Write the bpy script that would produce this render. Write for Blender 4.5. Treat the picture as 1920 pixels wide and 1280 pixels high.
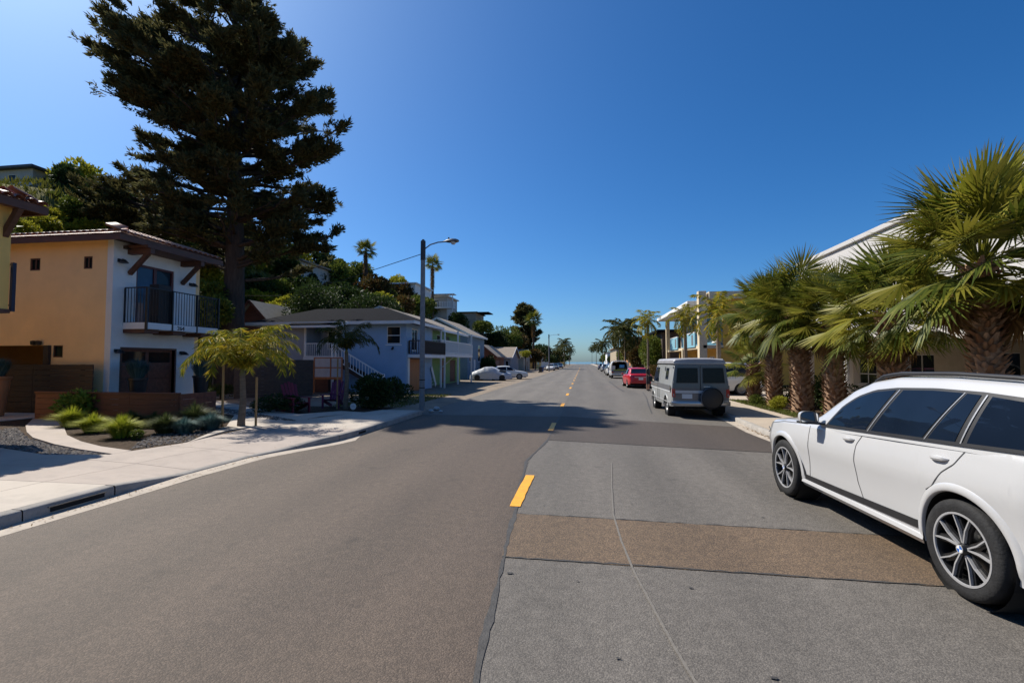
import bpy, math, random
import numpy as np
from mathutils import Vector, Matrix

for o in list(bpy.data.objects): bpy.data.objects.remove(o, do_unlink=True)
scene = bpy.context.scene
C = scene.collection
R = math.radians
random.seed(7); rng = np.random.default_rng(7)

# ------------------------------------------------------------------ camera
FPX, EYE, YAW, PIT = 903.0, 1.95, R(8.5), math.atan(38/903.0)
cd = bpy.data.cameras.new('camera'); cam = bpy.data.objects.new('camera', cd); C.objects.link(cam)
cd.sensor_width = 36; cd.lens = FPX/1920*36; cd.clip_start = 0.05; cd.clip_end = 6000
cam.location = (0, 0, EYE); cam.rotation_euler = (R(90)+PIT, 0, YAW)
scene.camera = cam

# ------------------------------------------------------------------ sky, sun, exposure
SUN_EL, SUN_AZ = R(47.0), R(28)          # sun stands left of the street, a little ahead
sdir = Vector((-math.cos(SUN_EL)*math.cos(SUN_AZ), math.cos(SUN_EL)*math.sin(SUN_AZ), math.sin(SUN_EL)))
world = bpy.data.worlds.new('World'); scene.world = world; world.use_nodes = True
wn = world.node_tree.nodes; wl = world.node_tree.links
bg = wn['Background']
sky = wn.new('ShaderNodeTexSky'); sky.sky_type = 'NISHITA'; sky.sun_disc = False
sky.sun_elevation = SUN_EL; sky.sun_rotation = math.atan2(sdir.x, sdir.y)
sky.altitude = 1500; sky.air_density = 1.0; sky.dust_density = 4.0; sky.ozone_density = 6.0
hs = wn.new('ShaderNodeHueSaturation'); hs.inputs['Saturation'].default_value = 1.25
tint = wn.new('ShaderNodeMix'); tint.data_type = 'RGBA'; tint.blend_type = 'MULTIPLY'; tint.inputs['Factor'].default_value = 1.0
tint.inputs['B'].default_value = (0.76, 0.97, 1.06, 1)
wl.new(sky.outputs[0], hs.inputs['Color']); wl.new(hs.outputs[0], tint.inputs['A']); wl.new(tint.outputs['Result'], bg.inputs['Color'])
bg.inputs['Strength'].default_value = 0.091
sl = bpy.data.lights.new('sun', 'SUN'); sl.energy = 5.0; sl.angle = R(0.53); sl.color = (1.0, 0.94, 0.84)
so = bpy.data.objects.new('sun', sl); C.objects.link(so); so.location = sdir*60
so.rotation_euler = (-sdir).to_track_quat('-Z', 'Y').to_euler()
vs = scene.view_settings
vs.view_transform = 'Standard'; vs.look = 'None'; vs.exposure = 0.42; vs.gamma = 1.0; vs.use_curve_mapping = False

# ------------------------------------------------------------------ ground / ray helpers (metres)
_fw = Vector((-math.sin(YAW)*math.cos(PIT), math.cos(YAW)*math.cos(PIT), math.sin(PIT)))
_rt = Vector((math.cos(YAW), math.sin(YAW), 0)); _up = _rt.cross(_fw)
def ray(u, v): return _fw + _rt*((u-960)/FPX) + _up*((640-v)/FPX)
def G(u, v, z=0.0):
    d = ray(u, v); t = (z-EYE)/d.z; return (d.x*t, d.y*t)
def AY(u, v, Y):
    d = ray(u, v); t = Y/d.y; return Vector((d.x*t, Y, EYE+d.z*t))
def AX(u, v, X):
    d = ray(u, v); t = X/d.x; return Vector((X, d.y*t, EYE+d.z*t))

# ------------------------------------------------------------------ materials
MATS = {}
def mat(name, col, rough=0.7, var=0.12, scale=2.5, bump=0.0, bscale=60, metal=0.0, coat=0.0, spec=0.5, hue=None, dirt=None, coords='Object', stretch=None):
    """noise-varied principled material; hue = second colour to drift to, dirt = (colour, amount, scale)"""
    if name in MATS: return MATS[name]
    m = bpy.data.materials.new(name); m.use_nodes = True; nt = m.node_tree; N = nt.nodes; L = nt.links
    b = N['Principled BSDF']
    b.inputs['Roughness'].default_value = rough; b.inputs['Metallic'].default_value = metal
    b.inputs['Coat Weight'].default_value = coat; b.inputs['Coat Roughness'].default_value = 0.04
    b.inputs['Specular IOR Level'].default_value = spec
    tc = N.new('ShaderNodeTexCoord'); src = tc.outputs[coords]
    if stretch:
        mp = N.new('ShaderNodeMapping'); mp.inputs['Scale'].default_value = stretch; L.new(src, mp.inputs['Vector']); src = mp.outputs[0]
    nz = N.new('ShaderNodeTexNoise'); nz.inputs['Scale'].default_value = scale; nz.inputs['Detail'].default_value = 6; nz.inputs['Roughness'].default_value = 0.65
    L.new(src, nz.inputs['Vector'])
    rp = N.new('ShaderNodeValToRGB'); L.new(nz.outputs['Fac'], rp.inputs[0])
    c2 = hue or col
    lo = tuple(max(0, c*(1-var)) for c in col); hi = tuple(min(1, c*(1+var)) for c in c2)
    rp.color_ramp.elements[0].position = 0.32; rp.color_ramp.elements[0].color = (*lo, 1)
    rp.color_ramp.elements[1].position = 0.68; rp.color_ramp.elements[1].color = (*hi, 1)
    out = rp.outputs['Color']
    if dirt:
        n2 = N.new('ShaderNodeTexNoise'); n2.inputs['Scale'].default_value = dirt[2]; n2.inputs['Detail'].default_value = 8; n2.inputs['Roughness'].default_value = 0.7
        L.new(src, n2.inputs['Vector'])
        r2 = N.new('ShaderNodeMapRange'); r2.inputs[1].default_value = 0.5; r2.inputs[2].default_value = 0.75; r2.inputs[4].default_value = dirt[1]
        L.new(n2.outputs['Fac'], r2.inputs[0])
        mx = N.new('ShaderNodeMix'); mx.data_type = 'RGBA'; mx.inputs['B'].default_value = (*dirt[0], 1)
        L.new(r2.outputs[0], mx.inputs['Factor']); L.new(out, mx.inputs['A']); out = mx.outputs['Result']
    L.new(out, b.inputs['Base Color'])
    if bump:
        n3 = N.new('ShaderNodeTexNoise'); n3.inputs['Scale'].default_value = bscale; n3.inputs['Detail'].default_value = 4
        L.new(src, n3.inputs['Vector'])
        bp = N.new('ShaderNodeBump'); bp.inputs['Strength'].default_value = bump; bp.inputs['Distance'].default_value = 0.02
        L.new(n3.outputs['Fac'], bp.inputs['Height']); L.new(bp.outputs[0], b.inputs['Normal'])
    MATS[name] = m; return m

def asphalt(name, col, stone, stone_amt, spark=0.3, blot=0.25, rough=0.8):
    if name in MATS: return MATS[name]
    m = bpy.data.materials.new(name); m.use_nodes = True; nt = m.node_tree; N = nt.nodes; L = nt.links
    b = N['Principled BSDF']; b.inputs['Roughness'].default_value = rough
    tc = N.new('ShaderNodeTexCoord'); src = tc.outputs['Object']
    big = N.new('ShaderNodeTexNoise'); big.inputs['Scale'].default_value = 0.8; big.inputs['Detail'].default_value = 7; big.inputs['Roughness'].default_value = 0.62
    mp = N.new('ShaderNodeMapping'); mp.inputs['Scale'].default_value = (1.3, 0.22, 1.0); L.new(src, mp.inputs[0]); L.new(mp.outputs[0], big.inputs['Vector'])
    rp = N.new('ShaderNodeValToRGB'); rp.color_ramp.elements[0].position = 0.3; rp.color_ramp.elements[1].position = 0.72
    rp.color_ramp.elements[0].color = (*[c*(1-blot) for c in col], 1); rp.color_ramp.elements[1].color = (*[c*(1+blot) for c in col], 1)
    L.new(big.outputs['Fac'], rp.inputs[0])
    vo = N.new('ShaderNodeTexVoronoi'); vo.inputs['Scale'].default_value = 90; L.new(src, vo.inputs['Vector'])
    sep = N.new('ShaderNodeSeparateColor'); L.new(vo.outputs['Color'], sep.inputs[0])
    r1 = N.new('ShaderNodeMapRange'); r1.inputs[1].default_value = 0.35; r1.inputs[2].default_value = 1.0; r1.inputs[4].default_value = stone_amt; L.new(sep.outputs[0], r1.inputs[0])
    mx = N.new('ShaderNodeMix'); mx.data_type = 'RGBA'; mx.inputs['B'].default_value = (*stone, 1)
    L.new(r1.outputs[0], mx.inputs['Factor']); L.new(rp.outputs[0], mx.inputs['A'])
    # dark pits between stones
    r2 = N.new('ShaderNodeMapRange'); r2.inputs[1].default_value = 0.25; r2.inputs[2].default_value = 0.7; r2.inputs[3].default_value = 1.0; r2.inputs[4].default_value = 0.55
    L.new(vo.outputs['Distance'], r2.inputs[0])
    ml = N.new('ShaderNodeMix'); ml.data_type = 'RGBA'; ml.blend_type = 'MULTIPLY'; ml.inputs['Factor'].default_value = 0.8
    L.new(mx.outputs['Result'], ml.inputs['A']); L.new(r2.outputs[0], ml.inputs['B'])
    # mid-size mottling
    mo = N.new('ShaderNodeTexNoise'); mo.inputs['Scale'].default_value = 9; mo.inputs['Detail'].default_value = 5; L.new(src, mo.inputs['Vector'])
    r3 = N.new('ShaderNodeMapRange'); r3.inputs[1].default_value = 0.3; r3.inputs[2].default_value = 0.7; r3.inputs[3].default_value = 0.86; r3.inputs[4].default_value = 1.12; L.new(mo.outputs['Fac'], r3.inputs[0])
    m2 = N.new('ShaderNodeMix'); m2.data_type = 'RGBA'; m2.blend_type = 'MULTIPLY'; m2.inputs['Factor'].default_value = 1
    L.new(ml.outputs['Result'], m2.inputs['A']); L.new(r3.outputs[0], m2.inputs['B'])
    # wheel tracks worn paler along the lane, and a few dark drip stains
    sx = N.new('ShaderNodeSeparateXYZ'); L.new(src, sx.inputs[0])
    wv = N.new('ShaderNodeMath'); wv.operation = 'MULTIPLY_ADD'; wv.inputs[1].default_value = 3.7; L.new(sx.outputs[0], wv.inputs[0]); L.new(big.outputs['Fac'], wv.inputs[2])
    sn = N.new('ShaderNodeMath'); sn.operation = 'SINE'; L.new(wv.outputs[0], sn.inputs[0])
    wr = N.new('ShaderNodeMapRange'); wr.inputs[1].default_value = -1; wr.inputs[2].default_value = 1; wr.inputs[3].default_value = 0.93; wr.inputs[4].default_value = 1.07; L.new(sn.outputs[0], wr.inputs[0])
    m3 = N.new('ShaderNodeMix'); m3.data_type = 'RGBA'; m3.blend_type = 'MULTIPLY'; m3.inputs['Factor'].default_value = 1; L.new(m2.outputs['Result'], m3.inputs['A']); L.new(wr.outputs[0], m3.inputs['B'])
    st = N.new('ShaderNodeTexNoise'); st.inputs['Scale'].default_value = 1.7; st.inputs['Detail'].default_value = 3; L.new(src, st.inputs['Vector'])
    sr = N.new('ShaderNodeMapRange'); sr.inputs[1].default_value = 0.64; sr.inputs[2].default_value = 0.74; sr.inputs[3].default_value = 1.0; sr.inputs[4].default_value = 0.72; L.new(st.outputs['Fac'], sr.inputs[0])
    m4 = N.new('ShaderNodeMix'); m4.data_type = 'RGBA'; m4.blend_type = 'MULTIPLY'; m4.inputs['Factor'].default_value = 1; L.new(m3.outputs['Result'], m4.inputs['A']); L.new(sr.outputs[0], m4.inputs['B'])
    L.new(m4.outputs['Result'], b.inputs['Base Color'])
    bp = N.new('ShaderNodeBump'); bp.inputs['Strength'].default_value = 0.55; bp.inputs['Distance'].default_value = 0.006; bp.invert = True
    L.new(vo.outputs['Distance'], bp.inputs['Height']); L.new(bp.outputs[0], b.inputs['Normal'])
    MATS[name] = m; return m

def leafmat(name, cols, trans=0.35, rough=0.6, spec=0.15):
    if name in MATS: return MATS[name]
    m = bpy.data.materials.new(name); m.use_nodes = True; nt = m.node_tree; N = nt.nodes; L = nt.links
    b = N['Principled BSDF']; b.inputs['Roughness'].default_value = rough; b.inputs['Specular IOR Level'].default_value = spec
    ge = N.new('ShaderNodeNewGeometry'); rp = N.new('ShaderNodeValToRGB')
    els = rp.color_ramp.elements; n = len(cols)
    while len(els) < n: els.new(0.5)
    for i, c in enumerate(cols): els[i].position = i/(n-1); els[i].color = (*c, 1)
    L.new(ge.outputs['Random Per Island'], rp.inputs[0]); L.new(rp.outputs[0], b.inputs['Base Color'])
    tr = N.new('ShaderNodeBsdfTranslucent'); L.new(rp.outputs[0], tr.inputs['Color'])
    mx = N.new('ShaderNodeMixShader'); mx.inputs[0].default_value = trans
    L.new(b.outputs[0], mx.inputs[1]); L.new(tr.outputs[0], mx.inputs[2]); L.new(mx.outputs[0], N['Material Output'].inputs['Surface'])
    MATS[name] = m; return m

def paint(name, col, coat=0.8, metal=0.0, rough=0.35, flake=0.04):
    return mat(name, col, rough=rough, var=flake, scale=1.2, metal=metal, coat=coat)

def glass(name, col=(0.012, 0.016, 0.02), rough=0.03):
    if name in MATS: return MATS[name]
    m = bpy.data.materials.new(name); m.use_nodes = True; nt = m.node_tree; N = nt.nodes; L = nt.links
    b = N['Principled BSDF']; b.inputs['Roughness'].default_value = rough; b.inputs['Specular IOR Level'].default_value = 0.18
    tc = N.new('ShaderNodeTexCoord'); nz = N.new('ShaderNodeTexNoise'); nz.inputs['Scale'].default_value = 1.5; L.new(tc.outputs['Object'], nz.inputs['Vector'])
    rp = N.new('ShaderNodeValToRGB'); rp.color_ramp.elements[0].color = (*[c*0.6 for c in col], 1); rp.color_ramp.elements[1].color = (*[c*1.6 for c in col], 1)
    L.new(nz.outputs['Fac'], rp.inputs[0]); L.new(rp.outputs[0], b.inputs['Base Color'])
    bp = N.new('ShaderNodeBump'); bp.inputs['Strength'].default_value = 0.03; L.new(nz.outputs['Fac'], bp.inputs['Height']); L.new(bp.outputs[0], b.inputs['Normal'])
    MATS[name] = m; return m

# ------------------------------------------------------------------ mesh builder
class MB:
    def __init__(s): s.v = []; s.f = []
    def add(s, vs, fs):
        o = len(s.v); s.v += [tuple(p) for p in vs]; s.f += [tuple(i+o for i in f) for f in fs]; return s
    def box(s, cx, cy, cz, sx, sy, sz, rz=0.0):
        x, y, z = sx/2, sy/2, sz/2; c, n = math.cos(rz), math.sin(rz); vs = []
        for k in (-1, 1):
            for (i, j) in ((-1, -1), (1, -1), (1, 1), (-1, 1)):
                vs.append((cx+c*i*x-n*j*y, cy+n*i*x+c*j*y, cz+k*z))
        return s.add(vs, [(3, 2, 1, 0), (4, 5, 6, 7), (0, 1, 5, 4), (1, 2, 6, 5), (2, 3, 7, 6), (3, 0, 4, 7)])
    def bx(s, x0, x1, y0, y1, z0, z1): return s.box((x0+x1)/2, (y0+y1)/2, (z0+z1)/2, abs(x1-x0), abs(y1-y0), abs(z1-z0))
    def beam(s, a, b, w, h, up=(0, 0, 1)):
        a = Vector(a); b = Vector(b); d = (b-a).normalized(); u = Vector(up)
        if abs(d.dot(u)) > 0.98: u = Vector((0, 1, 0))
        r = d.cross(u).normalized()*(w/2); t = r.cross(d).normalized()*(h/2); vs = []
        for p in (a, b):
            for (i, j) in ((-1, -1), (1, -1), (1, 1), (-1, 1)): vs.append(p+r*i+t*j)
        return s.add(vs, [(3, 2, 1, 0), (4, 5, 6, 7), (0, 1, 5, 4), (1, 2, 6, 5), (2, 3, 7, 6), (3, 0, 4, 7)])
    def tube(s, pts, rad, n=8, cap=True):
        pts = [Vector(p) for p in pts]
        if not hasattr(rad, '__len__'): rad = [rad]*len(pts)
        o = len(s.v); pu = None
        for i, p in enumerate(pts):
            d = (pts[min(i+1, len(pts)-1)]-pts[max(i-1, 0)])
            d = d.normalized() if d.length > 1e-9 else Vector((0, 0, 1))
            if pu is None: pu = Vector((1, 0, 0)) if abs(d.x) < 0.9 else Vector((0, 1, 0))
            a = d.cross(pu).normalized(); b = a.cross(d).normalized(); pu = b
            for k in range(n):
                t = 2*math.pi*k/n; s.v.append(tuple(p+(a*math.cos(t)+b*math.sin(t))*rad[i]))
        for i in range(len(pts)-1):
            for k in range(n):
                k2 = (k+1) % n
                s.f.append((o+i*n+k, o+i*n+k2, o+(i+1)*n+k2, o+(i+1)*n+k))
        if cap:
            s.f.append(tuple(o+k for k in reversed(range(n)))); e = o+(len(pts)-1)*n; s.f.append(tuple(e+k for k in range(n)))
        return s
    def prism(s, poly, a, b, axis='z'):
        """extrude a 2D polygon along an axis; poly coords are the two other axes in order"""
        n = len(poly)
        def P(p, t): return {'z': (p[0], p[1], t), 'x': (t, p[0], p[1]), 'y': (p[0], t, p[1])}[axis]
        vs = [P(p, a) for p in poly]+[P(p, b) for p in poly]
        return s.add(vs, [tuple(reversed(range(n))), tuple(range(n, 2*n))]+[(i, (i+1) % n, n+(i+1) % n, n+i) for i in range(n)])
    def poly(s, vs): return s.add(vs, [tuple(range(len(vs)))])
    def lathe(s, prof, n=24, axis='z', c=(0, 0, 0), closed=False):
        o = len(s.v); m = len(prof)
        for k in range(n):
            t = 2*math.pi*k/n
            for (r, h) in prof:
                a, b = r*math.cos(t), r*math.sin(t)
                p = {'z': (a, b, h), 'x': (h, a, b), 'y': (a, h, b)}[axis]
                s.v.append((p[0]+c[0], p[1]+c[1], p[2]+c[2]))
        for k in range(n):
            k2 = (k+1) % n
            for i in range(m if closed else m-1):
                j = (i+1) % m
                s.f.append((o+k*m+i, o+k2*m+i, o+k2*m+j, o+k*m+j))
        return s
    def grid(s, rows):
        o = len(s.v); m = len(rows[0])
        for r in rows: s.v += [tuple(p) for p in r]
        for i in range(len(rows)-1):
            for j in range(m-1): s.f.append((o+i*m+j, o+i*m+j+1, o+(i+1)*m+j+1, o+(i+1)*m+j))
        return s
    def xf(s, M):
        s.v = [tuple(M @ Vector(p)) for p in s.v]; return s
    def build(s, name, m, parent=None, smooth=False, bev=0.0, ang=35, solid=0.0, fix=False, loc=None):
        me = bpy.data.meshes.new(name); me.from_pydata(s.v, [], s.f); me.update()
        if fix or solid:
            import bmesh
            bm = bmesh.new(); bm.from_mesh(me); bmesh.ops.remove_doubles(bm, verts=bm.verts, dist=1e-5); bmesh.ops.recalc_face_normals(bm, faces=bm.faces); bm.to_mesh(me); bm.free()
        if smooth:
            me.polygons.foreach_set('use_smooth', [True]*len(me.polygons)); me.set_sharp_from_angle(angle=R(ang))
        o = bpy.data.objects.new(name, me); C.objects.link(o)
        me.materials.append(m)
        if parent is not None: o.parent = parent
        if loc: o.location = loc
        if bev:
            md = o.modifiers.new('bevel', 'BEVEL'); md.width = bev; md.segments = 2; md.limit_method = 'ANGLE'; md.angle_limit = R(40)
        if solid:
            md = o.modifiers.new('solid', 'SOLIDIFY'); md.thickness = solid; md.offset = -1
        return o

def tag(o, label, cat, group=None):
    o['label'] = label; o['category'] = cat
    if group: o['group'] = group
    return o
def thing(name, label, cat, loc=(0, 0, 0), rz=0.0, group=None):
    o = bpy.data.objects.new(name, None); C.objects.link(o); o.empty_display_size = 0.2
    o.location = loc; o.rotation_euler = (0, 0, rz); return tag(o, label, cat, group)
def struct(o, kind='structure'): o['kind'] = kind; return o
def copy_tree(o, loc=None, rz=None, label=None, scale=None, parent=None, swap=None):
    c = o.copy(); C.objects.link(c)
    if parent is not None: c.parent = parent
    if loc is not None: c.location = loc
    if rz is not None: c.rotation_euler = (0, 0, rz)
    if scale is not None: c.scale = scale if hasattr(scale, '__len__') else (scale,)*3
    if label: c['label'] = label
    for ch in list(o.children): copy_tree(ch, parent=c, swap=swap)
    if swap and o.data and o.data.materials and o.data.materials[0].name in swap:
        c.data = o.data.copy(); c.data.materials[0] = swap[o.data.materials[0].name]
    return c
def leaves_obj(name, V, F4, m, parent=None):
    """V (n,k,3) array: each of n leaves is a k-gon island"""
    n, k, _ = V.shape
    me = bpy.data.meshes.new(name); me.vertices.add(n*k); me.vertices.foreach_set('co', V.reshape(-1).astype(np.float32))
    me.loops.add(n*k); me.loops.foreach_set('vertex_index', np.arange(n*k, dtype=np.int32))
    me.polygons.add(n); me.polygons.foreach_set('loop_start', np.arange(0, n*k, k, dtype=np.int32)); me.polygons.foreach_set('loop_total', np.full(n, k, dtype=np.int32))
    me.update(calc_edges=True); me.validate()
    o = bpy.data.objects.new(name, me); C.objects.link(o); me.materials.append(m)
    if parent is not None: o.parent = parent
    return o
def unit(a): return a/np.maximum(np.linalg.norm(a, axis=-1, keepdims=True), 1e-9)
def leaf_quads(P, D, ln, wd, N=None):
    """diamond leaves: base P, direction D, length ln, width wd"""
    n = len(P); D = unit(D)
    if N is None: N = unit(rng.normal(size=(n, 3)))
    S = unit(np.cross(D, N)); ln = np.broadcast_to(np.asarray(ln), (n,))[:, None]; wd = np.broadcast_to(np.asarray(wd), (n,))[:, None]
    return np.stack([P, P+D*ln*0.45+S*wd*0.5, P+D*ln, P+D*ln*0.45-S*wd*0.5], axis=1)
# ================================================================== SETTING: ground, road, kerbs, pavements
m_old = asphalt('asphalt_old_grey', (0.126, 0.112, 0.097), (0.27, 0.24, 0.205), 0.36, blot=0.2)
m_new = asphalt('asphalt_overlay_brown', (0.081, 0.058, 0.042), (0.19, 0.14, 0.104), 0.5, blot=0.2)
m_trench = asphalt('asphalt_trench_brown', (0.108, 0.073, 0.046), (0.30, 0.20, 0.115), 0.55, blot=0.16)
m_darkp = asphalt('asphalt_patch_dark', (0.066, 0.050, 0.040), (0.13, 0.10, 0.08), 0.35, blot=0.12)
m_tar = mat('tar_seam', (0.044, 0.041, 0.038), rough=0.7, var=0.3, scale=12, bump=0.3)
m_conc = mat('concrete_pavement', (0.435, 0.38, 0.32), rough=0.85, var=0.07, scale=1.1, bump=0.12, bscale=130, dirt=((0.25, 0.22, 0.19), 0.55, 1.6))
m_conc2 = mat('concrete_pinkish', (0.37, 0.31, 0.265), rough=0.85, var=0.08, scale=1.4, bump=0.12, bscale=130, dirt=((0.22, 0.19, 0.17), 0.55, 1.9))
m_gut = mat('concrete_gutter', (0.40, 0.34, 0.275), rough=0.85, var=0.1, scale=2.2, bump=0.15, bscale=120, dirt=((0.16, 0.14, 0.12), 0.7, 2.6))
m_kerb = mat('concrete_kerb', (0.31, 0.285, 0.255), rough=0.9, var=0.16, scale=3, bump=0.25, bscale=70, dirt=((0.12, 0.11, 0.1), 0.6, 4.5))
m_joint = mat('joint_dark', (0.09, 0.08, 0.07), rough=0.95, var=0.2)
m_soil = mat('mulch_soil', (0.040, 0.027, 0.018), rough=0.95, spec=.1, var=0.45, scale=9, bump=0.8, bscale=40, hue=(0.065, 0.045, 0.03))
m_dirt = mat('gravel_shoulder', (0.21, 0.165, 0.12), rough=0.95, var=0.25, scale=1.1, bump=0.6, bscale=45, dirt=((0.10, 0.085, 0.07), 0.6, 2.0))
m_land = mat('dry_land', (0.14, 0.125, 0.075), rough=0.95, var=0.3, scale=0.2, bump=0.3, bscale=4)
m_yel = mat('yellow_line_paint', (0.80, 0.365, 0.018), rough=0.55, var=0.08, scale=4, bump=0.25, bscale=90, dirt=((0.36, 0.19, 0.05), 0.45, 7))

def strip(name, left, right, z, m, parent=None):
    mb = MB(); n = min(len(left), len(right)); mb.grid([[(*left[i], z), (*right[i], z)] for i in range(n)])
    o = mb.build(name, m, parent, fix=True); return o
def jag(a, b, n, amp):
    return [(a[0]+(b[0]-a[0])*i/n+random.uniform(-amp, amp), a[1]+(b[1]-a[1])*i/n+random.uniform(-amp, amp)) for i in range(n+1)]
def flat(name, pts, z, m, parent=None):
    return MB().poly([(p[0], p[1], z) for p in pts]).build(name, m, parent)
def slab(name, pts, z0, z1, m, parent=None, bev=0.006):
    a = sum(pts[i][0]*pts[(i+1) % len(pts)][1]-pts[(i+1) % len(pts)][0]*pts[i][1] for i in range(len(pts)))
    if a < 0: pts = pts[::-1]
    return MB().prism([(p[0], p[1]) for p in pts], z0, z1).build(name, m, parent, bev=bev)

struct(flat('ground', [(-1500, -60), (1500, -60), (1500, 430), (-1500, 430)], -0.06, m_land))
road = struct(flat('road', [(-6.5, -14), (5.0, -14), (5.0, 40), (5.0, 420), (-6.5, 420), (-6.5, 40)], 0.0, m_old))
# newer brown overlay on the left carriageway, ragged seam by the centre line
ov_l = [(-6.44, -14+i*0.9) for i in range(31)]; ov_l = [(-6.0 if p[1] > 12.2 else -6.44, p[1]) for p in ov_l]
def seam_x(y): return float(np.interp(y, [-14, 2.9, 4.9, 6.2, 8.5, 9.5, 12.1, 14, 17.5], [-0.6, -0.66, -0.80, -0.89, -1.06, -1.12, -0.90, -0.9, -0.86]))
ys = [-14+i*(27.2+4.0)/60 for i in range(61)]
ov = MB().grid([[((-6.0 if y > 12.2 else -6.44), y, 0.004), (-3.5, y, 0.004), (seam_x(y)+random.uniform(-.006, .006), y, 0.004)] for y in ys]).build('asphalt_overlay', m_new, road, fix=True)
ys2 = [-14+i*31.2/260 for i in range(261)]
strip('tar_seam', [(seam_x(y)-0.03+.012*math.sin(y*3.1)+random.uniform(-.012, .01), y) for y in ys2], [(seam_x(y)+0.012+.01*math.sin(y*2.3)+random.uniform(-.01, .014), y) for y in ys2], 0.007, m_tar, road)
flat('road_patch', jag((-0.83, 4.83), (4.6, 4.75), 40, .012)+jag((4.6, 6.0), (-0.9, 6.22), 40, .012), 0.0045, m_trench, road)
flat('road_patch', jag((-0.9, 12.1), (4.6, 11.0), 40, .012)+[(4.85, 12.5)]+jag((4.85, 15.2), (-0.85, 17.45), 40, .012), 0.0045, m_darkp, road)
for a, b in (((-0.83, 4.83), (4.6, 4.75)), ((-0.9, 6.22), (4.6, 6.0)), ((-0.9, 12.1), (4.6, 11.0))):
    l = jag(a, b, 60, .008); strip('tar_seam', l, [(p[0], p[1]+random.uniform(.008, .035)) for p in l], 0.0075, m_tar, road)
# far: alternating worn lanes
flat('worn_lane', jag((-6.0, 17.3), (-0.9, 17.6), 20, .05)+[(-0.9, 120), (-6.0, 120)], 0.0035, asphalt('asphalt_far', (0.15, 0.133, 0.113), (0.28, 0.245, 0.21), 0.3), road)
# pale scrape curving over the right lane, a few black marks
sc = [G(u, v) for u, v in ((1147, 868), (1147, 915), (1150, 965), (1165, 1015), (1190, 1075), (1225, 1140), (1265, 1215), (1310, 1290))]
sc = [(sc[i][0]+(sc[i+1][0]-sc[i][0])*k/14, sc[i][1]+(sc[i+1][1]-sc[i][1])*k/14) for i in range(len(sc)-1) for k in range(14)]
sm = mat('tyre_scrape', (0.152, 0.137, 0.118), rough=0.8, var=0.2, scale=30, bump=0.3, bscale=120)
strip('scrape_mark', [(p[0]-.009-random.uniform(0, .004), p[1]) for p in sc], [(p[0]+.009+random.uniform(0, .004), p[1]) for p in sc], 0.0085, sm, road)
for u, v, w in ((957, 1075, .045), (1083, 1090, .022), (1185, 945, .03), (1430, 970, .03), (1160, 1235, .022), (1450, 1272, .04), (1296, 1103, .03), (1020, 948, .02)):
    p = G(u, v); n = 9
    flat('tar_spot', [(p[0]+w*random.uniform(.4, 1)*math.cos(2*math.pi*k/n), p[1]+.6*w*random.uniform(.4, 1)*math.sin(2*math.pi*k/n)) for k in range(n)], 0.009, m_tar, road)
cr = [G(u, v) for u, v in ((1142, 715), (1150, 721), (1158, 727), (1170, 734))]
strip('road_crack', [(p[0]-.05, p[1]) for p in cr], [(p[0]+.05, p[1]+.1) for p in cr], 0.008, m_tar, road)
cr = [G(u, v) for u, v in ((1205, 735), (1212, 745), (1216, 760), (1222, 775))]
strip('road_crack', [(p[0]-.02, p[1]) for p in cr], [(p[0]+.03, p[1]+.05) for p in cr], 0.008, m_tar, road)
# centre line
for k in range(22):
    y0 = 6.5+k*7.2; x0 = -0.93-0.012*k*1.6; w = .075
    l = [(x0-w+random.uniform(-.006, .006), y0+i*0.2) for i in range(10)]; r = [(p[0]+2*w+random.uniform(-.006, .006), p[1]) for p in l]
    strip('centre_line_dash', l, r, 0.011, m_yel, road)

# ---- left kerb, gutter, pavement
KL = [(-6.78, -9, .15), (-6.78, 0, .15), (-6.78, 6.2, .15), (-6.80, 7.4, .03), (-6.72, 9.0, .03), (-6.45, 9.8, .05), (-6.12, 10.7, .14), (-5.97, 11.3, .15), (-5.92, 12.2, .15), (-5.93, 14, .15), (-5.98, 17.3, .15)]
def lerp_path(path, step=0.5):
    out = []
    for a, b in zip(path[:-1], path[1:]):
        n = max(1, int(math.dist(a[:2], b[:2])/step))
        out += [tuple(a[i]+(b[i]-a[i])*k/n for i in range(len(a))) for k in range(n)]
    return out+[path[-1]]
kp = lerp_path(KL)
pav = struct(MB().poly([(-6.3, -9, -0.03), (-6.3, 17.5, -0.03), (-9.3, 17.5, -0.03), (-9.3, -9, -0.03)]).build('pavement_left', m_joint))
gut = struct(MB().grid([[(x+0.34 if y < 10 else (x+0.36 if y < 12.0 else x+0.05), y, 0.006), (x-0.02, y, 0.012)] for x, y, z in kp]).build('gutter', m_gut, fix=True))
kerb = struct(MB().poly([(-6.9, -9, -0.02), (-6.9, 1, -0.02), (-7, 1, -0.02), (-7, -9, -0.02)]).build('kerb', m_kerb))
seg = [(-9, 5.55), (5.57, 7.4), (7.4, 9.0), (9.0, 10.8), (10.82, 13.9), (13.92, 17.3)]
seg = [(-9+i*2.0, -9+i*2.0+1.985) for i in range(7)]+[(5.0, 6.15), (6.17, 7.4), (7.41, 9.0), (9.01, 10.0), (10.01, 11.2), (11.215, 13.9), (13.915, 17.3)]
def kz(y):
    yy = [k[1] for k in KL]; return float(np.interp(y, yy, [k[0] for k in KL])), float(np.interp(y, yy, [k[2] for k in KL]))
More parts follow.
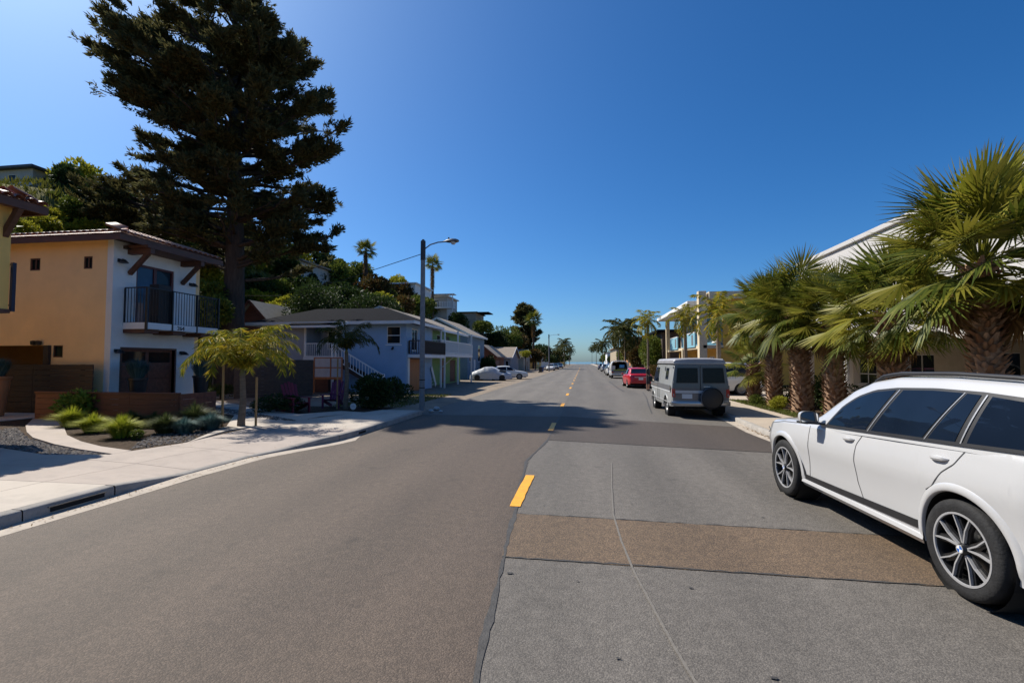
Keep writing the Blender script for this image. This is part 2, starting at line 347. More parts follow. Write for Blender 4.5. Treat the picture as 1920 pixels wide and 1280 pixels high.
for a, b in seg:
    n = 6; rows = []
    for i in range(n+1):
        y = a+(b-a)*i/n; x, z = kz(y)
        rows.append([(x+0.02, y, -0.01), (x+0.015, y, max(z-0.02, 0.004)), (x-0.005, y, z), (x-0.15, y, z+0.002), (x-0.152, y, -0.01)])
    MB().grid([r[::-1] for r in rows]).build('kerb_stone', m_kerb, kerb, smooth=True, ang=50)
# storm slot in the kerb face
MB().bx(-6.765, -6.752, 5.30, 6.0, 0.035, 0.095).build('kerb_drain', mat('drain_black', (0.01, 0.01, 0.01), rough=.9), kerb)
MB().bx(-6.77, -6.745, 5.27, 6.03, .095, .108).build('drain_lip', mat('galvanised_edge', (.22, .21, .20), rough=.5, metal=.6), kerb)
MB().bx(-5.915, -5.898, 12.1, 12.5, 0.035, 0.095).build('kerb_drain', MATS['drain_black'], kerb)
# pavement slabs between kerb and back edge
def back_x(y): return float(np.interp(y, [-9, 6, 8.3, 9.6, 12.8, 14.2, 16.4, 17.3], [-9.15, -9.15, -9.15, -8.8, -9.1, -8.6, -7.75, -7.5]))
cuts = [-9+i*1.52 for i in range(18)]
cuts = [c for c in cuts if c < 17.2]+[17.3]
for i in range(len(cuts)-1):
    a, b = cuts[i]+.006, cuts[i+1]-.006
    for j in (0, 1):
        pts = []; K = 5
        for t in range(K+1):
            y = a+(b-a)*t/K; x, z = kz(y); x0, x1 = x-.16, back_x(y); xm = (x0+x1)/2
            l, r = ((x0, xm+.006) if j == 0 else (xm-.006, x1))
            zr = z if j == 0 else 0.15*.75+z*.25
            zl = (z*.35+.15*.65) if j == 0 else 0.15
            if j == 1: zr = z*.35+.15*.65
            pts.append(((l, y, z if j == 0 else zr), (r, y, zl)))
        n_ = len(pts); mb = MB(); vs_ = [q for p in pts for q in p]; bs_ = [(q[0], q[1], q[2]-.08) for q in vs_]; o_ = 2*n_
        fs_ = [(2*k, 2*k+2, 2*k+3, 2*k+1) for k in range(n_-1)]+[(2*k, 2*k+o_, 2*k+2+o_, 2*k+2) for k in range(n_-1)]+[(2*k+1, 2*k+3, 2*k+3+o_, 2*k+1+o_) for k in range(n_-1)]+[(0, 1, 1+o_, o_), (2*n_-2, 2*n_-2+o_, 2*n_-1+o_, 2*n_-1)]
        mb.add(vs_+bs_, fs_)
        mm = m_conc2 if 6.0 < a < 11.0 else m_conc
        mb.build('paving_slab', mm, pav, fix=True)
# left yard sheet and concrete drives
yard = struct(flat('planting_bed', [(-9.0, -9), (-8.7, 9.6), (-9.0, 12.8), (-8.5, 14.2), (-7.6, 16.6), (-7.4, 18.6), (-30, 18.6), (-30, -9)], 0.118, m_soil))
drive1 = struct(slab('neighbour_driveway', [(-9.14, -1), (-9.14, 8.2), (-10.4, 8.02), (-12.1, 8.5), (-14.2, 9.3), (-15.8, 10.4), (-15.8, -1)], 0.0, 0.148, m_conc))
path = struct(slab('garden_path', [(-9.13, 8.26), (-10.3, 8.6), (-11.5, 9.05), (-13.0, 9.75), (-14.2, 10.5), (-15.6, 11.5), (-17.6, 13.2), (-16.3, 13.2), (-14.2, 11.4), (-12.6, 10.2), (-11.3, 9.45), (-10.2, 8.95), (-9.1, 8.62)], 0.0, 0.152, m_conc2))
drive2 = struct(slab('house_driveway', [G(350, 829, .15), G(430, 805, .15), G(470, 800, .15), G(540, 792, .15), G(600, 780, .15), G(690, 773, .15), G(640, 770, .15), G(560, 776, .15), G(480, 764, .15), G(400, 750, .15), G(345, 750, .15), G(345, 762, .15), G(440, 777, .15), G(425, 798, .15)], 0.0, 0.151, m_conc))
struct(slab('bounce_slab', [(-24.5, 10.3), (-17.75, 10.3), (-17.75, 14.4), (-24.5, 14.4)], 0.0, .146, mat('bounce_slab_pale', (.55, .47, .37), rough=.9)))  # unseen slab, added to bounce sunlight onto the shaded side wall
sh = struct(flat('shoulder', [(-6.15, 17.4), (-6.05, 30), (-6.1, 60), (-6.3, 420), (-30, 420), (-30, 18.4), (-7.4, 18.4)], 0.003, m_dirt))
# pebble strips beside the drives: loose stones
def pebbles(name, poly, n, z, smin, smax, cols, label):
    xs = [p[0] for p in poly]; yy = [p[1] for p in poly]; pts = []
    def inside(x, y):
        c = False; j = len(poly)-1
        for i in range(len(poly)):
            if (poly[i][1] > y) != (poly[j][1] > y) and x < (poly[j][0]-poly[i][0])*(y-poly[i][1])/(poly[j][1]-poly[i][1])+poly[i][0]: c = not c
            j = i
        return c
    t = 0
    while len(pts) < n and t < n*40:
        t += 1; x, y = random.uniform(min(xs), max(xs)), random.uniform(min(yy), max(yy))
        if inside(x, y): pts.append((x, y))
    V = []; 
    F = [(0, 1, 2), (0, 2, 3), (0, 3, 4), (0, 4, 1), (5, 2, 1), (5, 3, 2), (5, 4, 3), (5, 1, 4)]
    mb = MB()
    for x, y in pts:
        s = random.uniform(smin, smax); a = random.uniform(0, 3); e = random.uniform(.6, 1); h = s*random.uniform(.5, .8)
        vs = [(x, y, z+h)]+[(x+s*math.cos(a+k*math.pi/2)*(1 if k % 2 else e)*random.uniform(.8, 1.1), y+s*math.sin(a+k*math.pi/2)*(1 if k % 2 else e)*random.uniform(.8, 1.1), z+h*.35) for k in range(4)]+[(x, y, z-h*.3)]
        mb.add(vs, F)
    o = mb.build(name, leafmat(name+'_stone', cols, trans=0.0, rough=.8)); o['kind'] = 'stuff'; o['label'] = label; return o
peb_cols = [(.05, .045, .045), (.16, .13, .11), (.10, .095, .10), (.24, .21, .18), (.08, .07, .065)]
pebbles('pebble_strip', [(-9.2, 8.23), (-10.4, 8.07), (-12.1, 8.56), (-14.2, 9.36), (-15.5, 10.3), (-15.5, 11.2), (-14.2, 10.4), (-13.0, 9.68), (-11.5, 8.98), (-10.3, 8.55)], 2600, .125, .02, .05, peb_cols, 'grey river pebbles between the two concrete drives')
pebbles('pebble_strip', [G(385, 768, .15), G(450, 778, .15), G(520, 788, .15), G(560, 789, .15), G(520, 782, .15), G(450, 770, .15), G(400, 762, .15)], 700, .153, .02, .05, peb_cols, 'dark pebble strip in the shaded drive behind the palm')
pebbles('pebble_bed', [G(240, 843, .13), G(300, 834, .13), G(355, 827, .13), G(425, 803, .13), G(400, 790, .13), G(330, 800, .13), G(280, 815, .13)], 1500, .12, .015, .045, peb_cols, 'pebble mulch along the edge of the planting bed')

# ---- right kerb, verge and pavement
kr = [(4.95, -9), (4.92, 0), (4.9, 10.5), (4.78, 12.6), (4.72, 14.2), (4.85, 16.5), (4.95, 22), (5.0, 60), (5.2, 200), (5.3, 420)]
kr = lerp_path([(x, y, .14) for x, y in kr], 0.8)
kerbr = struct(MB().grid([[(x-.01, y, -.01), (x, y, .125), (x+.02, y, .14), (x+.16, y, .142), (x+.162, y, -.01)] for x, y, z in kr if y < 400][::1]).build('kerb_right', m_kerb, smooth=True, ang=50))
struct(MB().grid([[(x-.30, y, .005), (x+.005, y, .010)] for x, y, z in kr if y < 30]).build('gutter_right', m_gut, fix=True))
pavr = struct(MB().poly([(5.1, -9, .0), (7.2, -9, .0), (7.2, 60, .0), (5.1, 60, .0)]).build('pavement_right', m_joint))
m_concw = mat('concrete_warm', (0.40, 0.33, 0.255), rough=0.9, var=0.1, scale=1.2, bump=0.15, bscale=120, dirt=((0.24, 0.19, 0.14), 0.45, 2.4))
y = -9.0
while y < 60:
    x0 = float(np.interp(y, [k[1] for k in kr], [k[0] for k in kr]))+.17
    MB().bx(x0, 6.75 if y < 30 else 7.0, y+.006, y+1.5-.006, .05, .148).build('paving_slab', m_concw, pavr)
    y += 1.5
struct(flat('pavement_far', [(5.1, 60), (7.4, 60), (7.6, 420), (5.3, 420)], 0.14, m_concw))
struct(flat('verge', [(6.7, -9), (40, -9), (40, 420), (7.2, 420), (6.95, 60)], 0.12, m_soil))
struct(slab('right_driveway', [(6.76, 24.4), (6.76, 31.5), (20, 31.5), (20, 24.4)], 0.0, .145, m_concw))
# the bay at the end of the street
m_sea = mat('sea_water', (0.05, 0.11, 0.17), rough=0.15, var=0.2, scale=.02, bump=.3, bscale=.6)
struct(flat('sea', [(-6000, 428), (6000, 428), (6000, 5500), (-6000, 5500)], -1.2, m_sea))
# ================================================================== VEHICLES
m_tyre = mat('tyre_rubber', (0.022, 0.022, 0.023), rough=0.75, var=0.25, scale=14, bump=0.25, bscale=60, dirt=((0.05, 0.046, 0.042), 0.25, 5), spec=.25)
m_rimdark = mat('rim_gloss_black', (0.008, 0.008, 0.009), rough=0.45, var=0.1, coat=0.15)
m_rimface = mat('rim_machined', (0.42, 0.42, 0.43), rough=0.4, var=0.05, metal=0.35)
m_rimsil = mat('rim_silver', (0.20, 0.20, 0.205), rough=0.45, var=0.2, metal=0.4)
m_blk = mat('black_plastic', (0.018, 0.018, 0.02), rough=0.5, var=0.2, scale=6)
m_under = mat('underbody_black', (0.008, 0.008, 0.008), rough=0.9)
m_chrome = mat('chrome_trim', (0.62, 0.62, 0.62), rough=0.3, var=0.03, metal=0.6)
m_glass = glass('tinted_car_glass', (0.006, 0.011, 0.022), .015)
m_seam = mat('panel_gap', (0.03, 0.03, 0.03), rough=0.8)
m_red = mat('tail_light_red', (0.35, 0.012, 0.012), rough=0.15, var=0.1, coat=1)
m_amber = mat('lamp_amber', (0.6, 0.2, 0.02), rough=0.15, coat=1)
m_lens = mat('lamp_clear', (0.5, 0.52, 0.55), rough=0.1, coat=1)
m_plate = mat('number_plate', (0.62, 0.64, 0.66), rough=0.5)
m_disc = mat('brake_disc', (0.3, 0.3, 0.3), rough=0.35, metal=0.9)

def wheel(parent, x, y, r, w, side, style='spoke', rim_r=None, roundel=False):
    """side -1 = left; outer face at x"""
    rim_r = rim_r or r*0.72
    e = bpy.data.objects.new('wheel', None); C.objects.link(e); e.parent = parent; e.location = (x, y, r); e.empty_display_size = .1
    s = side
    pr = [(rim_r*0.98, -w*.96), (r*.93, -w), (r*.985, -w*.93), (r, -w*.8), (r, -w*.2), (r*.985, -w*.07), (r*.94, -w*.004), (r*.84, w*.012), (rim_r*1.0, -w*.01), (rim_r*.985, -w*.05)]
    MB().lathe([(a, b*s) for a, b in pr], 40, 'x', closed=True).build('tyre', m_tyre, e, smooth=True, ang=50, fix=True)
    rim = MB().lathe([(rim_r*.985, -w*.03*s), (rim_r*.94, -.008*s), (rim_r*.91, -.03*s), (rim_r*.88, -w*.75*s), (0.001, -w*.78*s)], 40, 'x').build('rim', m_rimdark if style == 'spoke' else m_rimsil, e, smooth=True, ang=40, fix=True)
    MB().lathe([(rim_r*.62, -w*.45*s), (rim_r*.62, -w*.4*s), (rim_r*.2, -w*.4*s)], 28, 'x').build('brake_disc', m_disc, e, fix=True)
    if style == 'spoke':
        MB().lathe([(rim_r*.985, -.012*s), (rim_r*.985, -.002*s), (rim_r*.93, -.002*s), (rim_r*.92, -.014*s)], 48, 'x').build('rim_lip', m_rimface, e, smooth=True, fix=True)
        for k in range(5):
            a0 = 2*math.pi*k/5+.35
            for d in (-1, 1):
                a1 = a0+d*.115; a2 = a0+d*.30
                def pt(rr, a, h): return (h*s, rr*math.cos(a), rr*math.sin(a))
                # dark spoke body and thin machined face edge
                wd = rim_r*.055
                for (nm, mm, off, ww) in (('spoke', m_rimdark, -.030, wd*1.9), ('spoke_face', m_rimface, -.006, wd*.36)):
                    vs = []
                    for rr, aa, h in ((rim_r*.17, a1*1.0, off-.012), (rim_r*.55, a0+d*.20, off-.004), (rim_r*.95, a2, off)):
                        c = Vector(pt(rr, aa, h)); t = Vector((0, -math.sin(aa), math.cos(aa)))*ww
                        sh = Vector((-.022*s, 0, 0))
                        vs += [c-t, c+t, c+t*1.1+sh, c-t*1.1+sh]
                    fs = []
                    for i in range(2):
                        o = i*4; fs += [(o, o+1, o+5, o+4), (o+1, o+2, o+6, o+5), (o+2, o+3, o+7, o+6), (o+3, o, o+4, o+7)]
                    MB().add(vs, fs+[(0, 3, 2, 1), (8, 9, 10, 11)]).build(nm, mm, e, fix=True)
        MB().lathe([(0.001, .004*s), (rim_r*.13, .002*s), (rim_r*.16, -.02*s), (rim_r*.2, -.05*s)], 24, 'x').build('hub', m_rimdark, e, smooth=True, fix=True)
        if roundel:
            q = rim_r*.095
            MB().lathe([(q*1.25, .003*s), (q*1.25, .006*s), (q, .0065*s)], 24, 'x').build('cap_ring', m_chrome, e, fix=True)
            for k in range(4):
                mm = mat('badge_blue', (.02, .12, .42), rough=.3) if k % 2 else mat('badge_white', (.75, .75, .75), rough=.3)
                MB().poly([(.0068*s, 0, 0)]+[(.0068*s, q*math.cos(k*math.pi/2+t*math.pi/12), q*math.sin(k*math.pi/2+t*math.pi/12)) for t in range(7)]).build('cap_badge', mm, e)
    else:
        MB().lathe([(0.001, -.005*s), (rim_r*.25, -.006*s), (rim_r*.32, -.03*s), (rim_r*.7, -.05*s), (rim_r*.8, -.018*s), (rim_r*.93, -.012*s)], 28, 'x').build('hubcap', m_rimsil, e, smooth=True, fix=True)
    return e

def carbody(sp):
    """lofted lower body shell, left+right. sp: top[(y,z)], plan[(y,w)], floor, arches[(y,r,zc)], prof[(t,f)]"""
    ty, tz = zip(*sp['top']); py, pw = zip(*sp['plan'])
    fy, fz = zip(*sp['floor'])
    y0, y1 = ty[0], ty[-1]
    Y = sorted(set(list(np.linspace(y0, y1, sp.get('n', 70)))+[a[0]+a[1]*math.cos(t) for a in sp['arches'] for t in np.linspace(0, math.pi, 25)]))
    pt, pf = zip(*sp['prof'])
    rows = []
    ts = np.array(sp.get('ts', [0, .04, .1, .2, .32, .45, .55, .64, .72, .8, .87, .93, .97, 1.0]))
    for y in Y:
        zt = np.interp(y, ty, tz); w = np.interp(y, py, pw); zf = np.interp(y, fy, fz); zb = zf
        for (ac, ar, az) in sp['arches']:
            if abs(y-ac) < ar: zb = max(zb, az+math.sqrt(max(0, ar*ar-(y-ac)**2)))
        zb = min(zb, zt-.02)
        half = []
        for t in ts:
            z = zb+(zt-zb)*t; ft = (z-zf)/max(zt-zf, .01)
            half.append((w*np.interp(ft, pt, pf), y, z))
        cr = sp.get('crown', .03)
        wt = half[-1][0]
        half += [(wt*.97, y, zt+cr*.25), (wt*.75, y, zt+cr*.65), (wt*.4, y, zt+cr*.92), (0.0, y, zt+cr)]
        rows.append([(-x, yy, z) for x, yy, z in half]+[(x, yy, z) for x, yy, z in half[-2::-1]])
    mb = MB().grid(rows)
    mb.poly(rows[0]); mb.poly(rows[-1][::-1])
    return mb

class Green:
    """greenhouse: side surface between belt and roof lines, used to lay glass on"""
    def __init__(s, belt, roof, inset_b, inset_t): s.b = belt; s.r = roof; s.ib = inset_b; s.it = inset_t
    def x(s, y, z):
        zb = np.interp(y, *zip(*s.b)); zr = np.interp(y, *zip(*s.r)); xb = np.interp(y, *zip(*s.ib)); xt = np.interp(y, *zip(*s.it))
        t = (z-zb)/max(zr-zb, .05); t = min(max(t, -.4), 1.05)
        return xb+(xt-xb)*t - .018*(1-(2*t-1)**2)*-1.0
    def panel(s, poly, off, side, n=10):
        """quad-like panel: poly = bottom edge pts, top edge pts (equal count) in (y,z)"""
        bot, top = poly; rows = []
        for i in range(n+1):
            t = i/n; row = []
            for (a, b) in zip(bot, top):
                y = a[0]+(b[0]-a[0])*t; z = a[1]+(b[1]-a[1])*t
                row.append((side*(s.x(y, z)+off), y, z))
            rows.append(row if side < 0 else row[::-1])
        return MB().grid(rows)

def resample(pl, n):
    pl = [np.array(p, float) for p in pl]; d = [0]
    for a, b in zip(pl[:-1], pl[1:]): d.append(d[-1]+np.linalg.norm(b-a))
    out = []
    for t in np.linspace(0, d[-1], n): out.append(tuple(np.interp(t, d, [p[k] for p in pl]) for k in range(len(pl[0]))))
    return out

def ribbon(path, off, wid):
    """thin strip mesh along 3D path pts, offset outward in x by off"""
    return None

# ------------------------------------------------------------------ white sport utility vehicle
def build_suv():
    t = thing('parked_suv', 'large white luxury SUV with black multi-spoke wheels parked at the right kerb', 'car', (3.955, 6.15, 0.012), R(3.1))
    m_w = paint('white_car_paint', (0.50, 0.50, 0.505), coat=1.0, rough=0.35, flake=0.015)
    sp = dict(
        top=[(-2.66, .98), (-2.62, 1.12), (-2.5, 1.22), (-2.2, 1.27), (-1.6, 1.255), (-.4, 1.19), (.45, 1.135), (.85, 1.125), (1.2, 1.11), (1.6, 1.085), (2.0, 1.04), (2.2, 1.0), (2.34, .94), (2.42, .84), (2.45, .74)],
        plan=[(-2.66, .78), (-2.6, .84), (-2.45, .92), (-2.1, .985), (-1.55, 1.0), (-.8, .985), (.4, .985), (1.2, .99), (1.6, .995), (2.0, .965), (2.25, .89), (2.38, .80), (2.45, .70)],
        floor=[(-2.66, .42), (-2.4, .32), (-1.5, .27), (1.5, .27), (2.2, .26), (2.45, .36)],
        arches=[(-1.56, .455, .40), (1.55, .455, .40)],
        prof=[(0, .90), (.06, .932), (.13, .948), (.30, .960), (.45, .974), (.60, .994), (.655, 1.0), (.70, .999), (.80, .985), (.88, .968), (.94, .955), (.98, .94), (1.0, .915)], crown=.05, n=110)
    carbody(sp).build('body', m_w, t, smooth=True, ang=28, fix=True)
    # greenhouse (roof and pillars)
    belt = [(-2.6, 1.18), (-2.2, 1.27), (-1.6, 1.26), (-.4, 1.195), (.45, 1.14), (1.05, 1.13)]
    roof = [(-2.6, 1.22), (-2.42, 1.55), (-2.25, 1.68), (-1.9, 1.735), (-1.2, 1.755), (-.5, 1.74), (-.1, 1.68), (.2, 1.57), (.5, 1.40), (.8, 1.22), (1.05, 1.14)]
    ib = [(-2.6, .80), (-2.3, .905), (-1.6, .945), (-.4, .94), (.5, .925), (1.05, .88)]
    it = [(-2.6, .74), (-2.3, .74), (-1.6, .755), (-.6, .755), (0, .745), (.5, .80), (1.05, .86)]
    gh = Green(belt, roof, ib, it)
    rows = []
    for y in np.linspace(-2.58, 1.03, 62):
        zb = np.interp(y, *zip(*belt))-.06; zr = np.interp(y, *zip(*roof)); half = []
        for k in range(9):
            z = zb+(zr-zb)*k/8; half.append((gh.x(y, z), y, z))
        xt = half[-1][0]; q = .05*min(1, max(0, (zr-zb-.1)/.4)); 
        half += [(xt-.035, y, zr+q*.55), (xt-.10, y, zr+q*.85), (xt*.6, y, zr+q*1.05), (0, y, zr+q*1.15)]
        rows.append([(-a, b, c) for a, b, c in half]+[(a, b, c) for a, b, c in half[-2::-1]])
    MB().grid(rows).build('roof_shell', m_w, t, smooth=True, ang=40, fix=True)
    # windscreen and rear window laid on the shell centre
    for nm, ya, yb, wa, wb in (('windscreen', .96, .02, .80, .66), ('rear_window', -2.56, -2.3, .66, .64)):
        rws = []
        for k in range(13):
            y = ya+(yb-ya)*k/12; zr = np.interp(y, *zip(*roof)); zb = np.interp(y, *zip(*belt)); q = .05*min(1, max(0, (zr-zb+.06-.1)/.4)); w = wa+(wb-wa)*k/12
            rws.append([(w*s2, y, zr+q*(1.15-.12*abs(s2)**2)+.016) for s2 in np.linspace(-1, 1, 9)])
        MB().grid(rws).build(nm, m_glass, t, smooth=True, fix=True)
    for s in (-1, 1):
        # black window surround, then panes, then bright pillar trims
        top_line = [(.50, 1.155), (.28, 1.40), (.05, 1.54), (-.25, 1.63), (-.6, 1.672), (-1.1, 1.695), (-1.6, 1.69), (-2.0, 1.665), (-2.22, 1.62), (-2.33, 1.50)]
        bot_line = [(.52, 1.135), (-.1, 1.17), (-.6, 1.20), (-1.2, 1.235), (-1.7, 1.262), (-2.1, 1.285), (-2.28, 1.32), (-2.34, 1.42)]
        N = 40; bt = resample(bot_line, N); tp = resample(top_line, N)
        gh.panel((bt, tp), .006, s).build('window_surround', m_blk, t, smooth=True, fix=True)
        def pane(b0, b1, tps, nm='side_window'):
            n = 14; bb = resample([(b0, np.interp(b0, [-2.3, .5], [1.30, 1.16])), (b1, np.interp(b1, [-2.3, .5], [1.30, 1.16]))], n)
            gh.panel((bb, resample(tps, n)), .0105, s).build(nm, m_glass, t, smooth=True, fix=True)
        pane(.44, -.30, [(.44, 1.175), (.25, 1.385), (.04, 1.515), (-.25, 1.605), (-.60, 1.648)])
        pane(-.40, -1.13, [(-.70, 1.652), (-1.1, 1.672), (-1.42, 1.67)])
        pane(-1.20, -1.50, [(-1.46, 1.668), (-1.60, 1.664)])
        pane(-1.62, -2.20, [(-1.70, 1.658), (-1.98, 1.635), (-2.20, 1.585)])
        for (a, b, w, mm) in (((-.345, 1.19), (-.655, 1.655), .010, m_chrome), ((-1.165, 1.235), (-1.44, 1.675), .008, m_chrome), ((-1.565, 1.26), (-1.655, 1.668), .013, m_chrome)):
            n = 8; l = [(a[0]+(b[0]-a[0])*i/n, a[1]+(b[1]-a[1])*i/n) for i in range(n+1)]
            gh.panel(([(p[0]+w/2, p[1]) for p in l], [(p[0]-w/2, p[1]) for p in l]), .014, s, n=1).build('pillar_trim', mm, t, fix=True)
        # belt strip
        n = 30; l = [(y, np.interp(y, [-2.28, .5], [1.302, 1.147])) for y in np.linspace(-2.25, .52, n)]
        gh.panel(([(p[0], p[1]-.022) for p in l], [(p[0], p[1]+.006) for p in l]), .013, s, n=1).build('belt_trim', m_blk, t, fix=True)
    pt, pf = zip(*sp['prof'])
    def side_x(y, z):
        zt = np.interp(y, *zip(*sp['top'])); zf = np.interp(y, *zip(*sp['floor'])); w = np.interp(y, *zip(*sp['plan']))
        return w*np.interp((z-zf)/(zt-zf), pt, pf)
    def sideline(path, wid, off, s, nm, mm):
        P = resample(path, 26); rows = []
        for i, (y, z) in enumerate(P):
            y2, z2 = P[min(i+1, 25)]; y1, z1 = P[max(i-1, 0)]; d = math.hypot(y2-y1, z2-z1) or 1; ny, nz = -(z2-z1)/d*wid/2, (y2-y1)/d*wid/2
            rows.append([(s*(side_x(y+ny, z+nz)+off), y+ny, z+nz), (s*(side_x(y-ny, z-nz)+off), y-ny, z-nz)])
        return MB().grid(rows).build(nm, mm, t, fix=True)
    for s in (-1, 1):
        sideline([(.86, 1.09), (.84, .9), (.86, .6), (.90, .40)], .009, .0025, s, 'door_gap', m_seam)
        sideline([(-.27, 1.165), (-.17, 1.02), (-.14, .82), (-.16, .6), (-.24, .40)], .009, .0025, s, 'door_gap', m_seam)
        sideline([(-1.63, 1.235), (-1.52, 1.08), (-1.40, .99), (-1.28, .84), (-1.2, .79)], .009, .0025, s, 'door_gap', m_seam)
        sideline([(.95, 1.105), (1.6, 1.06), (2.1, .98)], .008, .0025, s, 'bonnet_gap', m_seam)
        # lower black strip and white sill blade
        sideline([(1.10, .385), (.2, .40), (-1.0, .43), (-1.08, .435)], .075, .006, s, 'sill_strip', m_blk)
        # wheel arch lips
        for ac in (-1.56, 1.55):
            rows = []
            for a in np.linspace(R(-12), R(192), 40):
                row = []
                for rr, xo in ((.452, -.012), (.452, .012), (.462, .02), (.505, .014), (.525, .0)):
                    y, z = ac+rr*math.cos(a), .40+rr*math.sin(a)
                    row.append((s*(side_x(y, max(z, .34))+xo), y, z))
                rows.append(row)
            MB().grid(rows).build('arch_lip', m_w, t, smooth=True, ang=60, fix=True)
            MB().lathe([(.455, -.0), (.455, -s*.30), (.001, -s*.31)], 36, 'x', c=(s*.955, ac, .40)).build('wheel_well', m_under, t, fix=True)
        # fender vent: dark slanted blade behind the front wheel
        P = [(1.17, .70), (1.13, .70), (1.00, .46), (.99, .40), (1.08, .40)]
        MB().add([(s*(side_x(y, z)+.008), y, z) for y, z in P], [(0, 1, 2, 3, 4)]).build('fender_vent', m_blk, t)
        # handles
        for hy, hz in ((-.02, 1.055), (-1.36, 1.10)):
            rows = []
            for i, q in enumerate(np.linspace(-1, 1, 11)):
                hh = .017*math.sqrt(max(.08, 1-abs(q)**3)); oo = .035*(1-abs(q)**4)+.004
                y = hy+q*.105; z = hz+q*-.006; x = side_x(y, z)
                rows.append([(s*(x+.0), y, z+hh*1.15), (s*(x+oo), y, z+hh), (s*(x+oo*1.1), y, z), (s*(x+oo*.9), y, z-hh), (s*(x+.0), y, z-hh*1.15)])
            MB().grid(rows).build('door_handle', m_w, t, smooth=True, fix=True)
            MB().add([(s*(side_x(hy, hz)+.003), hy+.085*math.cos(a), hz-.006+.03*math.sin(a)) for a in np.linspace(0, 2*math.pi, 20)[:-1]], [tuple(range(19))]).build('handle_recess', mat('recess_shadow_grey', (.55, .55, .55)), t)
        # mirror: shell, glass, foot
        mx = s*1.075
        rows = []
        for q in np.linspace(0, 1, 9):
            y = .60+.16*q; f = math.sqrt(max(0.03, 1-q**2.5))
            rows.append([(mx+s*.115*f*math.copysign(abs(math.cos(a))**.6, math.cos(a)), y, 1.225+.082*f*math.copysign(abs(math.sin(a))**.6, math.sin(a))) for a in np.linspace(0, 2*math.pi, 25)])
        mir = MB().grid(rows).build('door_mirror', m_w, t, smooth=True, ang=60, fix=True)
        MB().poly([(mx+s*.105*math.copysign(abs(math.cos(a))**.6, math.cos(a)), .602, 1.225+.072*math.copysign(abs(math.sin(a))**.6, math.sin(a))) for a in np.linspace(0, 2*math.pi, 25)[:-1]]).build('mirror_glass', mat('mirror_silver', (.8, .8, .8), rough=.03, metal=1, var=.01), mir)
        MB().add([(s*(.93), .52, 1.14), (s*.93, .70, 1.14), (s*1.17, .74, 1.15), (s*1.17, .60, 1.15), (s*.93, .52, 1.165), (s*.93, .70, 1.165), (s*1.17, .74, 1.17), (s*1.17, .60, 1.17)], [(0, 1, 2, 3), (7, 6, 5, 4), (0, 4, 5, 1), (1, 5, 6, 2), (2, 6, 7, 3), (3, 7, 4, 0)]).build('mirror_foot', m_blk, mir, fix=True)
        # roof rail
        pts = [(s*.70, y, np.interp(y, *zip(*roof))+.075) for y in np.linspace(-2.1, -.25, 14)]
        pts = [(s*.70, -2.2, np.interp(-2.2, *zip(*roof))+.03)]+pts+[(s*.70, -.12, np.interp(-.12, *zip(*roof))+.03)]
        MB().tube(pts, .019, 8).build('roof_rail', m_blk, t, smooth=True)
        # headlamp
        MB().add([(s*.70, 2.415, .86), (s*.86, 2.33, .88), (s*.93, 2.13, .93), (s*.925, 2.12, .87), (s*.86, 2.345, .80), (s*.70, 2.43, .79)], [(0, 1, 2, 3, 4, 5)]).build('headlight', m_lens, t)
        MB().add([(s*.80, -2.65, 1.03), (s*.925, -2.49, 1.07), (s*.93, -2.44, 1.0), (s*.90, -2.55, .92), (s*.80, -2.665, .93)], [(0, 1, 2, 3, 4)]).build('tail_light', m_red, t)
        MB().add([(s*1.0, -2.30, .60), (s*.985, -2.40, .60), (s*.985, -2.40, .56), (s*1.0, -2.30, .56)], [(0, 1, 2, 3)]).build('side_reflector', m_red, t)
        # sill blade
        rows = []
        for y in np.linspace(-1.1, 1.1, 12):
            x = side_x(y, .33); rows.append([(s*(x+.0), y, .355), (s*(x+.022), y, .345), (s*(x+.028), y, .31), (s*(x-.01), y, .262), (s*(x-.12), y, .258)])
        MB().grid(rows).build('sill', m_w, t, smooth=True, ang=40, fix=True)
    # kidney grille at the nose
    for s in (-1, 1):
        g = MB()
        for k in range(8): g.bx(s*(.05+k*.04)-.008, s*(.05+k*.04)+.008, 2.452, 2.475, .52, .84)
        g.build('grille', m_blk, t)
    MB().bx(-.86, .86, -2.35, 2.2, .24, .30).build('underbody', m_under, t)
    for s in (-1, 1):
        for ay in (-1.56, 1.55): wheel(t, s*.985, ay, .398, .285, s, 'spoke', rim_r=.295, roundel=True)
    return t
suv = build_suv()

# ------------------------------------------------------------------ generic box-loft helper for other cars
def shell(t, name, m, secs, smooth=True, ang=32):
    """secs: list of (y, [(x,z)...half section from bottom outwards to top centre])"""
    rows = []
    for y, h in secs: rows.append([(-x, y, z) for x, z in h]+[(x, y, z) for x, z in h[-2::-1]])
    mb = MB().grid(rows); mb.poly(rows[0]); mb.poly(rows[-1][::-1]); return mb.build(name, m, t, smooth=smooth, ang=ang, fix=True)

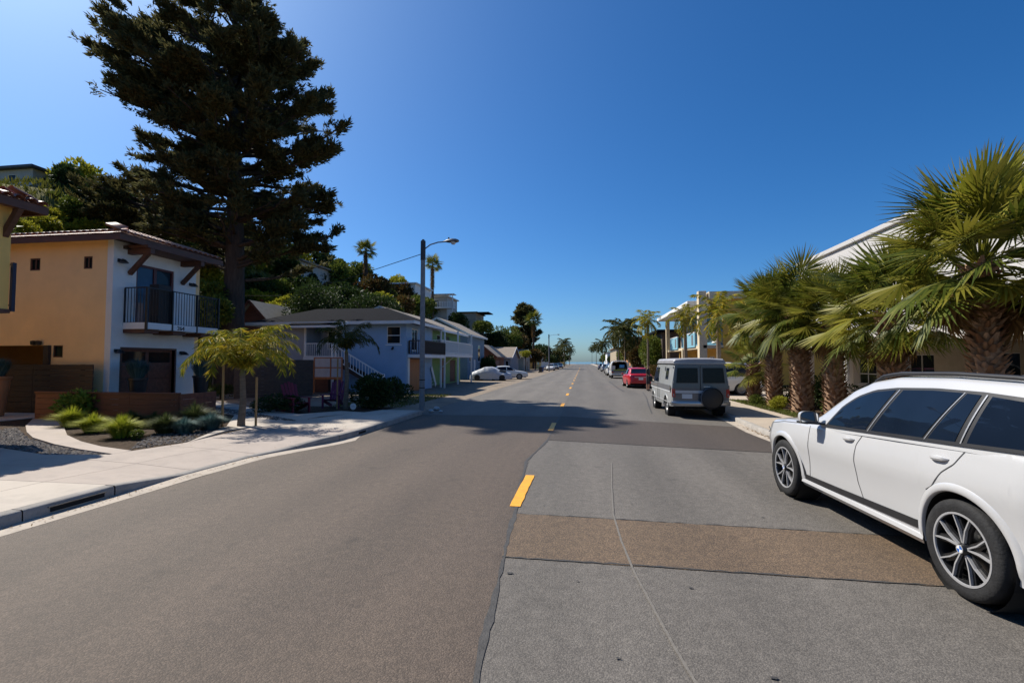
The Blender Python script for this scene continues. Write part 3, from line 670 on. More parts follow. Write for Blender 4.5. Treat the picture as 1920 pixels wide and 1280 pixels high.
# ------------------------------------------------------------------ grey camper van with a spare wheel
def build_van():
    t = thing('camper_van', 'old grey camper van with raised roof and black spare wheel on its back', 'van', (3.93, 19.85, 0.006), R(1.0))
    m_g = paint('van_grey_paint', (0.10, 0.105, 0.115), coat=.5, rough=.4, flake=.08)
    m_l = paint('van_silver_paint', (0.30, 0.31, 0.31), coat=.5, rough=.4, flake=.08)
    m_r = mat('van_roof_pale', (.30, .30, .32), rough=.5)
    sp = dict(top=[(-2.38, .98), (-2.34, 1.05), (-2.2, 1.06), (1.2, 1.06), (1.75, 1.03), (2.1, .99), (2.35, .90), (2.45, .80)],
              plan=[(-2.38, .93), (-2.3, .97), (-2.0, .99), (1.4, .99), (2.1, .95), (2.4, .88), (2.45, .84)],
              floor=[(-2.38, .40), (-1.8, .36), (1.9, .34), (2.45, .38)], arches=[(-1.42, .40, .33), (1.38, .40, .33)],
              prof=[(0, .96), (.1, .985), (.4, 1.0), (.7, 1.0), (1.0, .985)], crown=.0, n=60)
    carbody(sp).build('body', m_l, t, smooth=True, ang=30, fix=True)
    up = []
    for y, w0, w1, z1 in ((-2.36, .93, .82, 1.60), (-2.34, .955, .845, 1.80), (-2.28, .972, .86, 1.86), (-2.0, .975, .865, 1.88), (0, .975, .865, 1.90), (1.0, .975, .86, 1.89), (1.2, .97, .85, 1.83), (1.5, .96, .86, 1.45), (1.78, .94, .90, 1.07)):
        h = [(w0, 1.02)]+[(w0+(w1-w0)*k/8, 1.04+(z1-.06-1.04)*k/8) for k in range(9)]+[(w1-.05, z1), (w1*.6, z1+.02), (0, z1+.03)]
        up.append((y, h))
    shell(t, 'upper_body', m_l, up, ang=30)
    # raised camper roof
    ro = []
    for y, z in ((-2.3, 1.88), (-2.28, 2.0), (-2.2, 2.045), (.9, 2.05), (1.05, 1.98), (1.12, 1.89)):
        ro.append((y, [(.86, 1.85), (.865, max(1.9, z-.06)), (.80, z), (.4, z+.03), (0, z+.035)]))
    shell(t, 'raised_roof', m_r, ro, ang=30)
    MB().bx(-.87, .87, -2.40, -2.33, 1.86, 1.90).build('roof_gutter', m_l, t, bev=.008)
    for s in (-1, 1):
        MB().bx(s*.872-.012, s*.872+.012, -2.3, 1.1, 1.855, 1.885).build('roof_gutter', m_blk, t)
        def sx(z): return .975+(.865-.975)*(z-1.04)/(1.84-1.04)
        def side_quad(nm, pts, off, mm):
            MB().add([(s*(sx(z) + off if z > 1.04 else .992+off), y, z) for y, z in pts], [tuple(range(len(pts)))]).build(nm, mm, t)
        side_quad('window_frame', [(-1.62, 1.30), (-1.08, 1.30), (-1.08, 1.72), (-1.62, 1.72)], .004, m_blk)
        side_quad('side_window', [(-1.59, 1.33), (-1.11, 1.33), (-1.11, 1.69), (-1.59, 1.69)], .008, m_glass)
        side_quad('window_frame', [(-.95, 1.6), (-.78, 1.6), (-.78, 1.75), (-.95, 1.75)], .004, m_blk)
        side_quad('side_window', [(.30, 1.15), (1.45, 1.15), (1.15, 1.72), (.30, 1.72)], .006, m_glass)
        # two-tone band, pale stripe, lower trim
        for z0, z1, mm, nm in ((.93, 1.12, m_g, 'paint_band'), (.885, .925, mat('van_stripe', (.55, .56, .57), rough=.4), 'pale_stripe'), (.50, .535, m_chrome, 'side_moulding')):
            MB().bx(s*.988, s*.997, -2.25, 2.0, z0, z1).build(nm, mm, t)
        MB().bx(s*.99, s*1.0, -.02, -.005, .45, 1.8).build('door_gap', m_seam, t)
        MB().bx(s*.99, s*1.0, .30, .315, .45, 1.15).build('door_gap', m_seam, t)
        # rear lights, corner posts
        MB().bx(s*.84, s*.955, -2.405, -2.36, .72, 1.0).build('tail_light', m_red, t, bev=.01)
        # mirror
        MB().box(s*1.12, 1.35, 1.22, .18, .05, .22).build('door_mirror', m_blk, t, bev=.02)
        MB().tube([(s*.96, 1.35, 1.12), (s*1.06, 1.35, 1.16)], .015, 6).build('mirror_arm', m_blk, t)
        for ay in (-1.42, 1.38):
            wheel(t, s*.965, ay, .345, .22, s, 'cap', rim_r=.215)
            MB().lathe([(.40, 0), (.40, -s*.25), (.001, -s*.26)], 28, 'x', c=(s*.97, ay, .33)).build('wheel_well', m_under, t, fix=True)
            rows = []
            for a in np.linspace(0, math.pi, 20):
                rows.append([(s*(.992+xo), ay+rr*math.cos(a), .33+rr*math.sin(a)) for rr, xo in ((.398, -.01), (.40, .018), (.44, .012), (.45, 0))])
            MB().grid(rows).build('arch_lip', m_l, t, smooth=True, fix=True)
    # back: two doors with dark windows
    MB().bx(-.90, .90, -2.392, -2.36, .62, 1.05).build('rear_door_lower', m_g, t, bev=.01)
    for s, mm in ((-1, m_g), (1, m_g)):
        d = MB(); d.add([(s*.015, -2.392, 1.04), (s*.93, -2.392, 1.04), (s*.845, -2.36, 1.81), (s*.015, -2.36, 1.81)], [(0, 1, 2, 3)])
        d.build('rear_door', mm, t, fix=True, solid=.02)
        w = MB(); w.add([(s*.09, -2.394, 1.22), (s*.80, -2.394, 1.22), (s*.755, -2.377, 1.72), (s*.09, -2.377, 1.72)], [(0, 1, 2, 3)])
        w.build('rear_window', mat('limo_glass', (.006, .006, .007), rough=.2, spec=.25), t, fix=True)
        fr = MB(); fr.tube([(s*.09, -2.398, 1.22), (s*.80, -2.398, 1.22), (s*.755, -2.381, 1.72), (s*.09, -2.381, 1.72), (s*.09, -2.398, 1.22)], .012, 6).build('window_seal', m_blk, t)
    MB().bx(-.90, .5, -2.399, -2.385, .86, .95).build('pale_stripe', MATS['van_stripe'], t)
    MB().bx(-.008, .008, -2.397, -2.38, .6, 1.82).build('door_gap', m_seam, t)
    MB().bx(.10, .32, -2.415, -2.39, 1.07, 1.10).build('door_handle', m_chrome, t, bev=.006)
    MB().bx(-.62, -.28, -2.402, -2.392, .67, .83).build('number_plate', m_plate, t)
    for s in (-1, 1):
        for z in (.75, 1.2, 1.7): MB().tube([(s*.90, -2.40, z), (s*.90, -2.40, z+.09)], .018, 6).build('door_hinge', m_l, t)
    # spare wheel in black cover, on a swing arm
    sw = MB().lathe([(.001, -2.62), (.30, -2.62), (.345, -2.60), (.36, -2.56), (.36, -2.46), (.34, -2.42), (.001, -2.415)], 36, 'y', c=(.33, 0, .70)).build('spare_wheel', mat('vinyl_cover_black', (.012, .012, .013), rough=.55, var=.2, bump=.1, bscale=8), t, smooth=True, ang=40, fix=True)
    MB().lathe([(.352, -2.63), (.366, -2.60), (.372, -2.55), (.366, -2.5)], 36, 'y', c=(.33, 0, .70)).build('cover_rim', mat('cover_rim_grey', (.10, .10, .11), rough=.4), sw, smooth=True, fix=True)
    MB().tube([(.33, -2.45, .70), (.33, -2.44, .42), (.80, -2.42, .42)], .025, 8).build('swing_arm', m_blk, t)
    # bumper
    rows = []
    for x in np.linspace(-.98, .98, 21):
        yb = -2.50+.12*abs(x/.98)**6; rows.append([(x, -2.36, .58), (x, yb, .575), (x, yb-.015, .53), (x, yb-.015, .48), (x, yb, .44), (x, -2.36, .43)])
    MB().grid(rows).build('rear_bumper', mat('bumper_steel', (.42, .42, .43), rough=.3, metal=.8, var=.1, scale=5), t, smooth=True, ang=50, fix=True)
    MB().bx(-.8, .8, -2.2, 2.2, .30, .36).build('underbody', m_under, t)
    MB().tube([(-.5, -2.45, .33), (-.5, -1.8, .33)], .03, 8).build('exhaust', m_under, t)
    # windscreen
    MB().add([(-.86, 1.53, 1.46), (.86, 1.53, 1.46), (.80, 1.235, 1.82), (-.80, 1.235, 1.82)], [(0, 1, 2, 3)]).build('windscreen', m_glass, t, fix=True)
    return t
build_van()

# ------------------------------------------------------------------ saloon car, used for the parked cars down the street
def build_saloon(name, label, m_p, loc, rz, group=None, L=4.7, H=1.45, hatch=False, lowpoly=False, plate=True, category='car'):
    t = thing(name, label, category, loc, rz, group)
    h = L/2
    deck = 1.02 if not hatch else 1.0
    sp = dict(top=[(-h, .74), (-h+.04, .90), (-h+.12, deck-.02), (-h+.5, deck), (-1.0, .99), (.9, .95), (1.3, .92), (h-.4, .82), (h-.1, .70), (h, .56)],
              plan=[(-h, .74), (-h+.1, .82), (-h+.5, .885), (-1.0, .905), (1.0, .905), (h-.5, .86), (h-.1, .72), (h, .6)],
              floor=[(-h, .36), (-h+.5, .24), (h-.5, .22), (h, .32)], arches=[(-1.36, .35, .31), (1.38, .35, .31)],
              prof=[(0, .93), (.12, .97), (.4, .99), (.62, 1.0), (.8, .985), (.94, .95), (1.0, .90)], crown=.035, n=36 if lowpoly else 60)
    carbody(sp).build('body', m_p, t, smooth=True, ang=30, fix=True)
    belt = [(-h, .9), (-h+.5, deck-.02), (-1.0, .98), (.9, .94), (1.2, .93)]
    if hatch: roof = [(-h+.05, .98), (-h+.25, 1.25), (-h+.5, H-.05), (-1.0, H), (-.2, H), (.2, H-.04), (.6, H-.18), (1.15, .95)]
    else: roof = [(-h+.52, 1.0), (-h+.85, 1.16), (-h+1.2, H-.06), (-.6, H), (-.1, H), (.25, H-.05), (.6, H-.2), (1.15, .95)]
    y0 = roof[0][0]
    ib = [(y0, .72), (y0+.4, .82), (-.6, .84), (.8, .82), (1.15, .78)]; it = [(y0, .68), (y0+.5, .60), (-.4, .62), (.5, .62), (1.15, .74)]
    gh = Green(belt, roof, ib, it); rows = []
    for y in np.linspace(y0, 1.15, 30):
        zb = np.interp(y, *zip(*belt))-.05; zr = np.interp(y, *zip(*roof)); half = []
        for k in range(6):
            z = zb+(zr-zb)*k/5; half.append((gh.x(y, z), y, z))
        xt = half[-1][0]; q = .05*min(1, max(0, (zr-zb-.05)/.3))
        half += [(xt-.05, y, zr+q*.6), (xt*.6, y, zr+q), (0, y, zr+q*1.1)]
        rows.append([(-a, b, c) for a, b, c in half]+[(a, b, c) for a, b, c in half[-2::-1]])
    MB().grid(rows).build('roof_shell', m_p, t, smooth=True, ang=40, fix=True)
    ye = -h+.5 if hatch else -h+1.15
    for nm, ya, yb, wa, wb in (('windscreen', 1.08, .28, .70, .56), ('rear_window', y0+(.12 if not hatch else .06), ye, .64, .54)):
        rws = []
        for k in range(9):
            y = ya+(yb-ya)*k/8; zr = np.interp(y, *zip(*roof)); zb = np.interp(y, *zip(*belt))-.05; q = .05*min(1, max(0, (zr-zb-.05)/.3)); w = wa+(wb-wa)*k/8
            rws.append([(w*s2, y, zr+q*(1.1-.1*s2*s2)+.012) for s2 in np.linspace(-1, 1, 7)])
        MB().grid(rws).build(nm, m_glass, t, smooth=True, fix=True)
    for s in (-1, 1):
        yr = y0+.62 if not hatch else -h+.55
        zt = H-.07
        for (b0, b1, t0, t1) in ((.92, .02, .42, -.02), (-.06, yr, -.10, yr+.25)):
            n = 8; bb = resample([(b0, np.interp(b0, *zip(*belt))+.035), (b1, np.interp(b1, *zip(*belt))+.035)], n)
            tt = resample([(b0, np.interp(b0, *zip(*belt))+.06), (t0, zt-.05), (t1, zt)], n) if b0 > .5 else resample([(t0, zt), (t1, zt-.02), (b1, np.interp(b1, *zip(*belt))+.12)], n)
            gh.panel((bb, tt), .006, s, n=4).build('side_window', m_glass, t, smooth=True, fix=True)
        MB().box(s*.97, .72, 1.0, .16, .09, .12).build('door_mirror', m_p, t, bev=.03)
        for ay in (-1.36, 1.38):
            wheel(t, s*.90, ay, .325, .21, s, 'cap', rim_r=.225)
            MB().lathe([(.35, 0), (.35, -s*.25), (.001, -s*.26)], 24, 'x', c=(s*.89, ay, .31)).build('wheel_well', m_under, t, fix=True)
        MB().add([(s*.50, -h-.002, .80), (s*.74, -h+.05, .80), (s*.84, -h+.22, .84), (s*.83, -h+.2, .92), (s*.72, -h+.06, .93), (s*.50, -h+.03, .93)], [(0, 1, 2, 3, 4, 5)]).build('tail_light', m_red, t)
        MB().add([(s*.50, h-.06, .64), (s*.70, h-.16, .66), (s*.80, h-.38, .74), (s*.70, h-.2, .74), (s*.50, h-.12, .72)], [(0, 1, 2, 3, 4)]).build('headlight', m_lens, t)
    if plate: MB().bx(-.16, .16, -h-.022, -h-.005, .62, .78).build('number_plate', m_plate, t)
    MB().bx(-.45, .45, -h-.012, -h+.02, .80, .83).build('boot_trim', m_chrome, t)
    MB().bx(-.8, .8, -h-.03, -h+.05, .40, .52).build('rear_bumper', m_p, t, bev=.03)
    MB().bx(-.75, .75, -h+.2, h-.2, .2, .27).build('underbody', m_under, t)
    return t
m_redp = paint('red_car_paint', (0.45, 0.006, 0.012), coat=.45, rough=.35)
m_whp = paint('white_paint_plain', (0.62, 0.62, 0.61), coat=.7)
m_blkp = paint('black_car_paint', (0.015, 0.015, 0.018), coat=.9, rough=.3)
m_silp = paint('silver_car_paint', (0.40, 0.41, 0.43), coat=.8, metal=.4)
m_blup = paint('navy_car_paint', (0.03, 0.05, 0.11), coat=.9)
m_grnp = paint('grey_car_paint', (0.12, 0.125, 0.13), coat=.9)
build_saloon('parked_sedan', 'bright red sedan with a pale rear number plate, parked ahead of the grey van', m_redp, (4.02, 38.6, .005), R(2.0))
# cars further along on the right
build_saloon('parked_car', 'white hatchback parked just beyond the white work van', m_whp, (4.0, 70.5, .005), R(1), 'cars parked far along the right kerb', hatch=True, lowpoly=True, L=4.2)
build_saloon('parked_car', 'black sedan parked beyond the small white hatchback', m_blkp, (4.3, 82, .005), R(1), 'cars parked far along the right kerb', lowpoly=True)
build_saloon('parked_car', 'silver sedan farther up the right kerb behind the black one', m_silp, (4.2, 98, .005), R(1), 'cars parked far along the right kerb', lowpoly=True)
build_saloon('parked_car', 'dark blue hatchback, last parked car before the right-hand palms end', m_blup, (4.3, 122, .005), R(0), 'cars parked far along the right kerb', lowpoly=True, hatch=True)
# left side, far
build_saloon('parked_car', 'white sedan far along the left kerb beside a dark hatchback', m_whp, (-7.4, 108, .005), R(180), 'cars parked far along the left kerb', lowpoly=True)
build_saloon('parked_car', 'dark grey hatchback far along the left kerb near the white sedan', m_grnp, (-7.3, 124, .005), R(180), 'cars parked far along the left kerb', lowpoly=True, hatch=True)
build_saloon('parked_car', 'navy sedan at the far end of the left kerb', m_blup, (-7.2, 146, .005), R(180), 'cars parked far along the left kerb', lowpoly=True)

# white minivan across the driveway on the right
build_saloon('parked_minivan', 'white minivan parked in the driveway behind the grey van', paint('white_minivan_paint', (.60, .60, .58), coat=.7), (7.0, 28.4, .15), R(90), L=4.9, H=1.72, hatch=True)

# white work van with open back
def build_workvan():
    t = thing('work_van', 'white work van with an open back showing a blue crate, beyond the red sedan', 'van', (4.05, 59.5, .005), R(1))
    m_w = paint('work_van_white', (.66, .66, .66), coat=.5)
    sp = dict(top=[(-2.3, .70), (-2.28, .88), (-2.2, .90), (1.4, .95), (2.0, .9), (2.35, .75)], plan=[(-2.3, .94), (-2.2, .97), (1.6, .97), (2.2, .88), (2.35, .78)],
              floor=[(-2.3, .42), (-1.8, .34), (2.35, .32)], arches=[(-1.4, .38, .33), (1.4, .38, .33)], prof=[(0, .97), (.2, 1), (1, .99)], crown=0, n=40)
    carbody(sp).build('body', m_w, t, smooth=True, ang=30, fix=True)
    # hooped rear body, open at the back
    def hoop(y, k=1.0): return [(s*.96*k if False else 0, 0, 0) for s in ()]
    prof = [(-.96, .86), (-.955, 1.3), (-.93, 1.6), (-.86, 1.82), (-.72, 1.95), (-.5, 2.0), (0, 2.02), (.5, 2.0), (.72, 1.95), (.86, 1.82), (.93, 1.6), (.955, 1.3), (.96, .86)]
    MB().grid([[(x, y, z) for x, z in prof] for y in (-2.28, -1, .3, 1.1)]).build('cargo_shell', m_w, t, smooth=True, fix=True, solid=.05)
    MB().tube([(x*.985, -2.30, z) for x, z in prof], .06, 8).build('rear_hoop', m_w, t, smooth=True)
    MB().bx(-.9, .9, .2, .3, .9, 1.9).build('bulkhead', m_under, t)
    MB().add([(-.9, 1.12, 1.9), (.9, 1.12, 1.9), (.92, 1.75, .98), (-.92, 1.75, .98)], [(0, 1, 2, 3)]).build('windscreen', m_glass, t, fix=True)
    MB().bx(-.9, .9, -2.25, .2, .84, .88).build('cargo_floor', m_under, t)
    MB().bx(-.88, -.5, -2.2, -1.2, .9, 1.5).build('tool_locker', mat('locker_pale', (.5, .5, .52)), t, bev=.02)
    MB().bx(.0, .55, -2.1, -1.6, 1.25, 1.6).build('blue_crate', mat('crate_blue', (.05, .28, .62), rough=.5), t, bev=.02)
    MB().bx(-.2, .8, -2.15, -1.3, .9, 1.22).build('tool_box', mat('box_olive', (.12, .12, .05)), t, bev=.02)
    MB().bx(-.75, .95, -2.36, -2.28, .95, 1.03).build('reflective_bar', mat('bar_yellowgreen', (.45, .5, .08)), t)
    MB().bx(-.96, .96, -2.40, -2.28, .62, .84).build('tailboard', mat('tailboard_grey', (.28, .27, .25)), t, bev=.02)
    MB().bx(-.98, .98, -2.5, -2.3, .42, .55).build('rear_bumper', m_w, t, bev=.02)
    for s in (-1, 1):
        MB().bx(s*.72, s*.95, -2.43, -2.38, .66, .8).build('tail_light', m_red if s < 0 else m_amber, t)
        for ay in (-1.4, 1.4):
            wheel(t, s*.95, ay, .34, .22, s, 'cap', rim_r=.21)
            MB().lathe([(.38, 0), (.38, -s*.25), (.001, -s*.26)], 24, 'x', c=(s*.955, ay, .33)).build('wheel_well', m_under, t, fix=True)
        MB().box(s*1.08, 1.3, 1.2, .16, .06, .2).build('door_mirror', m_blk, t, bev=.02)
    MB().bx(1.0, 1.30, -2.33, -2.27, 1.05, 1.45).build('open_door', m_w, t, bev=.02)
    MB().bx(-.8, .8, -2.1, 2.1, .28, .36).build('underbody', m_under, t)
build_workvan()
# ================================================================== BUILDINGS
m_stW = mat('stucco_white', (0.76, 0.75, 0.73), rough=0.9, var=0.05, scale=1.5, bump=0.25, bscale=90)
m_stO = mat('stucco_bounce_tint', (0.95, 0.62, 0.30), rough=0.9, var=0.06, scale=1.0, bump=0.25, bscale=90, dirt=((.80, .54, .30), .4, .8))  # warm light bounced off the ochre house is put into this colour
m_stY = mat('stucco_ochre', (0.86, 0.52, 0.15), rough=0.9, var=0.06, scale=1.2, bump=0.25, bscale=90)
m_wood = mat('redwood_beam', (0.105, 0.042, 0.024), rough=0.6, var=0.3, scale=3, bump=0.2, bscale=25, stretch=(1, 1, 6))
m_woodr = mat('redwood_board', (0.16, 0.055, 0.03), rough=0.6, var=0.35, scale=2, bump=0.2, bscale=22, stretch=(.3, 4, 4))
m_woodd = mat('dark_stained_board', (0.045, 0.030, 0.022), rough=0.6, var=0.3, scale=2, bump=0.2, bscale=22, stretch=(.3, 4, 4))
m_tile = mat('clay_roof_tile', (0.30, 0.115, 0.075), rough=0.55, var=0.35, scale=1.5, bump=0.2, bscale=30, hue=(0.36, 0.17, 0.12), spec=.6)
m_iron = mat('wrought_iron', (0.012, 0.012, 0.013), rough=0.45)
m_wg = glass('window_glass', (0.02, 0.035, 0.05))
m_wgd = glass('window_glass_dark', (0.008, 0.012, 0.014))
m_whi = mat('white_trim_paint', (0.72, 0.72, 0.71), rough=0.6, var=0.06)
m_blu = mat('blue_grey_siding', (0.26, 0.40, 0.58), rough=0.75, var=0.06, scale=1.2, bump=.1, bscale=60)
m_gry = mat('lilac_grey_siding', (0.33, 0.36, 0.43), rough=0.8, var=0.06)
m_grn = mat('green_siding', (0.17, 0.30, 0.11), rough=0.8, var=0.08)
m_grn2 = mat('olive_siding', (0.20, 0.22, 0.075), rough=0.8, var=0.08)
m_shin = mat('charcoal_shingle', (0.007, 0.008, 0.012), rough=0.95, spec=.05, var=0.4, scale=6, bump=.5, bscale=25)
m_shinb = mat('tan_shingle', (0.23, 0.19, 0.15), rough=0.9, var=0.25, scale=6, bump=.5, bscale=25)
m_oak = mat('orange_wood_door', (0.38, 0.135, 0.035), rough=0.5, var=0.25, scale=2.5, stretch=(5, 5, .4))

def face_pt(face, p, a, z, out):
    return {'-y': (a, p-out, z), '+y': (a, p+out, z), '+x': (p+out, a, z), '-x': (p-out, a, z)}[face]
def rect(mb, face, p, a0, a1, z0, z1, d0, d1):
    A = face_pt(face, p, a0, z0, d0); B = face_pt(face, p, a1, z1, d1)
    return mb.bx(min(A[0], B[0]), max(A[0], B[0]), min(A[1], B[1]), max(A[1], B[1]), z0, z1)
def window(t, face, p, a0, a1, z0, z1, fm=None, gm=None, fw=.07, mull=(), hm=(), sill=True, name='window'):
    """framed window: frame proud of the wall, pane set back in the frame"""
    fm = fm or m_whi; gm = gm or m_wgd
    f = MB()
    rect(f, face, p, a0-fw, a0, z0-fw, z1+fw, -.02, .045); rect(f, face, p, a1, a1+fw, z0-fw, z1+fw, -.02, .045)
    rect(f, face, p, a0, a1, z1, z1+fw, -.02, .045); rect(f, face, p, a0, a1, z0-fw, z0, -.02, .045)
    for m in mull: rect(f, face, p, a0+(a1-a0)*m-.025, a0+(a1-a0)*m+.025, z0, z1, -.01, .035)
    for h in hm: rect(f, face, p, a0, a1, z0+(z1-z0)*h-.025, z0+(z1-z0)*h+.025, -.01, .034)
    w = f.build(name, fm, t)
    g = MB(); rect(g, face, p, a0, a1, z0, z1, -.005, .012); g.build('pane', gm, w)
    if sill:
        s = MB(); rect(s, face, p, a0-fw-.03, a1+fw+.03, z0-fw-.05, z0-fw, -.02, .09); s.build('sill', fm, w)
    return w
def wall_with_holes(mb, face, p, a0, a1, z0, z1, th, holes):
    """wall slab of thickness th behind plane p, with rectangular holes (b0,b1,y0,y1)"""
    cuts = sorted(set([a0, a1]+[h[0] for h in holes]+[h[1] for h in holes]))
    for i in range(len(cuts)-1):
        c0, c1 = cuts[i], cuts[i+1]; z = z0
        for h in sorted([h for h in holes if h[0] <= c0+1e-6 and h[1] >= c1-1e-6], key=lambda h: h[2]):
            if h[2] > z: rect(mb, face, p, c0, c1, z, h[2], -th, 0)
            z = h[3]
        if z < z1: rect(mb, face, p, c0, c1, z, z1, -th, 0)
    return mb
def railing(t, pts, z0, z1, m, step=.13, bw=.02, rail=.045, name='railing', post=None):
    """baluster railing along a polyline: each baluster its own object under the rail"""
    rb = MB()
    for a, b in zip(pts[:-1], pts[1:]):
        rb.beam((a[0], a[1], z1+(a[2] if len(a) > 2 else 0)), (b[0], b[1], z1+(b[2] if len(b) > 2 else 0)), rail, rail)
        rb.beam((a[0], a[1], z0+.06+(a[2] if len(a) > 2 else 0)), (b[0], b[1], z0+.06+(b[2] if len(b) > 2 else 0)), rail*.8, rail*.8)
    r = rb.build(name, m, t)
    me = None
    for a, b in zip(pts[:-1], pts[1:]):
        L = math.dist(a[:2], b[:2]); n = max(1, int(L/step))
        za = a[2] if len(a) > 2 else 0; zb = b[2] if len(b) > 2 else 0
        for k in range(n+1):
            f = k/n; w = bw*(2.6 if k in (0, n) else 1)
            key = (round(w, 4), round(z1-z0, 3), m.name)
            if key not in _bal:
                o = MB().box(0, 0, (z1-z0-.06)/2, w, w, z1-z0-.06).build('baluster', m, r); _bal[key] = o.data
            else:
                o = bpy.data.objects.new('baluster', _bal[key]); C.objects.link(o); o.parent = r
            o.location = (a[0]+(b[0]-a[0])*f, a[1]+(b[1]-a[1])*f, z0+.05+za+(zb-za)*f)
    return r
_bal = {}
def gable_roof(t, x0, x1, y0, y1, ze, zr, axis, m, over=.4, th=.12, name='roof', trim=None):
    """ridge runs along axis"""
    mb = MB(); r = None
    if axis == 'y':
        xm = (x0+x1)/2; poly = lambda y: [(x0-over, y, ze), (xm, y, zr), (x1+over, y, ze)]
        A, B = poly(y0-over), poly(y1+over)
    else:
        ym = (y0+y1)/2; A = [(x0-over, y0-over, ze), (x0-over, ym, zr), (x0-over, y1+over, ze)]; B = [(x1+over, y0-over, ze), (x1+over, ym, zr), (x1+over, y1+over, ze)]
    mb.add(A+B, [(0, 1, 4, 3), (1, 2, 5, 4)])
    low = [(p[0], p[1], p[2]-th) for p in A+B]
    mb.add(low, [(3, 4, 1, 0), (4, 5, 2, 1)]); n = 0
    mb.add(A+[(p[0], p[1], p[2]-th) for p in A], [(0, 3, 4, 1), (1, 4, 5, 2)]); mb.add(B+[(p[0], p[1], p[2]-th) for p in B], [(1, 4, 3, 0), (2, 5, 4, 1)])
    for i in (0, 2): mb.add([A[i], B[i], (B[i][0], B[i][1], B[i][2]-th), (A[i][0], A[i][1], A[i][2]-th)], [(0, 1, 2, 3)])
    r = mb.build(name, m, t, fix=True)
    if trim:
        for P in (A, B):
            f = MB(); 
            for i in (0, 1): f.beam(Vector(P[i])-Vector((0, 0, .09)), Vector(P[i+1])-Vector((0, 0, .09)), .05, .2)
            f.build('bargeboard', trim, r)
        for i in (0, 2):
            f = MB(); d = Vector((0, 0, .09)); f.beam(Vector(A[i])-d, Vector(B[i])-d, .06, .18); f.build('fascia', trim, r)
    return r
def hip_roof(t, x0, x1, y0, y1, ze, zr, m, over=.5, trim=None, name='roof', inset=None):
    X0, X1, Y0, Y1 = x0-over, x1+over, y0-over, y1+over; ins = inset or min(X1-X0, Y1-Y0)/2
    if X1-X0 >= Y1-Y0: r0, r1 = (X0+ins, (Y0+Y1)/2, zr), (X1-ins, (Y0+Y1)/2, zr); fs = [(0, 1, 5, 4), (1, 2, 5), (2, 3, 4, 5), (3, 0, 4)]
    else: r0, r1 = ((X0+X1)/2, Y0+ins, zr), ((X0+X1)/2, Y1-ins, zr); fs = [(0, 1, 4), (1, 2, 5, 4), (2, 3, 5), (3, 0, 4, 5)]
    mb = MB().add([(X0, Y0, ze), (X1, Y0, ze), (X1, Y1, ze), (X0, Y1, ze), r0, r1], fs+[(3, 2, 1, 0)])
    r = mb.build(name, m, t, fix=True)
    if trim:
        for (a, b) in (((X0, Y0), (X1, Y0)), ((X1, Y0), (X1, Y1)), ((X1, Y1), (X0, Y1)), ((X0, Y1), (X0, Y0))):
            MB().beam((a[0], a[1], ze-.08), (b[0], b[1], ze-.08), .05, .2).build('fascia', trim, r)
    return r

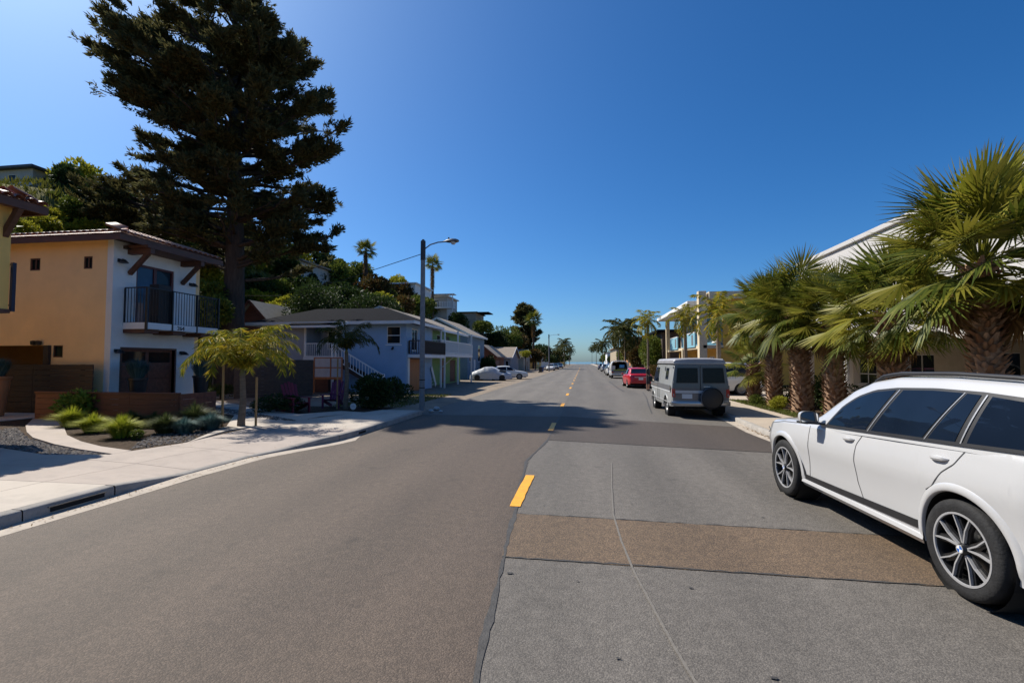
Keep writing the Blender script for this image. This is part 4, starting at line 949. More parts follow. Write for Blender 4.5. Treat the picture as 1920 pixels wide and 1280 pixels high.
# ------------------------------------------------------------------ white stucco house with balcony (264)
def build_264():
    OX, OY, OZ = -16.8, 14.95, .13
    t = thing('stucco_house', 'white stucco house with bounce-tinted side wall, tiled roof, iron balcony and number 264', 'house', (OX, OY, OZ))
    W = 3.75; D = 11.0; ZT = 6.35
    f = MB(); wall_with_holes(f, '+x', 0, 0, W, 0, ZT, .25, [(.45, 2.75, 0, 2.28), (.92, 2.62, 3.28, 5.55)])
    f.build('front_wall', m_stW, t)
    s = MB(); wall_with_holes(s, '-y', 0, -D, -.251, 0, ZT, .25, [(-3.58, -3.13, 5.2, 5.66), (-1.25, -.88, 5.2, 5.66), (-D+.3, -2.75, 0, 2.42), (-2.42, -2.0, 1.98, 2.42)])
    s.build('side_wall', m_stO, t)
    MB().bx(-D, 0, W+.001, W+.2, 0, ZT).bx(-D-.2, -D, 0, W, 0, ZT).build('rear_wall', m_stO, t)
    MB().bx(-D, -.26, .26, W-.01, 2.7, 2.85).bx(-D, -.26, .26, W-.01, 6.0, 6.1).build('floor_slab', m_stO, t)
    MB().bx(-D+.3, -2.6, 1.3, 1.4, 0, 2.7).build('porch_back_wall', mat('porch_shade_brown', (.22, .12, .05), rough=.9), t)  # shade of the porch recess is put into the brown
    # small side windows
    for a0, a1 in ((-3.58, -3.13), (-1.25, -.88)):
        window(t, '-y', .06, a0+.05, a1-.05, 5.25, 5.61, m_wood, m_wgd, fw=.05, mull=(.5,), sill=False)
    window(t, '-y', .06, -2.38, -2.04, 2.02, 2.38, m_wood, m_wgd, fw=.04, sill=False)
    MB().bx(-2.72, -2.5, -.10, .02, 0, 2.42).build('porch_post', m_woodd, t)
    # roof: hip with clay tiles at the eaves
    ov = .75; ze = 6.33; zr = 7.15
    x0, x1, y0, y1 = -D-ov, ov+.1, -.55, W+.55
    ym = (y0+y1)/2
    roof = MB().add([(x0, y0, ze), (x1, y0, ze), (x1, y1, ze), (x0, y1, ze), (x1-2.3, ym, zr), (x0+2.3, ym, zr)], [(0, 1, 4, 5), (1, 2, 4), (2, 3, 5, 4), (3, 0, 5), (3, 2, 1, 0)]).build('roof', m_tile, t, fix=True)
    prof = [(.115*math.cos(a), .085*math.sin(a)) for a in np.linspace(0, math.pi, 9)]
    tm = MB().grid([[(px, 0, pz+.0) for px, pz in prof], [(px*.86, .42, pz*.86-.0) for px, pz in prof]])
    tile_me = None
    def tile(loc, rz, tilt):
        nonlocal tile_me
        if tile_me is None:
            o = tm.build('roof_tile', m_tile, roof, smooth=True, ang=60, solid=.02); tile_me = o.data
        else:
            o = bpy.data.objects.new('roof_tile', tile_me); C.objects.link(o); o.parent = roof
            md = o.modifiers.new('solid', 'SOLIDIFY'); md.thickness = .02
        o.location = loc; o.rotation_euler = (tilt, 0, rz)
    sl_f = math.atan2(zr-ze, 2.3); sl_s = math.atan2(zr-ze, ym-y0)
    n = int((y1-y0)/.26)
    for k in range(n):
        for c in range(3):
            yy = y0+.13+k*.26; q = c*.40
            if (min(yy-y0, y1-yy)/(ym-y0))*2.3 < q*.9: continue
            tile((x1+.04-q*math.cos(sl_f), yy, ze+.02+q*math.sin(sl_f)), R(90)+random.uniform(-.02, .02), sl_f)
    n = int((x1-x0)/.26)
    for k in range(n):
        for c in range(2 if k > 4 else 1):
            q = c*.40; tile((x1-.13-k*.26, y0-.04+q*math.cos(sl_s), ze+.02+q*math.sin(sl_s)), random.uniform(-.02, .02), sl_s)
    # hip ridge caps
    for k in range(7):
        f0 = k/7; p = Vector((x1, y0, ze)).lerp(Vector((x1-2.3, ym, zr)), f0); tile((p.x, p.y, p.z+.07), R(90)-math.atan2(ym-y0, 2.3)*-1+R(0), R(17))
    # fascia and soffit
    MB().bx(x1-.06, x1, y0, y1, ze-.24, ze-.02).build('fascia', m_wood, t); MB().bx(x0, x1-.061, y0, y0+.06, ze-.24, ze-.02).build('fascia', m_wood, t)
    MB().bx(.0, x1-.07, y0+.07, y1-.07, ze-.1, ze-.06).build('soffit', m_woodd, t)
    # brackets: beam + strut
    for yy in (.62, 3.0):
        b = MB().bx(-.02, .98, yy-.09, yy+.09, 5.82, 6.02).build('bracket_beam', m_wood, t, bev=.01)
        MB().beam((.02, yy, 5.10), (.80, yy, 5.84), .13, .15).build('bracket_strut', m_wood, b, bev=.008)
    MB().bx(.0, 1.0, .4, W-.2, 6.02, 6.12).build('header_beam', m_wood, t)
    # sliding door
    fr = MB(); rect(fr, '+x', -.1, .92, 2.62, 5.47, 5.55, -.05, .06); rect(fr, '+x', -.1, .92, 1.0, 3.28, 5.47, -.05, .06); rect(fr, '+x', -.1, 2.54, 2.62, 3.28, 5.47, -.05, .06); rect(fr, '+x', -.1, 1.72, 1.84, 3.28, 5.47, -.05, .05)
    sd = fr.build('sliding_door', mat('maroon_frame', (.10, .022, .022), rough=.45), t)
    MB().bx(-.12, -.10, 1.0, 1.72, 3.3, 5.47).build('pane', glass('door_glass_sky', (.05, .10, .17), .02), sd); MB().bx(-.14, -.12, 1.84, 2.54, 3.3, 5.47).build('pane', m_wg, sd)
    # balcony
    bz0, bz1 = 3.02, 3.26; bd = 1.0; b0, b1 = .42, 3.95
    bal = MB().bx(.002, bd, b0, b1, bz0, bz1).build('balcony', m_stW, t, bev=.01)
    for yy in (.75, 2.0, 3.4): MB().bx(.002, bd-.1, yy-.3, yy+.3, bz0-.14, bz0-.002).build('joist', m_wood, bal)
    railing(bal, [(.05, b0+.03), (bd-.03, b0+.03), (bd-.03, b1-.03), (.05, b1-.03)], 3.2, 4.55, m_iron, step=.125, bw=.016, rail=.04)
    for yy in (b0+.02, 1.55, 2.75, b1-.02): MB().bx(bd-.055, bd+.02, yy-.03, yy+.03, 2.98, 4.57).build('railing_post', m_iron, bal)
    MB().bx(bd-.5, bd-.1, 1.0, 1.55, 3.27, 4.75).build('screen_panel', mat('panel_black', (.015, .014, .014), rough=.6), bal)
    # house number on the balcony edge
    cu = bpy.data.curves.new('house_number', 'FONT'); cu.body = '264'; cu.size = .235; cu.extrude = .008; cu.align_x = 'CENTER'
    tmp = bpy.data.objects.new('tmp_text', cu); C.objects.link(tmp); bpy.context.view_layer.update()
    nme = bpy.data.meshes.new_from_object(tmp.evaluated_get(bpy.context.evaluated_depsgraph_get())); bpy.data.objects.remove(tmp)
    no = bpy.data.objects.new('house_number', nme); C.objects.link(no); no.parent = bal; no.location = (bd+.006, 1.95, bz0+.035); no.rotation_euler = (R(90), 0, R(90)); nme.materials.clear(); nme.materials.append(m_iron)
    # garage door
    gd = MB().bx(-.16, -.12, .45, 2.75, 0.0, 2.28).build('garage_door', m_woodr, t)
    for k in range(4):
        for j in range(2):
            a0, a1 = .50+j*1.12, .50+j*1.12+1.06
            if k == 3: MB().bx(-.125, -.105, a0+.05, a1-.05, .06+k*.56+.05, .06+k*.56+.46).build('pane', m_wgd, gd)
            else: MB().bx(-.125, -.10, a0, a1, .06+k*.56, .06+k*.56+.51).build('panel', m_woodr, gd, bev=.012)
    MB().bx(-.14, .01, .37, .45, 0, 2.36).bx(-.14, .01, 2.75, 2.83, 0, 2.36).bx(-.14, .01, .45, 2.75, 2.28, 2.36).build('garage_door_frame', m_wood, t)
    # lamps
    for yy, zz in ((.22, 5.52), (3.45, 5.15), (.20, 2.22), (3.05, 2.2)):
        l = MB().bx(.0, .05, yy-.07, yy+.07, zz-.06, zz+.06).tube([(.03, yy, zz), (.16, yy, zz+.05), (.2, yy, zz)], .018, 6).build('wall_lamp', m_iron, t)
        MB().lathe([(.02, .06), (.06, .04), (.15, -.06), (.15, -.075), (.03, -.06)], 14, 'z', c=(.2, yy, zz-.02)).build('lamp_shade', m_iron, l, fix=True)
    MB().bx(.0, .18, .35, .5, 5.98, 6.1).build('vent', m_woodd, t)
    for xx in (-2.9, -2.7):
        MB().lathe([(.02, -.1), (.09, -.08), (.1, .05), (.03, .08)], 10, 'z', c=(xx+.1-.35, -.1, 2.52)).build('flood_lamp', m_iron, t, fix=True)
    return t
build_264()

# ------------------------------------------------------------------ leftmost ochre house, only its upper corner in view
def build_left():
    t = thing('ochre_house', 'ochre stucco house corner with clay tile eave at the left edge', 'house', (-14.45, 10.15, .13))
    MB().bx(-9, 0, -9, 0, 3.15, 5.75).build('upper_wall', m_stY, t)
    MB().bx(-9, -1.6, -9, -.6, 0, 3.149).build('lower_wall', m_stY, t)
    MB().bx(-9.05, .03, -9.05, .03, 3.05, 3.148).build('floor_band', m_wood, t)
    x1, y1, ze, zr = .45, .5, 5.9, 7.5
    ro = MB().add([(-10, -10, ze), (x1, -10, ze), (x1, y1, ze), (-10, y1, ze), (-4.5, -4.6, zr)], [(0, 1, 4), (1, 2, 4), (2, 3, 4), (3, 0, 4), (3, 2, 1, 0)]).build('roof', m_tile, t, fix=True)
    MB().bx(x1-.08, x1, -9.9, y1, ze-.22, ze-.02).bx(-9.9, x1-.081, y1-.08, y1, ze-.22, ze-.02).build('fascia', m_wood, t)
    me = None; prof = [(.115*math.cos(a), .085*math.sin(a)) for a in np.linspace(0, math.pi, 9)]
    tm = MB().grid([[(px, 0, pz) for px, pz in prof], [(px*.86, .42, pz*.86) for px, pz in prof]])
    sl = math.atan2(zr-ze, 5.4)
    for k in range(22):
        for c in range(2):
            for (loc, rz) in (((x1+.03-c*.4, y1-.15-k*.26, ze+.02+c*.12), R(90)), ((x1-.15-k*.26, y1+.03-c*.4, ze+.02+c*.12), R(180))):
                if me is None: o = tm.build('roof_tile', m_tile, ro, smooth=True, ang=60); me = o.data
                else: o = bpy.data.objects.new('roof_tile', me); C.objects.link(o); o.parent = ro
                o.location = loc; o.rotation_euler = (sl, 0, rz)
    MB().beam((-.05, -.12, 5.0), (.4, -.12, 5.7), .12, .14).build('bracket_strut', m_wood, t)
    # balcony railing on the far side
    rl = railing(t, [(.02, .06), (-2.5, .06)], 3.2, 4.3, m_iron, step=.13)
    MB().bx(-.02, .06, .03, .11, 3.1, 4.35).build('railing_post', mat('post_navy', (.02, .025, .05)), t)
    window(t, '+y', 0, -2.4, -1.2, 3.9, 5.0, m_wood, m_wgd)
build_left()

# ------------------------------------------------------------------ fences and planter walls
def board_fence(name, label, a, b, z0, n, bh, gap, m, posts=2.0, th=.03, cap=False, cat='fence'):
    t = thing(name, label, cat, (a[0], a[1], z0)); d = Vector((b[0]-a[0], b[1]-a[1], 0)); L = d.length; u = d.normalized(); nrm = Vector((u.y, -u.x, 0))
    k = 0; s = 0.0
    while s <= L+.01:
        p = u*min(s, L)-nrm*.05; MB().box(p.x, p.y, n*(bh+gap)/2, .09, .09, n*(bh+gap), math.atan2(u.y, u.x)).build('post', m, t); s += posts
    for i in range(n):
        s = 0.0; off = random.uniform(-.004, .004)
        while s < L-.02:
            e = min(s+posts*2, L); p, q = u*(s+.004)+nrm*off, u*(e-.004)+nrm*off; z = i*(bh+gap)+bh/2
            MB().beam((p.x, p.y, z), (q.x, q.y, z), th, bh).build('board', m, t, bev=.004); s = e
    if cap:
        MB().beam((0, 0, n*(bh+gap)+.02), (d.x, d.y, n*(bh+gap)+.02), .14, .035).build('cap_rail', m, t)
    return t
board_fence('board_fence', 'dark stained horizontal board fence in front of the bounce-tinted side wall', (-23.5, 14.55), (-17.0, 14.55), .12, 9, .185, .008, m_woodd)
board_fence('planter_wall', 'low red-brown timber planter wall behind the grass tufts', (-17.2, 12.95), (-12.1, 12.95), .12, 5, .165, .006, m_woodr, posts=1.7, cap=True, cat='wall')
board_fence('planter_wall', 'short timber return wall at the right end of the planter', (-12.1, 13.0), (-12.1, 14.4), .12, 5, .165, .006, m_woodr, posts=1.4, cat='wall')
board_fence('yard_fence', 'tall dark timber fence behind the staked palm, beside the stucco house', (-17.4, 22.0), (-14.6, 24.4), .1, 10, .19, .006, m_woodd, cat='fence')
board_fence('yard_fence', 'dark timber fence with a red-brown bay below the white porch railing', (-19.5, 27.2), (-15.3, 27.2), .1, 10, .185, .006, mat('fence_redbrown', (.075, .028, .02), rough=.7, var=.3, stretch=(.3, 4, 4)), cat='fence')
# timber screen with four pale panes
def screen():
    p0 = AY(590, 710, 26.6); p1 = AY(640, 710, 26.6); w = p1.x-p0.x; z0 = .1
    t = thing('pane_screen', 'orange timber screen with four pale panes standing in the dark yard', 'screen', (p0.x, 26.6, z0))
    zb, zt = 1.05-z0, 2.15-z0; m = mat('cedar_orange', (.36, .12, .04), rough=.6, var=.25, stretch=(3, 3, .5))
    MB().bx(-.06, 0, -.04, .04, 0, zt+.06).build('post', m, t); MB().bx(w, w+.06, -.04, .04, 0, zt+.06).build('post', m, t)
    for z in (zb-.14, (zb+zt)/2-.03, zt): MB().bx(0, w, -.03, .03, z, z+(.14 if z < zb else .06)).build('rail', m, t)
    MB().bx(w*.58, w*.58+.07, -.034, .034, zb, zt).build('mullion', m, t)
    pm = mat('pale_screen_pane', (.34, .37, .42), rough=.3)
    for (a, b) in ((0, w*.58), (w*.58+.07, w)):
        for (c, d) in ((zb, (zb+zt)/2-.03), ((zb+zt)/2+.03, zt)): MB().bx(a+.005, b-.005, -.01, .01, c+.003, d-.003).build('pane', pm, t)
screen()

# ------------------------------------------------------------------ blue house with hipped dark roof
def build_blue():
    OX, OY = -11.3, 29.6
    t = thing('blue_house', 'blue-grey two-storey house with dark hipped roof, white porch and stairs', 'house', (OX, OY, .0))
    ZE = 4.45
    # main block and left wing, porch recess between (x -7.0..-4.45)
    w = MB(); wall_with_holes(w, '-y', 0, -4.4, 0, 0, ZE, .2, [(-1.30, -.40, 3.12, 4.22)]); w.build('front_wall', m_blu, t)
    s = MB(); wall_with_holes(s, '+x', 0, .201, 5.2, 0, ZE, .2, [(.55, 3.0, 0, 2.1), (1.0, 2.2, 2.6, 4.2)]); s.build('side_wall', m_blu, t)
    MB().bx(-10, -6.9, .0, .2, 1.95, ZE).build('wing_wall', m_gry, t)
    MB().bx(-10, -6.9, .02, .22, 0, 1.949).bx(-6.9, -4.4, .02, .22, 0, 1.949).build('wing_base', mat('base_brown', (.07, .035, .025), rough=.8), t)
    MB().bx(-6.9, -4.4, 1.7, 1.9, 2.3, ZE).build('porch_wall', m_gry, t)
    MB().bx(-4.6, -4.4, .2, 1.7, 2.3, ZE).build('porch_cheek', m_gry, t); MB().bx(-7.1, -6.9, .2, 1.7, 2.3, ZE).build('porch_cheek', m_gry, t)
    MB().bx(-10, 0, 5.2, 5.4, 0, ZE).bx(-10.2, -10, 0, 5.4, 0, ZE).build('rear_wall', m_gry, t)
    fl = MB().bx(-7.0, -4.3, -.25, 1.7, 2.05, 2.28).build('porch_floor', m_whi, t)
    railing(fl, [(-6.85, -.18), (-4.75, -.18)], 2.25, 3.15, m_whi, step=.14, bw=.035, rail=.06)
    for xx in (-6.9, -4.72): MB().bx(xx-.06, xx+.06, -.24, -.12, 2.28, ZE).build('porch_post', m_whi, t)
    window(t, '-y', 1.7, -6.3, -5.4, 2.9, 4.0, m_whi, m_wgd)
    wn_ = window(t, '-y', .05, -1.27, -.43, 3.15, 4.19, m_whi, m_wgd, fw=.09, hm=(.48,))
    MB().bx(-1.25, -.45, .055, .06, 3.7, 4.17).build('roller_blind', mat('blind_sage', (.20, .26, .22), rough=.8), wn_)
    MB().bx(-9.0, -8.95, -.05, 0, 2.0, 2.2).build('meter_box', m_gry, t)
    # roof
    r = hip_roof(t, -10.4, .2, -.1, 5.4, ZE+.08, 5.75, m_shin, over=.55, trim=m_whi, inset=3.2)
    pr = MB().add([(-7.6, -.95, 4.28), (-4.1, -.95, 4.28), (-4.1, 1.0, 4.92), (-7.6, 1.0, 4.92)], [(0, 1, 2, 3)]).build('porch_roof', m_shin, t, solid=.1)
    MB().bx(-7.6, -4.1, -.99, -.94, 4.14, 4.29).build('fascia', m_whi, pr)
    MB().beam((-4.1, -.97, 4.21), (-3.6, -.70, 4.46), .05, .15).build('fascia', m_whi, pr)
    # stairs with white stringer, treads and railing
    x0, x1, z0, z1, n = -4.4, -1.0, .25, 2.2, 10
    st = MB().beam((x0, -.25, z1-.15), (x1, -.25, z0-.12), .06, .28).beam((x0, -1.15, z1-.15), (x1, -1.15, z0-.12), .06, .28).build('stair_stringer', mat('stair_brown', (.06, .03, .02), rough=.8), t)
    for k in range(n): MB().bx(x0+(x1-x0)*k/n, x0+(x1-x0)*(k+1)/n+.03, -1.12, -.28, z1-(z1-z0)*(k+.5)/n-.05, z1-(z1-z0)*(k+.5)/n).build('tread', MATS['stair_brown'], st)
    railing(st, [(x0, -1.18, z1-z0), (x1, -1.18, 0)], z0-.05, z0+.85, m_whi, step=.2, bw=.035, rail=.07)
    MB().bx(x0-.06, x0+.06, -1.24, -1.12, 0, 3.1).bx(x1-.06, x1+.06, -1.24, -1.12, 0, 1.2).build('newel_post', m_whi, st)
    # wall lamp
    l = MB().bx(-.95, -.83, -.04, 0, 2.78, 2.92).tube([(-.89, -.03, 2.85), (-.89, -.14, 2.88), (-.89, -.16, 2.8)], .02, 6).build('wall_lamp', m_iron, t)
    MB().lathe([(.03, .05), (.09, -.05), (.02, -.08)], 10, 'z', c=(-.89, -.16, 2.78)).build('lamp_shade', m_iron, l, fix=True)
    # timber double door on the street side, white pier beside it
    MB().bx(.003, .05, .25, .55, 0, 2.2).build('pier', m_whi, t)
    dr = MB().bx(-.12, -.08, .55, 3.0, 0, 2.1).build('timber_door', m_oak, t)
    for k in range(14): MB().bx(-.085, -.055, .57+k*.175, .57+k*.175+.165, .02, 1.95).build('plank', m_oak, dr)
    MB().bx(-.05, .04, .5, 3.1, 2.1, 2.22).build('lintel', m_wood, t)
    window(t, '+x', -.06, 1.1, 2.1, 2.75, 4.1, m_whi, m_wg, mull=(.5,))
    # deck with dark railing on the street side
    dk = MB().bx(.002, 1.1, .25, 5.2, 2.22, 2.42).build('deck', m_whi, t)
    railing(dk, [(.1, .3), (1.05, .3), (1.05, 5.1)], 2.42, 3.32, m_woodd, step=.15, bw=.04, rail=.07)
    for yy in (.35, 5.1): MB().bx(1.0, 1.1, yy-.05, yy+.05, 0, 2.22).build('deck_post', m_whi, dk)
    for yy in (.35, 5.1): MB().bx(1.0, 1.1, yy-.05, yy+.05, 2.42, 4.2).build('deck_post', m_whi, dk)
build_blue()

# ------------------------------------------------------------------ generic simple house
def house(name, label, x0, x1, y0, y1, zb, ze, wm, roof, trim=None, wins=(), doors=(), cat='house', group=None, over=.4):
    """wins: (face, a0, a1, z0, z1, frame, pane) world coords; doors: (face, a0, a1, z0, z1, mat, panels)"""
    t = thing(name, label, cat, (x1, y0, zb), 0, group)
    ox, oy = x1, y0
    w = MB(); F = {'-y': (y0-oy, x0-ox, x1-ox), '+x': (x1-ox, y0-oy+.201, y1-oy), '+y': (y1-oy, x0-ox, x1-ox-.2), '-x': (x0-ox, y0-oy, y1-oy)}
    def loc(face, a): return a-ox if face in ('-y', '+y') else a-oy
    for face in ('-y', '+x'):
        p, a, b = F[face]; wall_with_holes(w, face, p, a, b, 0, ze-zb, .2, [(loc(face, q[1]), loc(face, q[2]), q[3]-zb, q[4]-zb) for q in list(wins)+list(doors) if q[0] == face])
    w.build('wall', wm, t)
    MB().bx(x0-ox, x1-ox, y1-oy+.001, y1-oy+.2, 0, ze-zb).bx(x0-ox-.2, x0-ox-.001, y0-oy, y1-oy+.2, 0, ze-zb).build('rear_wall', wm, t)
    for q in wins:
        p = F[q[0]][0]; s = {'-y': .05, '+x': -.05}[q[0]]
        window(t, q[0], p+s, loc(q[0], q[1])+.03, loc(q[0], q[2])-.03, q[3]-zb+.03, q[4]-zb-.03, q[5] or m_whi, q[6] or m_wgd, fw=.08, mull=q[7] if len(q) > 7 else ())
    for q in doors:
        p = F[q[0]][0]; d = MB(); rect(d, q[0], p, loc(q[0], q[1]), loc(q[0], q[2]), q[3]-zb, q[4]-zb, -.12, -.08); d = d.build('door', q[5], t)
        n = q[6] if len(q) > 6 else 4
        for k in range(n):
            pz0 = q[3]-zb+(q[4]-q[3])*k/n+.03; pz1 = q[3]-zb+(q[4]-q[3])*(k+1)/n-.03
            pb = MB(); rect(pb, q[0], p, loc(q[0], q[1])+.06, loc(q[0], q[2])-.06, pz0, pz1, -.085, -.06); pb.build('panel', q[5], d)
    kind, rm, zr = roof[0], roof[1], roof[2]-zb
    if kind == 'hip': hip_roof(t, x0-ox, x1-ox, 0, y1-oy, ze-zb, zr, rm, over=over, trim=trim)
    elif kind in ('x', 'y'):
        gable_roof(t, x0-ox, x1-ox, 0, y1-oy, ze-zb+.02, zr, kind, rm, over=over, trim=trim)
        if kind == 'y':
            for yy in (.0, y1-oy+.001): MB().prism([(x0-ox, ze-zb-.001), (x1-ox, ze-zb-.001), ((x0+x1)/2-ox, zr-.18)], yy, yy+.19, 'y').build('gable', wm, t, fix=True)
        else:
            for xx in (-.2, x0-ox): MB().prism([(0, ze-zb-.001), (y1-oy, ze-zb-.001), ((y1-oy)/2, zr-.18)], xx, xx+.19, 'x').build('gable', wm, t, fix=True)
    else:
        rr = MB().bx(x0-ox-over, x1-ox+over, -over, y1-oy+over, ze-zb+.002, ze-zb+.2).build('roof', rm, t, bev=.01)
    return t

# green house with white upper deck
gh_t = house('green_house', 'green two-storey house with white upper deck and brown doors', -18.5, -12.2, 35.3, 46.5, 0, 4.6, m_grn, ('y', m_shinb, 6.2), m_whi,
    wins=[('-y', -15.2, -13.6, 3.1, 4.1, m_whi, m_wg), ('+x', 36.3, 37.6, 3.0, 4.2, m_whi, m_wgd), ('+x', 39.0, 40.2, 3.0, 4.2, m_whi, m_wgd)], doors=[('+x', 40.2, 41.5, .1, 2.1, m_woodr, 3), ('+x', 43.0, 45.0, .1, 2.1, mat('door_darkred', (.09, .03, .02)), 3), ('+x', 41.8, 42.8, 2.6, 4.2, m_woodd, 2)], over=.7)
dk = MB().bx(.002, 1.5, .1, 10.4, 2.35, 2.6).build('deck', m_whi, gh_t)
railing(dk, [(.1, .15), (1.42, .15), (1.42, 10.3), (.1, 10.3)], 2.6, 3.6, m_whi, step=.19, bw=.06, rail=.08)
for yy in (.2, 5.2, 10.2): MB().bx(1.36, 1.48, yy-.06, yy+.06, 0, 2.35).bx(1.36, 1.48, yy-.06, yy+.06, 2.6, 4.6).build('deck_post', m_whi, dk)
MB().beam((.05, 5.2, 1.5), (1.0, 5.2, 2.35), .08, .08).build('knee_brace', m_whi, dk)
st = MB().beam((1.0, -.8, 1.55), (1.0, .3, .15), .05, .3).build('stair', m_whi, gh_t)
for k in range(6): MB().bx(.3, 1.0, -.8+k*.18, -.6+k*.18, 1.45-k*.25, 1.5-k*.25).build('tread', m_whi, st)

house('gabled_house', 'slate-blue gabled house with tall white windows beyond the green house', -20, -13.0, 53, 62, 0, 5.0, mat('slate_siding', (.15, .22, .29), rough=.8, var=.08), ('y', m_shinb, 7.0), m_whi,
    wins=[('-y', -15.2, -14.5, 2.0, 4.2, m_whi, m_wgd), ('+x', 54.0, 55.0, 2.0, 4.2, m_whi, m_wgd), ('+x', 58.5, 59.8, 2.0, 4.0, m_whi, m_wgd)], doors=[('+x', 56.2, 57.4, .1, 2.2, m_whi, 4)])
house('brown_garage', 'small brown garage with tan shingle roof behind the parked covered car', -17.2, -13.2, 71, 79, 0, 2.7, mat('brown_siding', (.16, .055, .03), rough=.8), ('y', m_shinb, 4.6), m_woodr,
    wins=[('-y', -16.5, -15.8, 1.2, 2.0, m_whi, m_wgd)], doors=[('+x', 72, 75.5, .05, 2.2, m_woodr, 4)])
house('grey_garage', 'pale grey garage with tan shingle roof and white garage door', -17.5, -12.8, 84, 94, 0, 2.7, mat('grey_siding', (.27, .275, .30), rough=.8), ('x', m_shinb, 4.7), m_whi,
    wins=[('-y', -13.7, -13.2, .9, 2.1, m_whi, m_wgd)], doors=[('-y', -17.0, -14.2, .05, 2.2, mat('garage_door_pale', (.42, .42, .45), rough=.6), 4)])
house('low_cottage', 'low cream cottage under the far left palms', -22, -13, 104, 116, 0, 3.0, mat('cream_siding', (.42, .36, .27)), ('x', m_shinb, 4.8), m_whi,
    wins=[('-y', -20, -18.5, 1, 2.2, m_whi, m_wgd), ('+x', 107, 109, 1, 2.2, m_whi, m_wgd)], doors=[('+x', 111, 112.2, .05, 2.1, m_woodr, 3)])
house('far_house', 'ochre flat-roofed house near the far end of the left side', -21, -12.5, 128, 142, 0, 4.2, m_stY, ('flat', m_shinb, 0), None, wins=[('-y', -17, -15, 1.2, 2.6, m_whi, m_wgd), ('+x', 131, 134, 1.2, 2.6, m_whi, m_wgd)])
house('far_house', 'white house farthest along the left side of the street', -24, -12.5, 165, 185, 0, 5.0, m_stW, ('x', m_shinb, 7), None, wins=[('-y', -18, -16, 1.2, 2.6, m_whi, m_wgd)])

# ------------------------------------------------------------------ hill
def hill_h(x, y):
    xc = np.interp(y, [-60, 0, 30, 75, 100, 130], [-42, -42, -40, -31, -28, -27]); H = np.interp(y, [-60, 30, 75, 100, 122, 150], [15, 15, 13, 10.5, 4, .2]); xb = np.interp(y, [-60, 20, 30, 60, 130], [-21.5, -21.5, -23, -21, -20])
    f = np.clip((x-xb)/(xc-xb), 0, 1); f = f*f*(3-2*f)*.5+f*.5
    return H*f+.5*np.sin(x*.7+y*.3)*f+.4*np.sin(y*.9)*f
XS = np.linspace(-20, -120, 60); YS = np.linspace(-60, 200, 90)
m_hill = mat('hillside_ground', (0.085, 0.085, 0.025), rough=.95, spec=.03, var=.5, scale=.8, bump=.6, bscale=6, hue=(.15, .14, .05))
struct(MB().grid([[(x, y, hill_h(x, y)-.04) for x in XS] for y in YS]).build('hillside', m_hill, smooth=True, ang=80, fix=True))
# houses on the hill
def px_house(name, label, u0, u1, v0, v1, Y, depth, wm, roofm, wins, extra=None, rk='flat', zr=0):
    a = AY(u0, v1, Y); b = AY(u1, v0, Y)
    return house(name, label, a.x, b.x, Y, Y+depth, a.z-4.5, b.z, wm, (rk, roofm, b.z+zr), m_whi, wins=[('-y', a.x+(b.x-a.x)*w[0], a.x+(b.x-a.x)*w[1], a.z+(b.z-a.z)*w[2], a.z+(b.z-a.z)*w[3], None, w[4] if len(w) > 4 else None) for w in wins], cat='house'), a, b
m_pale = mat('pale_plaster', (.42, .40, .38), rough=.85)
h1, a, b = px_house('hilltop_house', 'pale flat-roofed house with dark deck on the hilltop at upper left', -60, 62, 316, 368, 31, 8, m_pale, mat('roof_dark_edge', (.05, .06, .08)), [(.62, .74, .5, .8)])
dkk = MB().bx(.05, 3.2, .3, 5.5, 2.9, 3.1).build('deck', m_woodd, h1); railing(dkk, [(.2, .35), (3.1, .35), (3.1, 5.4)], 3.1, 4.3, m_woodd, step=.18, bw=.07)
for xx in (.4, 3.0): MB().bx(xx-.08, xx+.08, .4, .56, 0, 5.8).build('deck_post', m_woodd, dkk)
MB().bx(.45, 3.0, .6, 5.2, 5.9, 6.0).build('deck_roof', m_woodd, h1)
px_house('hill_house', 'white hillside house with blue-tinted windows left of the lamp post', 728, 778, 532, 560, 74, 8, m_stW, m_whi, [(.12, .3, .25, .65, m_wg), (.45, .58, .1, .8, m_wg), (.72, .88, .1, .7, m_wg)])
h3, a, b = px_house('hill_house', 'hillside house with white-railed balcony right of the lamp post', 800, 838, 556, 590, 86, 7, m_pale, m_whi, [(.3, .6, .45, .8)])
dkk = MB().bx(-3, 1.6, -1.6, -.02, 5.5, 5.7).build('balcony', m_whi, h3); railing(dkk, [(-2.9, -.1), (-2.9, -1.5), (1.5, -1.5), (1.5, -.1)], 5.7, 6.7, m_whi, step=.3, bw=.08)
MB().bx(-3.2, 1.8, -1.8, -.02, 8.0, 8.12).build('canopy', m_whi, h3)
for xx in (-2.9, 1.5): MB().bx(xx-.06, xx+.06, -1.56, -1.44, 0, 8.0).build('balcony_post', m_whi, dkk)
h4, a, b = px_house('hill_house', 'tan hillside house with dark flat roof and stilted deck above the far garages', 858, 892, 586, 618, 100, 8, mat('tan_siding', (.30, .25, .19)), m_shin, [(.1, .4, .35, .75)])
dkk = MB().bx(.02, 2.4, .2, 5, 5.2, 5.4).build('deck', m_woodd, h4); railing(dkk, [(.2, .25), (2.3, .25), (2.3, 4.9)], 5.4, 6.4, m_woodd, step=.3, bw=.08)
for xx in (.9, 2.2): MB().bx(xx-.08, xx+.08, .3, .46, 0, 5.2).build('deck_post', m_woodd, dkk)
MB().bx(-.2, 2.8, 0, 5.2, 8.1, 8.25).build('deck_roof', m_shin, h4)
